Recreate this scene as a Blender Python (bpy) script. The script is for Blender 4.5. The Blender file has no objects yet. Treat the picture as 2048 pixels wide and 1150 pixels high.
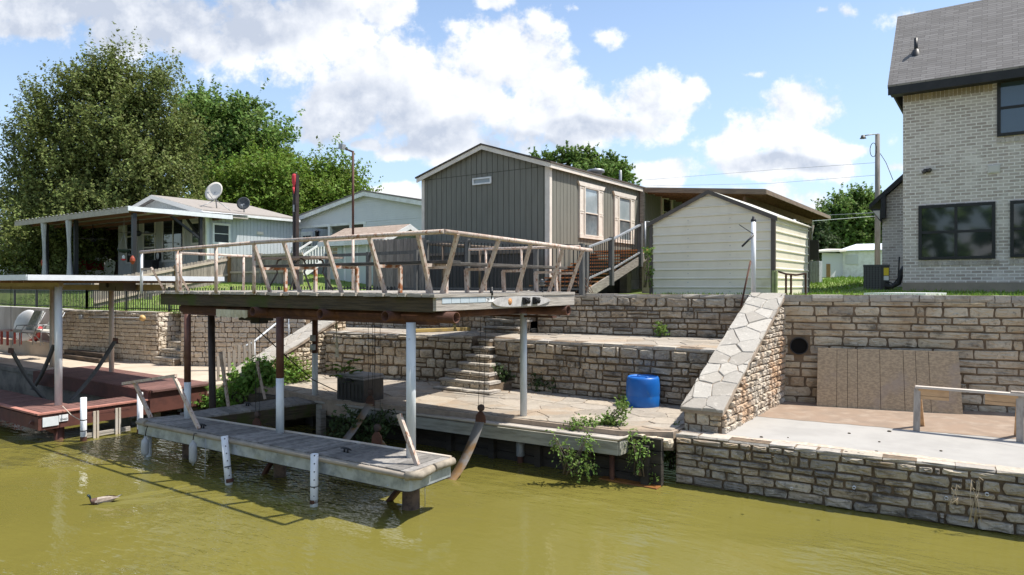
import bpy, math, random
import numpy as np
from mathutils import Vector, Matrix
random.seed(11)
RNG = np.random.default_rng(5)
S = bpy.context.scene
COL = S.collection
R = math.radians

# ---------------------------------------------------------------- camera
H = 3.15                      # eye height above the water (z = 0)
F = 1385.0                    # focal length in photo pixels (2048 wide)
YAW = R(35.05)                # heading: left of +Y; X runs along the shore, Y runs inland
CX, HY = 1024.0, 570.0
cam = bpy.data.cameras.new('camera')
cam.sensor_width = 36.0
cam.lens = 36.0 * F / 2048.0
cam.shift_y = -5.0 / 2048.0
cam.clip_start = 0.05
cam.clip_end = 3000.0
camo = bpy.data.objects.new('camera', cam)
COL.objects.link(camo)
camo.location = (0, 0, H)
camo.rotation_euler = (R(90), 0, YAW)
S.camera = camo

# ---------------------------------------------------------------- world: sky + cumulus
SUN_DIR = Vector((0.43, 0.33, 1.0)).normalized()       # towards the sun
SUN_EL = math.asin(SUN_DIR.z)
SUN_AZ = math.atan2(SUN_DIR.x, SUN_DIR.y)
W = bpy.data.worlds.new('World')
S.world = W
W.use_nodes = True
def make_world():
    nt = W.node_tree; N = nt.nodes; L = nt.links
    N.clear()
    out = N.new('ShaderNodeOutputWorld'); bg = N.new('ShaderNodeBackground')
    bg.inputs[1].default_value = 0.125
    L.new(bg.outputs[0], out.inputs[0])
    sky = N.new('ShaderNodeTexSky'); sky.sky_type = 'NISHITA'
    sky.sun_disc = False
    sky.sun_elevation = SUN_EL; sky.sun_rotation = SUN_AZ
    sky.air_density = 1.0; sky.dust_density = 1.0; sky.ozone_density = 2.2; sky.altitude = 200
    tc = N.new('ShaderNodeTexCoord')
    rot = N.new('ShaderNodeMapping'); rot.vector_type = 'POINT'
    rot.inputs['Rotation'].default_value = (0, 0, -YAW)
    L.new(tc.outputs['Generated'], rot.inputs[0])
    sep = N.new('ShaderNodeSeparateXYZ'); L.new(rot.outputs[0], sep.inputs[0])
    def math_(op, a, b=None, clamp=False):
        m = N.new('ShaderNodeMath'); m.operation = op; m.use_clamp = clamp
        for i, x in enumerate((a, b)):
            if x is None: continue
            if isinstance(x, (int, float)): m.inputs[i].default_value = x
            else: L.new(x, m.inputs[i])
        return m.outputs[0]
    ay = math_('MAXIMUM', math_('ABSOLUTE', sep.outputs[1]), 0.12)
    u = math_('DIVIDE', sep.outputs[0], ay)
    v = math_('DIVIDE', sep.outputs[2], ay)
    uv = N.new('ShaderNodeCombineXYZ'); L.new(u, uv.inputs[0]); L.new(v, uv.inputs[1])
    # warp the blob outlines with noise
    wn = N.new('ShaderNodeTexNoise'); wn.inputs['Scale'].default_value = 9.0; wn.inputs['Detail'].default_value = 3
    L.new(uv.outputs[0], wn.inputs['Vector'])
    wsub = N.new('ShaderNodeVectorMath'); wsub.operation = 'SUBTRACT'; L.new(wn.outputs['Color'], wsub.inputs[0]); wsub.inputs[1].default_value = (0.5, 0.5, 0.5)
    wsc = N.new('ShaderNodeVectorMath'); wsc.operation = 'SCALE'; L.new(wsub.outputs[0], wsc.inputs[0]); wsc.inputs['Scale'].default_value = 0.055
    wadd = N.new('ShaderNodeVectorMath'); wadd.operation = 'ADD'; L.new(uv.outputs[0], wadd.inputs[0]); L.new(wsc.outputs[0], wadd.inputs[1])
    def blobs(lst, src):
        acc = None
        for (px, py, rx, ry, *wk) in lst:
            sb = N.new('ShaderNodeVectorMath'); sb.operation = 'SUBTRACT'
            L.new(src, sb.inputs[0]); sb.inputs[1].default_value = ((px - CX) / F, (HY - py) / F, 0)
            ml = N.new('ShaderNodeVectorMath'); ml.operation = 'MULTIPLY'
            L.new(sb.outputs[0], ml.inputs[0]); ml.inputs[1].default_value = (F / rx, F / ry, 0)
            ln = N.new('ShaderNodeVectorMath'); ln.operation = 'LENGTH'; L.new(ml.outputs[0], ln.inputs[0])
            d = math_('SUBTRACT', 1.0 - (wk[0] if wk else 0), ln.outputs['Value'])
            acc = d if acc is None else math_('MAXIMUM', acc, d)
        return acc
    CL = [(760,150,170,120),(870,190,230,130),(1000,120,150,105),(1080,160,100,105),(690,200,110,100),(1120,235,170,80),
          (1300,205,115,62),(1230,240,160,55),(900,295,160,50),(1380,185,38,34),(560,90,120,80),(650,40,150,90),(1010,60,70,40),
          (60,-10,330,85),(330,40,250,85),(500,70,180,85),(770,10,70,60),(990,0,45,30),(60,50,90,40),(480,110,60,50),
          (1600,225,85,66),(1540,275,95,60),(1630,290,120,52),(1460,300,70,40),(1330,345,110,36),(1560,330,190,40),(1700,290,50,24),
          (1225,70,95,44,.62),(1785,45,70,56,.55),(1692,22,60,36,.62),(1640,25,50,30,.66),(810,310,70,24),(735,292,30,20),(790,392,80,22),(1140,18,50,30,.64),
          (1500,150,110,30,.7),(1790,330,90,30,.5),(200,560,500,120),(1250,420,600,50),
          (2400,80,300,160),(-500,120,380,180),(2700,300,300,80),(-900,300,300,90),(1000,-700,600,260),(100,-500,300,180),(2000,-600,320,200)]
    GR = [(200,25,430,85),(420,70,240,62),(715,230,165,95),(820,270,160,50),(480,15,220,50),(1050,290,140,36),(1560,330,140,24),(1180,255,150,30)]
    n1 = N.new('ShaderNodeTexNoise'); n1.inputs['Scale'].default_value = 15.0; n1.inputs['Detail'].default_value = 9; n1.inputs['Roughness'].default_value = 0.62
    L.new(uv.outputs[0], n1.inputs['Vector'])
    off = N.new('ShaderNodeVectorMath'); off.operation = 'ADD'; L.new(uv.outputs[0], off.inputs[0]); off.inputs[1].default_value = (0.010, 0.022, 0)
    n2 = N.new('ShaderNodeTexNoise'); n2.inputs['Scale'].default_value = 15.0; n2.inputs['Detail'].default_value = 5; n2.inputs['Roughness'].default_value = 0.55
    L.new(off.outputs[0], n2.inputs['Vector'])
    d0 = blobs(CL, wadd.outputs[0])
    dens = math_('ADD', d0, math_('MULTIPLY', math_('SUBTRACT', n1.outputs['Fac'], 0.53), 2.3))
    mr = N.new('ShaderNodeMapRange'); mr.interpolation_type = 'SMOOTHSTEP'
    L.new(dens, mr.inputs[0]); mr.inputs[1].default_value = -0.12; mr.inputs[2].default_value = 0.34
    alpha = mr.outputs[0]
    # relief: lit towards the sun (up and right)
    rel = math_('MULTIPLY', math_('SUBTRACT', n1.outputs['Fac'], n2.outputs['Fac']), 2.2)
    gr = N.new('ShaderNodeMapRange'); gr.interpolation_type = 'SMOOTHSTEP'
    L.new(math_('ADD', blobs(GR, wadd.outputs[0]), math_('MULTIPLY', math_('SUBTRACT', n1.outputs['Fac'], 0.5), 0.9)), gr.inputs[0])
    gr.inputs[1].default_value = -0.15; gr.inputs[2].default_value = 0.50
    lit = math_('ADD', math_('SUBTRACT', 0.84, math_('MULTIPLY', gr.outputs[0], 0.66)), rel, clamp=True)
    cm = N.new('ShaderNodeMix'); cm.data_type = 'RGBA'
    L.new(lit, cm.inputs[0]); cm.inputs[6].default_value = (2.9, 3.2, 3.8, 1); cm.inputs[7].default_value = (5.5, 5.55, 5.65, 1)
    # blue sky lightened a little towards white (summer air)
    sc = N.new('ShaderNodeMix'); sc.data_type = 'RGBA'
    hz = N.new('ShaderNodeMapRange'); L.new(v, hz.inputs[0]); hz.inputs[1].default_value = 0.02; hz.inputs[2].default_value = 0.42; hz.inputs[3].default_value = 0.60; hz.inputs[4].default_value = 0.16
    L.new(hz.outputs[0], sc.inputs[0]); L.new(sky.outputs[0], sc.inputs[6]); sc.inputs[7].default_value = (3.5, 4.5, 5.8, 1)
    mx = N.new('ShaderNodeMix'); mx.data_type = 'RGBA'
    L.new(math_('MULTIPLY', alpha, 0.96), mx.inputs[0]); L.new(sc.outputs[2], mx.inputs[6]); L.new(cm.outputs[2], mx.inputs[7])
    L.new(mx.outputs[2], bg.inputs[0])
make_world()
try:
    W.cycles.sampling_method = 'MANUAL'; W.cycles.sample_map_resolution = 512
except Exception:
    pass

# ---------------------------------------------------------------- sun, exposure
sl = bpy.data.lights.new('sun', 'SUN')
sl.energy = 4.4; sl.angle = R(0.5); sl.color = (1.0, 0.95, 0.87)
so = bpy.data.objects.new('sun', sl); COL.objects.link(so)
so.rotation_euler = SUN_DIR.to_track_quat('Z', 'Y').to_euler()
so.location = (5, 10, 40)
S.view_settings.view_transform = 'Standard'
S.view_settings.look = 'None'
S.view_settings.exposure = 0.74
S.view_settings.gamma = 1.0
S.cycles.max_bounces = 6
S.cycles.diffuse_bounces = 3
S.cycles.glossy_bounces = 3
S.cycles.transparent_max_bounces = 8
S.cycles.use_denoising = True

# ---------------------------------------------------------------- geometry helpers
XR, XF = math.cos(YAW), -math.sin(YAW)      # world X seen as (right, forward)
def ray(px, py):
    a = (px - CX) / F; b = (HY - py) / F
    return Vector((XR * a + XF, -XF * a + XR, b))
def at(px, py, z=None, d=None, X=None, Y=None):
    """the point of the place that a pixel of the photo shows, given the plane it lies on"""
    r = ray(px, py)
    if d is not None: t = d
    elif z is not None: t = (z - H) / r.z
    elif X is not None: t = X / r.x
    else: t = Y / r.y
    return Vector((r.x * t, r.y * t, H + r.z * t))
def V(*a): return Vector(a)

WORLD = {}
def wl(o): return WORLD.get(o.name, Vector((0, 0, 0)))
def tag(o, label=None, cat=None, group=None, kind=None):
    if label: o['label'] = label
    if cat: o['category'] = cat
    if group: o['group'] = group
    if kind: o['kind'] = kind
    elif label: o['kind'] = 'thing'
    return o
def thing(name, label, cat, loc, group=None):
    o = bpy.data.objects.new(name, None); COL.objects.link(o)
    o.empty_display_size = 0.2
    o.location = loc; WORLD[o.name] = Vector(loc)
    return tag(o, label, cat, group)

class MB:
    def __init__(self): self.v = []; self.f = []; self.s = []
    def add(self, vs, fs, smooth=False):
        n = len(self.v); self.v.extend([tuple(p) for p in vs])
        for f in fs: self.f.append(tuple(i + n for i in f)); self.s.append(smooth)
        return self
    def box(self, c, s, rz=0.0, m=None):
        c = Vector(c); hx, hy, hz = s[0] / 2, s[1] / 2, s[2] / 2
        M = m or Matrix.Rotation(rz, 3, 'Z')
        vs = [c + M @ Vector((x, y, z)) for z in (-hz, hz) for y in (-hy, hy) for x in (-hx, hx)]
        return self.add(vs, [(0,2,3,1),(4,5,7,6),(0,1,5,4),(2,6,7,3),(0,4,6,2),(1,3,7,5)])
    def bx(self, x0, x1, y0, y1, z0, z1):
        return self.box(((x0+x1)/2, (y0+y1)/2, (z0+z1)/2), (abs(x1-x0), abs(y1-y0), abs(z1-z0)))
    def beam(self, p0, p1, w, h, up=(0, 0, 1)):
        p0 = Vector(p0); p1 = Vector(p1); d = (p1 - p0)
        if d.length < 1e-6: return self
        d.normalize(); u = Vector(up)
        s = d.cross(u)
        if s.length < 1e-4: s = d.cross(Vector((1, 0, 0)))
        s.normalize(); u = s.cross(d).normalized()
        vs = [p + s * a * w / 2 + u * b * h / 2 for p in (p0, p1) for a, b in ((-1,-1),(1,-1),(1,1),(-1,1))]
        return self.add(vs, [(0,3,2,1),(4,5,6,7),(0,1,5,4),(1,2,6,5),(2,3,7,6),(3,0,4,7)])
    def tube(self, pts, r, n=10, cap=True, smooth=True):
        pts = [Vector(p) for p in pts]; m = len(pts)
        rs = r if isinstance(r, (list, tuple)) else [r] * m
        vs = []; fs = []; ref = None
        for i, p in enumerate(pts):
            d = (pts[min(i+1, m-1)] - pts[max(i-1, 0)]).normalized()
            if ref is None:
                ref = d.cross(Vector((0, 0, 1)))
                if ref.length < 1e-3: ref = d.cross(Vector((1, 0, 0)))
            ref = (ref - d * ref.dot(d)).normalized()
            b = d.cross(ref)
            for k in range(n):
                a = 2 * math.pi * k / n
                vs.append(p + (ref * math.cos(a) + b * math.sin(a)) * rs[i])
        for i in range(m - 1):
            for k in range(n):
                k2 = (k + 1) % n
                fs.append((i*n+k, i*n+k2, (i+1)*n+k2, (i+1)*n+k))
        self.add(vs, fs, smooth)
        if cap:
            nn = len(self.v) - len(vs)
            self.f.append(tuple(nn + k for k in range(n))[::-1]); self.s.append(False)
            self.f.append(tuple(nn + (m-1)*n + k for k in range(n))); self.s.append(False)
        return self
    def pipe(self, p0, p1, r, t=0.012, n=16):
        """open-ended pipe"""
        p0 = Vector(p0); p1 = Vector(p1); d = (p1 - p0).normalized()
        s = d.cross(Vector((0, 0, 1)))
        if s.length < 1e-3: s = d.cross(Vector((1, 0, 0)))
        s.normalize(); b = d.cross(s); vs = []
        for p in (p0, p1):
            for rr in (r, r - t):
                for k in range(n):
                    a = 2 * math.pi * k / n
                    vs.append(p + (s * math.cos(a) + b * math.sin(a)) * rr)
        fs = []
        for k in range(n):
            k2 = (k + 1) % n
            fs += [(k, k2, 2*n+k2, 2*n+k), (n+k2, n+k, 3*n+k, 3*n+k2), (k, n+k, n+k2, k2), (2*n+k, 2*n+k2, 3*n+k2, 3*n+k)]
        return self.add(vs, fs, True)
    def prism(self, poly, off):
        poly = [Vector(p) for p in poly]; off = Vector(off); n = len(poly)
        vs = poly + [p + off for p in poly]
        fs = [tuple(range(n))[::-1], tuple(range(n, 2*n))] + [(i, (i+1) % n, n + (i+1) % n, n + i) for i in range(n)]
        return self.add(vs, fs)
    def lathe(self, base, prof, n=24, smooth=True, axis=None):
        """prof: list of (r, h) along axis (default Z)"""
        base = Vector(base); ax = Vector(axis or (0, 0, 1)).normalized()
        s = ax.cross(Vector((0, 1, 0)))
        if s.length < 1e-3: s = ax.cross(Vector((1, 0, 0)))
        s.normalize(); b = ax.cross(s); vs = []; fs = []
        for (r, h) in prof:
            for k in range(n):
                a = 2 * math.pi * k / n
                vs.append(base + ax * h + (s * math.cos(a) + b * math.sin(a)) * r)
        for i in range(len(prof) - 1):
            for k in range(n):
                k2 = (k + 1) % n
                fs.append((i*n+k, i*n+k2, (i+1)*n+k2, (i+1)*n+k))
        return self.add(vs, fs, smooth)
    def ball(self, c, r, n=14, m=9, sc=(1, 1, 1), rot=None):
        c = Vector(c); vs = []; fs = []
        for i in range(m + 1):
            th = math.pi * i / m
            for k in range(n):
                a = 2 * math.pi * k / n
                p = Vector((math.sin(th) * math.cos(a) * r * sc[0], math.sin(th) * math.sin(a) * r * sc[1], math.cos(th) * r * sc[2]))
                if rot: p = rot @ p
                vs.append(c + p)
        for i in range(m):
            for k in range(n):
                k2 = (k + 1) % n
                fs.append((i*n+k, (i+1)*n+k, (i+1)*n+k2, i*n+k2))
        return self.add(vs, fs, True)
    def build(self, name, mat, parent=None, loc=None, bevel=0.0):
        org = wl(parent).copy() if parent is not None else (Vector(loc) if loc is not None else self.base())
        me = bpy.data.meshes.new(name)
        a = np.array(self.v, dtype=np.float64) - np.array(org)
        me.from_pydata(a.tolist(), [], self.f)
        me.polygons.foreach_set('use_smooth', self.s)
        me.materials.append(mat)
        me.update()
        o = bpy.data.objects.new(name, me); COL.objects.link(o)
        if parent is not None: o.parent = parent
        else: o.location = org
        WORLD[o.name] = org
        if bevel:
            b = o.modifiers.new('bevel', 'BEVEL'); b.width = bevel; b.segments = 2; b.limit_method = 'ANGLE'; b.angle_limit = R(50)
        return o
    def base(self):
        a = np.array(self.v); return Vector((float(a[:, 0].mean()), float(a[:, 1].mean()), float(a[:, 2].min())))

def text_mesh(txt, size, name, mat, parent, origin, right, up, depth=0.004):
    """writing as a thin raised mesh; origin = lower left corner"""
    cu = bpy.data.curves.new(name, 'FONT'); cu.body = txt; cu.size = size; cu.extrude = depth / 2
    o = bpy.data.objects.new(name, cu); COL.objects.link(o)
    dg = bpy.context.evaluated_depsgraph_get(); dg.update()
    me0 = o.evaluated_get(dg).to_mesh()
    right = Vector(right).normalized(); up = Vector(up).normalized(); nrm = right.cross(up)
    mb = MB(); mb.add([Vector(origin) + right * v.co.x + up * v.co.y + nrm * (v.co.z) for v in me0.vertices], [tuple(p.vertices) for p in me0.polygons])
    o.to_mesh_clear()
    bpy.data.objects.remove(o, do_unlink=True); bpy.data.curves.remove(cu)
    return mb.build(name, mat, parent)

# ---------------------------------------------------------------- materials
def mat(name, col, col2=None, rough=0.75, scale=4.0, lo=0.38, hi=0.68, stretch=(1, 1, 1), detail=6.0, island=0.0, bump=0.0, bscale=30.0,
        metal=0.0, spec=0.4, col3=None, scale3=1.0, lo3=0.5, hi3=0.7, bstretch=None, wet=None, coord='Object'):
    m = bpy.data.materials.new(name); m.use_nodes = True
    nt = m.node_tree; N = nt.nodes; L = nt.links
    b = N['Principled BSDF']
    b.inputs['Roughness'].default_value = rough; b.inputs['Metallic'].default_value = metal
    b.inputs['Specular IOR Level'].default_value = spec
    tc = N.new('ShaderNodeTexCoord')
    mp = N.new('ShaderNodeMapping'); mp.inputs['Scale'].default_value = stretch; L.new(tc.outputs[coord], mp.inputs[0])
    cur = None
    def noise(sc, det, src):
        n = N.new('ShaderNodeTexNoise'); n.inputs['Scale'].default_value = sc; n.inputs['Detail'].default_value = det; n.inputs['Roughness'].default_value = 0.62
        L.new(src, n.inputs['Vector']); return n
    def mapr(x, a, c):
        r = N.new('ShaderNodeMapRange'); r.interpolation_type = 'SMOOTHSTEP'; r.inputs[1].default_value = a; r.inputs[2].default_value = c; L.new(x, r.inputs[0]); return r.outputs[0]
    def mix(f, a, c, mode='MIX'):
        x = N.new('ShaderNodeMix'); x.data_type = 'RGBA'; x.blend_type = mode
        for i, q in ((0, f), (6, a), (7, c)):
            if isinstance(q, (int, float)): x.inputs[i].default_value = q
            elif isinstance(q, tuple): x.inputs[i].default_value = (*q, 1) if len(q) == 3 else q
            else: L.new(q, x.inputs[i])
        return x.outputs[2]
    cur = tuple(col)
    if col2 is not None:
        cur = mix(mapr(noise(scale, detail, mp.outputs[0]).outputs['Fac'], lo, hi), cur, tuple(col2))
    if col3 is not None:
        cur = mix(mapr(noise(scale3, 5, tc.outputs[coord]).outputs['Fac'], lo3, hi3), cur, tuple(col3))
    if island:
        g = N.new('ShaderNodeNewGeometry')
        r = N.new('ShaderNodeMapRange'); L.new(g.outputs['Random Per Island'], r.inputs[0]); r.inputs[3].default_value = 1 - island; r.inputs[4].default_value = 1 + island
        hs = N.new('ShaderNodeHueSaturation'); L.new(r.outputs[0], hs.inputs['Value'])
        if isinstance(cur, tuple): hs.inputs['Color'].default_value = (*cur, 1)
        else: L.new(cur, hs.inputs['Color'])
        cur = hs.outputs[0]
    if isinstance(cur, tuple): b.inputs['Base Color'].default_value = (*cur, 1)
    else: L.new(cur, b.inputs['Base Color'])
    if bump:
        mp2 = N.new('ShaderNodeMapping'); mp2.inputs['Scale'].default_value = bstretch or stretch; L.new(tc.outputs[coord], mp2.inputs[0])
        n = noise(bscale, 4, mp2.outputs[0])
        bp = N.new('ShaderNodeBump'); bp.inputs['Strength'].default_value = bump; bp.inputs['Distance'].default_value = 0.02
        L.new(n.outputs['Fac'], bp.inputs['Height']); L.new(bp.outputs[0], b.inputs['Normal'])
    return m

def stone_mat(name, ramp, stain=(0.05, 0.045, 0.04), stain_amt=0.75, lo=0.5, hi=0.72, iron=None):
    m = bpy.data.materials.new(name); m.use_nodes = True
    nt = m.node_tree; N = nt.nodes; L = nt.links; b = N['Principled BSDF']
    b.inputs['Roughness'].default_value = 0.9; b.inputs['Specular IOR Level'].default_value = 0.2
    g = N.new('ShaderNodeNewGeometry'); cr = N.new('ShaderNodeValToRGB'); e = cr.color_ramp.elements
    while len(e) < len(ramp): e.new(0.5)
    for i, c in enumerate(ramp): e[i].position = i / (len(ramp) - 1); e[i].color = (*c, 1)
    L.new(g.outputs['Random Per Island'], cr.inputs[0])
    tc = N.new('ShaderNodeTexCoord')
    def noise(sc, det, st=(1, 1, 1)):
        mp = N.new('ShaderNodeMapping'); mp.inputs['Scale'].default_value = st; L.new(tc.outputs['Object'], mp.inputs[0])
        n = N.new('ShaderNodeTexNoise'); n.inputs['Scale'].default_value = sc; n.inputs['Detail'].default_value = det; n.inputs['Roughness'].default_value = 0.68
        L.new(mp.outputs[0], n.inputs['Vector']); return n.outputs['Fac']
    def mr(x, a, c, o=1.0):
        r = N.new('ShaderNodeMapRange'); r.interpolation_type = 'SMOOTHSTEP'; L.new(x, r.inputs[0]); r.inputs[1].default_value = a; r.inputs[2].default_value = c; r.inputs[4].default_value = o; return r.outputs[0]
    def mix(f, a, c, mode='MIX'):
        x = N.new('ShaderNodeMix'); x.data_type = 'RGBA'; x.blend_type = mode; L.new(f, x.inputs[0]); L.new(a, x.inputs[6])
        if isinstance(c, tuple): x.inputs[7].default_value = (*c, 1)
        else: L.new(c, x.inputs[7])
        return x.outputs[2]
    c = cr.outputs[0]
    c = mix(mr(noise(2.3, 8, (1, 1, 1.6)), lo, hi, stain_amt), c, stain)
    c = mix(mr(noise(17, 6), 0.52, 0.7, 0.55), c, tuple(x * 1.6 for x in stain))
    c = mix(mr(noise(9, 5), 0.56, 0.7, 0.5), c, tuple(min(1, x * 1.35) for x in ramp[-1]))
    if iron: c = mix(mr(noise(0.7, 4), 0.5, 0.66, 0.6), c, iron)
    L.new(c, b.inputs['Base Color'])
    bp = N.new('ShaderNodeBump'); bp.inputs['Strength'].default_value = 0.7; bp.inputs['Distance'].default_value = 0.015
    L.new(noise(24, 7, (1, 1, 1.5)), bp.inputs['Height']); L.new(bp.outputs[0], b.inputs['Normal'])
    return m

def flag_mat(name, scale, stones, joint, width=0.03, stain=(0.2, 0.17, 0.13), rust=None, warp=0.35):
    """irregular flagstones by Voronoi cells with mortar joints"""
    m = bpy.data.materials.new(name); m.use_nodes = True
    nt = m.node_tree; N = nt.nodes; L = nt.links; b = N['Principled BSDF']
    b.inputs['Roughness'].default_value = 0.9; b.inputs['Specular IOR Level'].default_value = 0.2
    tc = N.new('ShaderNodeTexCoord')
    wn = N.new('ShaderNodeTexNoise'); wn.inputs['Scale'].default_value = 1.6; wn.inputs['Detail'].default_value = 4; L.new(tc.outputs['Object'], wn.inputs['Vector'])
    sc = N.new('ShaderNodeVectorMath'); sc.operation = 'SCALE'; L.new(wn.outputs['Color'], sc.inputs[0]); sc.inputs['Scale'].default_value = warp
    ad = N.new('ShaderNodeVectorMath'); ad.operation = 'ADD'; L.new(tc.outputs['Object'], ad.inputs[0]); L.new(sc.outputs[0], ad.inputs[1])
    v1 = N.new('ShaderNodeTexVoronoi'); v1.feature = 'DISTANCE_TO_EDGE'; v1.inputs['Scale'].default_value = scale; L.new(ad.outputs[0], v1.inputs['Vector'])
    v2 = N.new('ShaderNodeTexVoronoi'); v2.feature = 'F1'; v2.inputs['Scale'].default_value = scale; L.new(ad.outputs[0], v2.inputs['Vector'])
    cr = N.new('ShaderNodeValToRGB'); e = cr.color_ramp.elements
    while len(e) < len(stones): e.new(0.5)
    for i, c in enumerate(stones): e[i].position = i / (len(stones) - 1); e[i].color = (*c, 1)
    sp = N.new('ShaderNodeSeparateColor'); L.new(v2.outputs['Color'], sp.inputs[0]); L.new(sp.outputs[0], cr.inputs[0])
    def noise(s, d):
        n = N.new('ShaderNodeTexNoise'); n.inputs['Scale'].default_value = s; n.inputs['Detail'].default_value = d; n.inputs['Roughness'].default_value = 0.65; L.new(tc.outputs['Object'], n.inputs['Vector']); return n.outputs['Fac']
    def mr(x, a, c, o0=0.0, o=1.0):
        r = N.new('ShaderNodeMapRange'); r.interpolation_type = 'SMOOTHSTEP'; L.new(x, r.inputs[0]); r.inputs[1].default_value = a; r.inputs[2].default_value = c; r.inputs[3].default_value = o0; r.inputs[4].default_value = o; return r.outputs[0]
    def mix(f, a, c):
        x = N.new('ShaderNodeMix'); x.data_type = 'RGBA'; L.new(f, x.inputs[0]); L.new(a, x.inputs[6]); x.inputs[7].default_value = (*c, 1); return x.outputs[2]
    c = mix(mr(noise(3.0, 8), 0.48, 0.72, 0, 0.6), cr.outputs[0], stain)
    c = mix(mr(noise(14, 7), 0.52, 0.72, 0, 0.6), c, tuple(x * 0.5 for x in stain))
    if rust: c = mix(mr(noise(0.9, 5), 0.5, 0.68, 0, 0.75), c, rust)
    c = mix(mr(v1.outputs['Distance'], width * 0.5, width, 1, 0), c, joint)
    L.new(c, b.inputs['Base Color'])
    hgt = N.new('ShaderNodeMath'); hgt.operation = 'ADD'
    L.new(mr(v1.outputs['Distance'], 0, width * 1.6), hgt.inputs[0])
    nn = N.new('ShaderNodeMath'); nn.operation = 'MULTIPLY'; L.new(noise(18, 6), nn.inputs[0]); nn.inputs[1].default_value = 0.9; L.new(nn.outputs[0], hgt.inputs[1])
    bp = N.new('ShaderNodeBump'); bp.inputs['Strength'].default_value = 0.6; bp.inputs['Distance'].default_value = 0.02
    L.new(hgt.outputs[0], bp.inputs['Height']); L.new(bp.outputs[0], b.inputs['Normal'])
    return m

def brick_mat(name, c1, c2, mortar, bw, bh, ms=0.010, white=None, rot=None, offset=0.5, bumpd=0.012, dirt=None, coordrot=(R(90), 0, 0)):
    """brick courses / shingles in metres on an upright (default) or flat face"""
    m = bpy.data.materials.new(name); m.use_nodes = True
    nt = m.node_tree; N = nt.nodes; L = nt.links; b = N['Principled BSDF']
    b.inputs['Roughness'].default_value = 0.9; b.inputs['Specular IOR Level'].default_value = 0.2
    tc = N.new('ShaderNodeTexCoord'); g = N.new('ShaderNodeNewGeometry')
    # along-wall coordinate picked from the face direction, so every wall of the house gets courses
    sep = N.new('ShaderNodeSeparateXYZ'); L.new(tc.outputs['Object'], sep.inputs[0])
    sn = N.new('ShaderNodeSeparateXYZ'); L.new(g.outputs['True Normal'], sn.inputs[0])
    ab = N.new('ShaderNodeMath'); ab.operation = 'ABSOLUTE'; L.new(sn.outputs[0], ab.inputs[0])
    gt = N.new('ShaderNodeMath'); gt.operation = 'GREATER_THAN'; L.new(ab.outputs[0], gt.inputs[0]); gt.inputs[1].default_value = 0.7
    mxx = N.new('ShaderNodeMix'); L.new(gt.outputs[0], mxx.inputs[0]); L.new(sep.outputs[0], mxx.inputs[2]); L.new(sep.outputs[1], mxx.inputs[3])
    cb = N.new('ShaderNodeCombineXYZ'); L.new(mxx.outputs[0], cb.inputs[0]); L.new(sep.outputs[2], cb.inputs[1])
    br = N.new('ShaderNodeTexBrick'); L.new(cb.outputs[0], br.inputs['Vector'])
    br.offset = offset; br.inputs['Scale'].default_value = 1.0; br.inputs['Mortar Size'].default_value = ms; br.inputs['Mortar Smooth'].default_value = 0.2
    br.inputs['Brick Width'].default_value = bw; br.inputs['Row Height'].default_value = bh; br.inputs['Bias'].default_value = 0.0
    br.inputs['Color1'].default_value = (*c1, 1); br.inputs['Color2'].default_value = (*c2, 1); br.inputs['Mortar'].default_value = (*mortar, 1)
    def noise(s, d):
        n = N.new('ShaderNodeTexNoise'); n.inputs['Scale'].default_value = s; n.inputs['Detail'].default_value = d; n.inputs['Roughness'].default_value = 0.65; L.new(tc.outputs['Object'], n.inputs['Vector']); return n.outputs['Fac']
    def mr(x, a, c, o=1.0):
        r = N.new('ShaderNodeMapRange'); r.interpolation_type = 'SMOOTHSTEP'; L.new(x, r.inputs[0]); r.inputs[1].default_value = a; r.inputs[2].default_value = c; r.inputs[4].default_value = o; return r.outputs[0]
    def mix(f, a, c):
        x = N.new('ShaderNodeMix'); x.data_type = 'RGBA'; L.new(f, x.inputs[0]); L.new(a, x.inputs[6]); x.inputs[7].default_value = (*c, 1); return x.outputs[2]
    c = br.outputs['Color']
    if white: c = mix(mr(noise(1.3, 9), 0.5, 0.68, 0.6), c, white); c = mix(mr(noise(11, 5), 0.55, 0.7, 0.5), c, white)
    if dirt: c = mix(mr(noise(0.5, 6), 0.5, 0.7, 0.4), c, dirt)
    L.new(c, b.inputs['Base Color'])
    bp = N.new('ShaderNodeBump'); bp.invert = True; bp.inputs['Strength'].default_value = 0.6; bp.inputs['Distance'].default_value = bumpd
    L.new(br.outputs['Fac'], bp.inputs['Height']); L.new(bp.outputs[0], b.inputs['Normal'])
    return m

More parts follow.
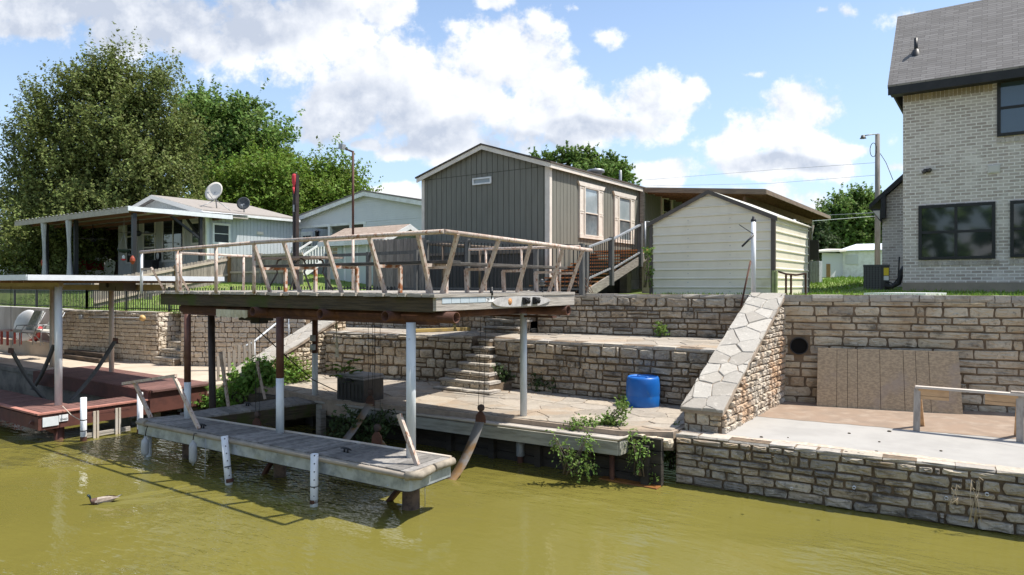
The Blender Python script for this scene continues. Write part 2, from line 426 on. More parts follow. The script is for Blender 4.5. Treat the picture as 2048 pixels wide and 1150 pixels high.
def leaf_mat(name, col, var=0.45, trans=0.35):
    m = bpy.data.materials.new(name); m.use_nodes = True
    nt = m.node_tree; N = nt.nodes; L = nt.links; b = N['Principled BSDF']; out = N['Material Output']
    g = N.new('ShaderNodeNewGeometry'); r = N.new('ShaderNodeMapRange'); L.new(g.outputs['Random Per Island'], r.inputs[0]); r.inputs[3].default_value = 1 - var; r.inputs[4].default_value = 1 + var
    h = N.new('ShaderNodeMapRange'); L.new(g.outputs['Random Per Island'], h.inputs[0]); h.inputs[3].default_value = 0.485; h.inputs[4].default_value = 0.525
    hs = N.new('ShaderNodeHueSaturation'); hs.inputs['Color'].default_value = (*col, 1); L.new(r.outputs[0], hs.inputs['Value']); L.new(h.outputs[0], hs.inputs['Hue'])
    L.new(hs.outputs[0], b.inputs['Base Color']); b.inputs['Roughness'].default_value = 0.6; b.inputs['Specular IOR Level'].default_value = 0.22
    t = N.new('ShaderNodeBsdfTranslucent'); L.new(hs.outputs[0], t.inputs[0])
    mx = N.new('ShaderNodeMixShader'); mx.inputs[0].default_value = trans; L.new(b.outputs[0], mx.inputs[1]); L.new(t.outputs[0], mx.inputs[2])
    L.new(mx.outputs[0], out.inputs[0])
    return m

def glass_mat(name, col=(0.02, 0.025, 0.03), rough=0.05):
    m = mat(name, col, rough=rough, spec=0.9)
    return m

M = {}
M['white'] = mat('white_paint', (0.74, 0.75, 0.75), (0.60, 0.60, 0.58), rough=0.5, scale=3)
M['cream_trim'] = mat('cream_trim_paint', (0.72, 0.66, 0.58), (0.62, 0.56, 0.49), rough=0.6, scale=3)
M['black_metal'] = mat('black_metal', (0.018, 0.018, 0.02), rough=0.45)
M['black_rubber'] = mat('black_rubber', (0.015, 0.015, 0.016), (0.04, 0.04, 0.04), rough=0.7)
M['dark_bronze'] = mat('dark_bronze_metal', (0.045, 0.038, 0.033), (0.075, 0.065, 0.055), rough=0.5, scale=6)
M['grey_metal'] = mat('grey_metal', (0.36, 0.37, 0.38), (0.24, 0.25, 0.26), rough=0.45, metal=0.3, scale=8)
M['galv'] = mat('galvanised_sheet', (0.44, 0.48, 0.51), (0.25, 0.28, 0.30), rough=0.42, metal=0.35, scale=5, col3=(0.36, 0.37, 0.27), scale3=2.2, lo3=0.52, hi3=0.75, bump=0.15, bscale=6)
M['rust'] = mat('rusty_steel', (0.075, 0.032, 0.022), (0.13, 0.055, 0.03), rough=0.8, scale=5, bump=0.2, bscale=40, col3=(0.05, 0.026, 0.02), scale3=1.5)
M['brown_paint'] = mat('brown_painted_steel', (0.085, 0.036, 0.026), (0.12, 0.055, 0.038), rough=0.6, scale=7)
M['rusty_white'] = mat('rusty_white_pipe', (0.54, 0.45, 0.385), (0.26, 0.12, 0.065), rough=0.75, scale=16, lo=0.50, hi=0.66, detail=9, stretch=(1.5, 1.5, 0.8), col3=(0.44, 0.32, 0.245), scale3=4, bump=0.2, bscale=60)
M['rusty_orange'] = mat('rusty_orange_steel', (0.30, 0.115, 0.045), (0.56, 0.46, 0.38), rough=0.8, scale=7, lo=0.44, hi=0.54)
M['post_white'] = mat('weathered_white_post', (0.72, 0.74, 0.75), (0.53, 0.57, 0.60), rough=0.55, scale=3, stretch=(3, 3, 0.6), col3=(0.40, 0.36, 0.30), scale3=6, lo3=0.66, hi3=0.74)
M['pvc'] = mat('white_pvc', (0.78, 0.79, 0.80), (0.62, 0.62, 0.58), rough=0.4, scale=4, lo=0.5, hi=0.8)
M['tan_post'] = mat('tan_painted_post', (0.50, 0.42, 0.33), (0.58, 0.53, 0.47), rough=0.65, scale=3)
M['deck_grey'] = mat('weathered_grey_decking', (0.25, 0.235, 0.215), (0.16, 0.15, 0.14), rough=0.85, scale=6, stretch=(2, 2, 2), island=0.28, bump=0.35, bscale=22)
M['wood_grey'] = mat('weathered_grey_timber', (0.30, 0.275, 0.24), (0.17, 0.15, 0.13), rough=0.85, scale=3, stretch=(1.2, 1.2, 14), island=0.15, bump=0.4, bscale=8)
M['wood_light'] = mat('sun_bleached_timber', (0.46, 0.42, 0.37), (0.28, 0.25, 0.215), rough=0.85, scale=3, stretch=(0.7, 0.7, 16), island=0.1, bump=0.45, bscale=7)
M['wood_moss'] = mat('mossy_dark_timber', (0.082, 0.062, 0.038), (0.04, 0.032, 0.021), rough=0.9, scale=3, stretch=(0.7, 0.7, 14), bump=0.45, bscale=6, col3=(0.05, 0.065, 0.012), scale3=1.6, lo3=0.46, hi3=0.66)
M['wood_black'] = mat('blackened_plank', (0.035, 0.032, 0.030), (0.085, 0.08, 0.075), rough=0.8, scale=4, stretch=(1, 1, 10), bump=0.3, bscale=10)
M['wood_black_right'] = mat('weathered_black_plank', (0.11, 0.10, 0.09), (0.045, 0.04, 0.036), rough=0.8, scale=4, stretch=(1, 1, 10), bump=0.3, bscale=10)
M['wood_tan'] = mat('tan_fence_timber', (0.36, 0.29, 0.21), (0.26, 0.215, 0.165), rough=0.85, scale=4, stretch=(6, 6, 1), island=0.2, bump=0.2, bscale=8)
M['wood_grey_picket'] = mat('grey_tan_fence_picket', (0.30, 0.265, 0.22), (0.20, 0.175, 0.15), rough=0.85, scale=4, stretch=(6, 6, 0.8), island=0.25, bump=0.2, bscale=8)
M['wood_priv'] = mat('brown_grey_privacy_board', (0.29, 0.235, 0.205), (0.17, 0.14, 0.125), rough=0.85, scale=4, stretch=(7, 7, 0.7), island=0.25, bump=0.25, bscale=8)
M['grey_paint_wood'] = mat('grey_painted_post', (0.115, 0.115, 0.11), (0.075, 0.075, 0.072), rough=0.75, scale=4, stretch=(5, 5, 1))
M['red_deck'] = mat('red_brown_decking', (0.18, 0.092, 0.077), (0.13, 0.066, 0.057), rough=0.75, scale=4, stretch=(2, 2, 2), island=0.18, bump=0.2, bscale=12)
M['red_fascia'] = mat('red_brown_fascia', (0.125, 0.046, 0.034), (0.085, 0.033, 0.026), rough=0.7, scale=4)
M['mortar'] = mat('brown_mortar', (0.20, 0.145, 0.095), (0.115, 0.085, 0.058), rough=0.95, scale=7, bump=0.5, bscale=35)
M['concrete'] = mat('pale_concrete', (0.60, 0.57, 0.525), (0.52, 0.49, 0.45), rough=0.9, scale=1.2, bump=0.12, bscale=60, col3=(0.42, 0.37, 0.31), scale3=1.0, lo3=0.6, hi3=0.78)
M['concrete_tan'] = mat('tan_concrete', (0.50, 0.42, 0.335), (0.42, 0.35, 0.27), rough=0.9, scale=1.5, bump=0.12, bscale=60)
M['concrete_old'] = mat('old_grey_concrete', (0.24, 0.22, 0.19), (0.12, 0.11, 0.095), rough=0.9, scale=2.0, bump=0.3, bscale=25)
M['roof_white'] = mat('white_roof_metal', (0.70, 0.72, 0.74), (0.62, 0.64, 0.66), rough=0.4, scale=3)
# ---------------------------------------------------------------- stone walls
def stone(mb, o, u, n, x0, x1, z0, z1, depth, rng):
    up = Vector((0, 0, 1)); w = x1 - x0; h = z1 - z0
    c = min(w, h) * rng.uniform(0.10, 0.26); j = lambda s: rng.uniform(-s, s)
    js = min(w, h) * 0.07
    pts = [(x0+c, z0), (x0+w*.5, z0), (x1-c, z0), (x1-c*.3, z0+c*.3), (x1, z0+h*.5), (x1-c*.3, z1-c*.3), (x1-c, z1), (x0+w*.5, z1), (x0+c, z1), (x0+c*.3, z1-c*.3), (x0, z0+h*.5), (x0+c*.3, z0+c*.3)]
    pts = [(a + j(js), b + j(js)) for a, b in pts]
    cx = (x0+x1)/2; cz = (z0+z1)/2; vs = []
    tilt = (j(.012), j(.012))
    for (k, dd, jj) in ((1.0, -0.02, 0), (1.0, depth*.62, .004), (0.86, depth, .009), (0.45, depth*1.08, .014)):
        for a, b in pts:
            aa = cx + (a-cx)*k; bb = cz + (b-cz)*(k if k == 1 else k*.96)
            vs.append(o + u*aa + up*bb + n*(dd + (j(jj) if jj else 0) + (0 if dd < 0 else tilt[0]*(a-cx)/w + tilt[1]*(b-cz)/h)))
    vs.append(o + u*cx + up*cz + n*(depth*1.08 + j(.014)))
    fs = []
    for r in range(3):
        for k in range(12):
            k2 = (k+1) % 12
            fs.append((r*12+k, r*12+k2, (r+1)*12+k2, (r+1)*12+k))
    for k in range(12): fs.append((36+k, 36+(k+1) % 12, 48))
    mb.add(vs, fs, False)

def courses(mb, A, B, zb, zt, rng, ch=(.11, .19), cw=(.16, .46), gap=.020, depth=(.02, .045), skip=None, split=.12, wander=0.0):
    """stone courses on the camera side of the line A-B; zt may be a function of the distance along it"""
    A = Vector((A[0], A[1], 0)); B = Vector((B[0], B[1], 0)); Ln = (B-A).length; u = (B-A).normalized()
    n = Vector((u.y, -u.x, 0))
    mid = (A+B)/2
    if n.dot(-mid) < 0: n = -n
    ztf = zt if callable(zt) else (lambda s: zt)
    zmax = max(ztf(0), ztf(Ln), ztf(Ln/2))
    z = zb
    while z < zmax - .03:
        h = rng.uniform(*ch)
        if zmax - (z+h) < ch[0]*.6: h = zmax - z
        s = -rng.uniform(0, cw[0])
        while s < Ln:
            w = rng.uniform(*cw) if rng.random() > .15 else rng.uniform(.07, cw[0])
            a, b = max(s, 0), min(s+w, Ln)
            m = (a+b)/2
            off = wander*math.sin(m*1.7 + z*9) + wander*.6*math.sin(m*4.1+z*5)
            top = min(ztf(a), ztf(b), ztf(m))
            spans = [(a, b)]
            if skip and z < skip[1]+skip[2] and z+h > skip[1]-skip[2]:
                dzh = max(0, max(z-skip[1], skip[1]-z-h)); ch_ = math.sqrt(max(0, skip[2]**2-dzh**2)); spans = [(a, min(b, skip[0]-ch_)), (max(a, skip[0]+ch_), b)]
            for a, b in spans:
              if b - a > .05 and z + .5*h < top:
                  z1 = min(z+h, top)
                  if h > ch[0]*1.35 and rng.random() < split:
                      zm = z + h*rng.uniform(.42, .58)
                      for q0, q1 in ((z, zm), (zm, z1)):
                          if q1-q0 > .035: stone(mb, A, u, n, a+gap/2, b-gap/2, q0+gap/2+off, q1-gap/2+off, rng.uniform(*depth), rng)
                  elif z1-z > .045:
                      stone(mb, A, u, n, a+gap/2, b-gap/2, z+gap/2+off, z1-gap/2+off, rng.uniform(*depth), rng)
            s += w
        z += h
    return u, n

def coping(mb, A, B, z, thick, depth, rng, over=.03, cw=(.25, .6)):
    """a row of flat uneven cap stones along a wall top"""
    A = Vector((A[0], A[1], 0)); B = Vector((B[0], B[1], 0)); Ln = (B-A).length; u = (B-A).normalized()
    n = Vector((u.y, -u.x, 0))
    if n.dot(-(A+B)/2) < 0: n = -n
    s = 0
    while s < Ln:
        w = min(rng.uniform(*cw), Ln - s)
        if w > .06:
            a, b = s+.006, s+w-.006; j = lambda q: rng.uniform(-q, q)
            dz = j(.010); o = over + j(.018)
            ring = []
            for zz in (0, thick*.45, thick):
                e = 0 if zz else -.015
                k = -.012 if zz == thick else 0
                ring.append([A+u*(a+j(.006))+n*(o+e+k+j(.008))+V(0,0,z+zz+dz), A+u*((a+b)/2)+n*(o+e+k+j(.014))+V(0,0,z+zz+dz+j(.005)), A+u*(b+j(.006))+n*(o+e+k+j(.008))+V(0,0,z+zz+dz),
                             A+u*b-n*depth+V(0,0,z+zz+dz), A+u*a-n*depth+V(0,0,z+zz+dz)])
            vs = [p for r in ring for p in r]
            fs = [tuple(range(5))[::-1], (10, 11, 12, 13, 14)]
            for r in range(2):
                for k in range(5): fs.append((r*5+k, r*5+(k+1) % 5, r*5+5+(k+1) % 5, r*5+5+k))
            mb.add(vs, fs)
        s += w

def core(A, B, zb, zt, thick=.3):
    A = Vector((A[0], A[1], zb)); B = Vector((B[0], B[1], zb)); u = (B-A).normalized(); n = Vector((u.y, -u.x, 0))
    if n.dot(-(A+B)/2) < 0: n = -n
    z0 = zt if not callable(zt) else zt(0); z1 = zt if not callable(zt) else zt((B-A).length)
    mb = MB()
    a = [A, B, V(B.x, B.y, z1), V(A.x, A.y, z0)]
    mb.prism(a, -n*thick)
    return mb

GREY = [(0.22,0.195,0.165),(0.37,0.32,0.255),(0.47,0.41,0.32),(0.30,0.265,0.22),(0.53,0.46,0.36),(0.43,0.345,0.245),(0.58,0.51,0.405)]
TAN = [(0.42,0.345,0.25),(0.55,0.47,0.36),(0.33,0.27,0.195),(0.60,0.51,0.39),(0.47,0.37,0.255),(0.52,0.45,0.345),(0.65,0.57,0.45)]
PALE = [(0.60,0.52,0.42),(0.67,0.59,0.48),(0.54,0.46,0.355),(0.70,0.63,0.53),(0.60,0.50,0.385),(0.65,0.56,0.445)]
M['stone_grey'] = stone_mat('grey_ashlar', GREY, stain_amt=.82, lo=.47, hi=.70, iron=(0.34,0.23,0.13))
M['stone_warm'] = stone_mat('grey_tan_ashlar', [(0.34,0.295,0.235),(0.52,0.445,0.335),(0.43,0.36,0.265),(0.57,0.50,0.39),(0.48,0.395,0.275),(0.54,0.46,0.345)], stain_amt=.8, lo=.50, hi=.74, iron=(0.33,0.22,0.12))
M['stone_rust'] = stone_mat('rust_stained_ashlar', [(0.46,0.40,0.32),(0.52,0.46,0.38),(0.40,0.33,0.25),(0.56,0.50,0.41)], stain_amt=.35, lo=.55, hi=.8, iron=(0.42,0.23,0.11))
M['stone_tan'] = stone_mat('tan_rubble', TAN, stain_amt=.72, lo=.48, hi=.72)
M['stone_pale'] = stone_mat('pale_limestone_block', PALE, stain=(0.16,0.12,0.08), stain_amt=.45, lo=.5, hi=.8)
M['cap'] = stone_mat('cap_stone', [(0.40,0.35,0.28),(0.48,0.43,0.36),(0.34,0.31,0.27),(0.44,0.40,0.35)], stain_amt=.5, lo=.52, hi=.75)
M['flag'] = flag_mat('flagstone_paving', 2.1, [(0.315,0.28,0.23),(0.37,0.33,0.275),(0.265,0.24,0.205),(0.345,0.31,0.265)], (0.25,0.20,0.155), width=.04, stain=(0.21,0.17,0.13), rust=(0.43,0.29,0.18))
M['flag_cap'] = flag_mat('pale_flagstone_cap', 2.9, [(0.37,0.345,0.30),(0.44,0.41,0.365),(0.32,0.295,0.26),(0.41,0.38,0.335)], (0.40,0.325,0.25), width=.05, stain=(0.34,0.31,0.27), warp=.25)
M['cap_joint'] = mat('cap_joint_mortar', (0.36, 0.285, 0.215), (0.27, 0.215, 0.165), rough=.95, scale=9, bump=.4, bscale=30)
M['cap_stones'] = stone_mat('pale_cap_flagstone', [(0.36,0.335,0.29),(0.45,0.42,0.37),(0.32,0.29,0.25),(0.42,0.385,0.33),(0.48,0.445,0.39)], stain=(0.20,0.18,0.15), stain_amt=.5, lo=.5, hi=.75)
M['ledge_stones'] = stone_mat('worn_ledge_flagstone', [(0.30,0.265,0.22),(0.38,0.335,0.275),(0.27,0.235,0.19),(0.35,0.31,0.26),(0.40,0.34,0.265)], stain=(0.13,0.11,0.09), stain_amt=.55, lo=.48, hi=.74, iron=(0.33,0.24,0.16))
M['cap_solid'] = mat('cap_underside', (0.36,0.33,0.28), (0.22,0.20,0.17), rough=.9, scale=9, bump=.4, bscale=30)

ZS = 0.775; ZL = 0.80; ZT = 1.93; ZU = 2.93
rs = random.Random(3)
# A: wall standing in the water at the right, under the slab
A0 = at(1352, 965, z=0); A1 = at(2048, 1072, z=0); A1 = A0 + (A1-A0)*1.55
def wall(name, label, A, B, zb, zt, stones, rng, cap=.055, thick=.3, capover=.03, iron=None, **kw):
    o = core(A, B, zb, (zt if callable(zt) else zt - .002), thick).build(name, M['mortar'])
    tag(o, label, 'stone wall', 'stone retaining walls')
    st = MB(); courses(st, A, B, zb, (zt if callable(zt) or not cap else zt - cap + .01), rng, **kw)
    st.build('stone_facing', stones, o)
    if cap and not callable(zt):
        cp = MB(); coping(cp, A, B, zt - cap, cap, thick - .02, rng, capover); cp.build('coping', M['cap'], o)
    return o
wallA = wall('stone_wall', 'grey stone wall rising from the green water below the white concrete slab', A0, A1, -.45, ZS+.01, M['stone_grey'], rs, ch=(.09, .16), cw=(.18, .52), gap=.028, wander=.006, depth=(.03, .065), cap=.05)
B0 = at(1562, 802, z=ZS); B1 = at(2031, 826, z=ZS); B1 = B0 + (B1-B0)*1.8
DR = at(1598, 692, d=14.0)
uB = (B1-B0).normalized(); sD = (at(1598, 692, Y=B0.y+.06)-B0).dot(uB)
zD = at(1598, 692, Y=B0.y+.06).z
skipB = (sD, zD, .19)
wallB = wall('stone_wall', 'tall grey coursed stone wall with a round drain hole behind the leaning particle board', B0, B1, ZS-.05, ZU+.02, M['stone_warm'], rs, ch=(.13, .20), cw=(.34, .74), gap=.03, split=.06, skip=skipB, cap=.13, depth=(.015, .035))
nB = Vector((uB.y, -uB.x, 0)); nB = nB if nB.y < 0 else -nB
dp = MB(); c = B0 + uB*sD; c.z = zD
dp.pipe(c - nB*.25, c + nB*.05, .175, .018, 24); dp.build('drain_pipe', M['black_rubber'], wallB)
dk = MB(); dk.lathe(c + nB*.012, [(.001, .002), (.165, .0)], 24, axis=nB); dk.build('drain_opening', mat('black_void', (.004, .004, .004), rough=1), wallB)

# D, D2: lower tier; E: upper tier
D0 = at(990, 774, z=ZL); D1 = at(1240, 800, z=ZL); D1 = D0 + (D1-D0)*((-4.2-D0.x)/(D1.x-D0.x))
wallD = wall('stone_wall', 'lower terrace stone wall behind the blue barrel right of the stone steps', D0, D1, ZL-.1, ZT, M['stone_grey'], rs, ch=(.10, .22), cw=(.16, .46), gap=.030, wander=.012, depth=(.025, .065), cap=.07)
G0 = at(652, 662, z=ZT); G1 = at(945, 673, z=ZT)
wallD2 = wall('stone_wall', 'lower terrace stone wall behind the black storage box left of the stone steps', G0, G1, ZL-.1, ZT, M['stone_tan'], rs, ch=(.13, .25), cw=(.2, .46), gap=.034, wander=.014, depth=(.025, .07), cap=.06)
E0 = at(1075, 665, z=ZT); E1 = at(1400, 675, z=ZT); e = (E1-E0)/(E1.x-E0.x); E1 = E0 + e*(-3.95-E0.x)
wallE = wall('stone_wall', 'upper terrace stone wall below the cream metal shed', E0, E1, ZT-.1, ZU, M['stone_grey'], rs, ch=(.10, .20), cw=(.18, .54), gap=.028, wander=.010, depth=(.025, .06), cap=.09)
EL0 = E0 + e*(-17.0-E0.x); EL1 = E0 + e*(-10.9-E0.x)
wallE2 = wall('stone_wall', 'upper terrace stone wall in the shade under the raised deck', EL0, EL1, ZT-.1, ZU, M['stone_grey'], rs, ch=(.10, .20), cw=(.15, .42), gap=.024, wander=.01, cap=.08)
# upper steps between E2 and E
st = thing('stone_steps', 'short upper flight of stone steps climbing through the upper terrace wall', 'steps', tuple(at(1020, 668, z=ZT)), 'stone steps between the terraces')
for i in range(6):
    zt = ZT + (i+1)*(ZU-ZT)/6; y0 = E0.y - .75 + i*.27; x0, x1 = -10.85 , -9.75
    y0 += 0
    mb = MB(); s_ = random.Random(60+i)
    b = core((x0, y0), (x1, y0), ZT-.05, zt-.045, 1.9-i*.27); b.build('riser', M['mortar'], st)
    courses(mb, (x0, y0), (x1, y0), zt-(ZU-ZT)/6, zt-.05, s_, ch=(.06, .12), cw=(.14, .4), gap=.016, depth=(.008, .02)); 
    if i == 0: courses(mb, (x1, y0), (x1, y0+1.0), ZT, zt-.05, s_, ch=(.06, .1), cw=(.14, .3), gap=.016, depth=(.005, .012))
    mb.build('stone_facing', M['stone_grey'], st)
    mb = MB(); coping(mb, (x0-.02, y0), (x1+.02, y0), zt-.05, .05, .33, s_, .03, (.3, .7)); mb.build('tread', M['cap'], st)
# lower steps, widening downwards
sl_ = thing('stone_steps', 'long lower flight of worn stone steps from the flagstone ledge', 'steps', tuple(at(930, 785, z=ZL)), 'stone steps between the terraces')
NS = 7
for i in range(NS):
    zt = ZT - .06 - (NS-1-i)*(ZT-.06-ZL-.07)/(NS-1)
    y0 = D0.y + .12 - (NS-1-i)*.20
    xr = at(979, 700, Y=y0).x; 
    xl = at([868, 880, 895, 918, 934, 946, 958][i], 700, Y=y0).x
    s_ = random.Random(80+i); mb = MB(); hh = (ZT-ZL)/NS
    core((xl, y0), (xr, y0), ZL-.05, zt-.05, D0.y+.25-y0).build('riser', M['mortar'], sl_)
    courses(mb, (xl, y0), (xr, y0), zt-hh-.02, zt-.05, s_, ch=(.07, .12), cw=(.13, .36), gap=.016, depth=(.008, .025)); mb.build('stone_facing', M['stone_tan'], sl_)
    mb = MB(); coping(mb, (xl-.02, y0), (xr+.02, y0), zt-.05, .055, min(.40, D0.y+.25-y0), s_, .03, (.25, .6)); mb.build('tread', M['cap'], sl_)

def clip_half(poly, px, py, nx, ny):
    out = []
    for i in range(len(poly)):
        a, b = poly[i], poly[(i+1) % len(poly)]
        da = (a[0]-px)*nx + (a[1]-py)*ny; db = (b[0]-px)*nx + (b[1]-py)*ny
        if da <= 0: out.append(a)
        if (da < 0 < db) or (db < 0 < da): t = da/(da-db); out.append((a[0]+(b[0]-a[0])*t, a[1]+(b[1]-a[1])*t))
    return out
def flagstones(mb, poly, size, rng, h=.022, joint=.022, place=None):
    """irregular flat stones covering a polygon, each a raised piece with open joints round it"""
    xs_ = [q[0] for q in poly]; ys_ = [q[1] for q in poly]; pts = []
    x = min(xs_) - size/2
    while x < max(xs_) + size:
        y = min(ys_) - size/2
        while y < max(ys_) + size:
            if rng.random() > .14: pts.append((x + rng.uniform(-.46, .46)*size, y + rng.uniform(-.46, .46)*size))
            y += size
        x += size
    for (cx, cy) in pts:
        c = list(poly)
        for (qx, qy) in pts:
            dx, dy = qx-cx, qy-cy; dd = dx*dx + dy*dy
            if 0 < dd < (size*3.2)**2: c = clip_half(c, cx+dx/2, cy+dy/2, dx, dy)
            if len(c) < 3: break
        if len(c) < 3: continue
        mx, my = sum(q[0] for q in c)/len(c), sum(q[1] for q in c)/len(c)
        rad = max(math.hypot(q[0]-mx, q[1]-my) for q in c)
        if rad < size*.16: continue
        dense = []
        for i in range(len(c)):
            a, b = c[i], c[(i+1) % len(c)]; dense.append(a); dense.append(((a[0]+b[0])/2 + rng.uniform(-.012, .012)*size/.3, (a[1]+b[1])/2 + rng.uniform(-.012, .012)*size/.3))
        k = 1 - joint/rad; hh_ = h*rng.uniform(.6, 1.3); tx, ty = rng.uniform(-.012, .012), rng.uniform(-.012, .012); vs = []; n = len(dense)
        for kk, z in ((k, -.02), (k, hh_*.6), (k*(1-.012/rad), hh_)):
            for (ax, ay) in dense:
                X_, Y_ = mx+(ax-mx)*kk, my+(ay-my)*kk; zz = z + (tx*(X_-mx) + ty*(Y_-my) if z > 0 else 0)
                vs.append(place(X_, Y_, zz) if place else (X_, Y_, zz))
        fs = [tuple(range(2*n, 3*n))]
        for r in range(2):
            for i in range(n): fs.append((r*n+i, r*n+(i+1) % n, (r+1)*n+(i+1) % n, (r+1)*n+i))
        mb.add(vs, fs)
# C: wall with a sloping flagstone cap between ledge and slab; G: the same kind at the left
def sloped_wall(label, xl, xr, y0, y1, z0, z1, zb, stones_front, stones_side, side, rng, capt=.07):
    """runs inland from y0 to y1 while its top climbs from z0 to z1"""
    prof = lambda y: z0 + (z1-z0)*(y-y0)/(y1-y0)
    mb = MB(); mb.prism([V(xl, y0, zb), V(xl, y1, zb), V(xl, y1, z1-.01), V(xl, y0, z0-.01)], V(xr-xl, 0, 0))
    o = mb.build('sloped_stone_wall', M['mortar']); tag(o, label, 'stone wall', 'sloped stone wing walls')
    f = MB(); courses(f, (xl, y0), (xr, y0), zb, z0-.01, rng, ch=(.12, .17), cw=(.14, .34), gap=.02, depth=(.015, .03)); f.build('end_stones', stones_front, o)
    f = MB(); courses(f, (side, y0), (side, y1), zb, lambda s: prof(y0+s)-.015, rng, ch=(.09, .135), cw=(.12, .30), gap=.022, depth=(.025, .06)); f.build('side_stones', stones_side, o)
    # cap slab: one slightly irregular sloping sheet of flagstones
    c = MB(); n = 26; ov = .035; top = []; vs = []; fs = []
    for i in range(n+1):
        y = y0 - .05 + (y1-y0+.05)*i/n
        for x in (xl-ov+rng.uniform(-.015, .015), xl+(xr-xl)*.33, xl+(xr-xl)*.66, xr+ov+rng.uniform(-.018, .018)):
            vs.append((x, y, prof(y)+rng.uniform(-.008, .010)+capt))
    m = len(vs); vs += [(x, y, z-capt-.01) for x, y, z in vs]
    for i in range(n):
        for k in range(3): fs.append((i*4+k, i*4+k+1, i*4+k+5, i*4+k+4))
        fs.append((i*4, i*4+4, m+i*4+4, m+i*4)); fs.append((i*4+3, m+i*4+3, m+i*4+7, i*4+7))
    for k in range(3): fs.append((k, m+k, m+k+1, k+1)); fs.append((n*4+k, n*4+k+1, m+n*4+k+1, m+n*4+k))
    c.add(vs, fs); fc_ = c.build('cap_bed', M['cap_joint'], o)
    f = MB(); flagstones(f, [(xl-ov-.01, y0-.07), (xr+ov+.01, y0-.07), (xr+ov+.01, y1), (xl-ov-.01, y1)], .34, rng, .026, .011, lambda X_, Y_, z: (X_, Y_, prof(Y_)+capt+z)); f.build('flagstones', M['cap_stones'], fc_)
    return o
cl = at(1367, 862, z=ZS); cr_ = at(1452, 868, z=ZS)
sloped_wall('sloped wing wall with a pale flagstone cap between blue barrel and white slab', -4.22, -3.60, 10.95, 14.85, 1.10, 2.90, ZS-.02, M['stone_warm'], M['stone_rust'], -3.60, random.Random(8))
sloped_wall('weathered sloped wing wall at the shrubs, left end of the lower terrace', -15.35, -14.62, 9.9, 12.9, .95, 2.30, .3, M['stone_tan'], M['stone_tan'], -14.62, random.Random(9), .06)

# ---------------------------------------------------------------- paving and slabs (setting)
def sheet(name, pts, z, material, t=.12, bumpy=0.0):
    mb = MB()
    mb.prism([V(p[0], p[1], z-t) for p in pts], V(0, 0, t))
    o = mb.build(name, material); tag(o, kind='structure'); return o
nA = Vector(((A1-A0).y, -(A1-A0).x, 0)).normalized(); nA = nA if nA.y < 0 else -nA
# slab: white concrete
pA0 = A0 - nA*.20; pA1 = A1 - nA*.20
slab_m = mat('slab_concrete', (0.355, 0.338, 0.312), (0.31, 0.295, 0.272), rough=.9, scale=1.4, bump=.1, bscale=70, col3=(0.28, 0.265, 0.245), scale3=1.1, lo3=.58, hi3=.8)
sheet('concrete_slab', [(A0.x+.2, pA0.y), (pA1.x, pA1.y), (B1.x+1, B1.y), (B0.x, B0.y+.02), (-3.6, 14.8), (-3.6, A0.y+.45), (A0.x+.2, A0.y+.3)], ZS, slab_m, .5)
# brown silt left on the back half of the slab
silt_m = mat('silt_stain', (0.27, 0.195, 0.14), (0.23, 0.172, 0.127), rough=.95, scale=2.2, bump=.15, bscale=60, col3=(0.32, 0.25, 0.19), scale3=3, lo3=.45, hi3=.7)
s0 = at(1500, 832, z=ZS); s1 = at(2048, 880, z=ZS); s1 = s0 + (s1-s0)*1.5
mb = MB(); n = 60; vs = []; fs = []
for i in range(n+1):
    p = s0 + (s1-s0)*i/n; q = B0 + (B1-B0)*i/n
    w = .012*math.sin(i*1.3) + .01*math.sin(i*.37+1)
    vs += [(max(p.x, -3.6), p.y + w, ZS+.004), (max(q.x, -3.6), q.y, ZS+.004)]
for i in range(n): fs.append((2*i, 2*i+2, 2*i+3, 2*i+1))
mb.add(vs, fs); tag(mb.build('silt', silt_m), kind='structure')
# gravelly crumbs of dirt along the slab edge
mb = MB(); vs = []; fs = []; n = 70
for i in range(n+1):
    p = A0 + (A1-A0)*i/n; w = .07 + .10*abs(math.sin(i*.21+.8))*max(0, math.sin(i*.065)) + .02*math.sin(i*2.1)
    vs += [tuple(V(p.x, p.y, ZS+.013) - nA*.19), tuple(V(p.x, p.y, ZS+.013) - nA*(.21+w))]
for i in range(n): fs.append((2*i, 2*i+2, 2*i+3, 2*i+1))
mb.add(vs, fs); tag(mb.build('dirt_strip', mat('edge_dirt', (0.44, 0.335, 0.25), (0.58, 0.50, 0.42), rough=.95, scale=14, bump=.4, bscale=80)), kind='structure')
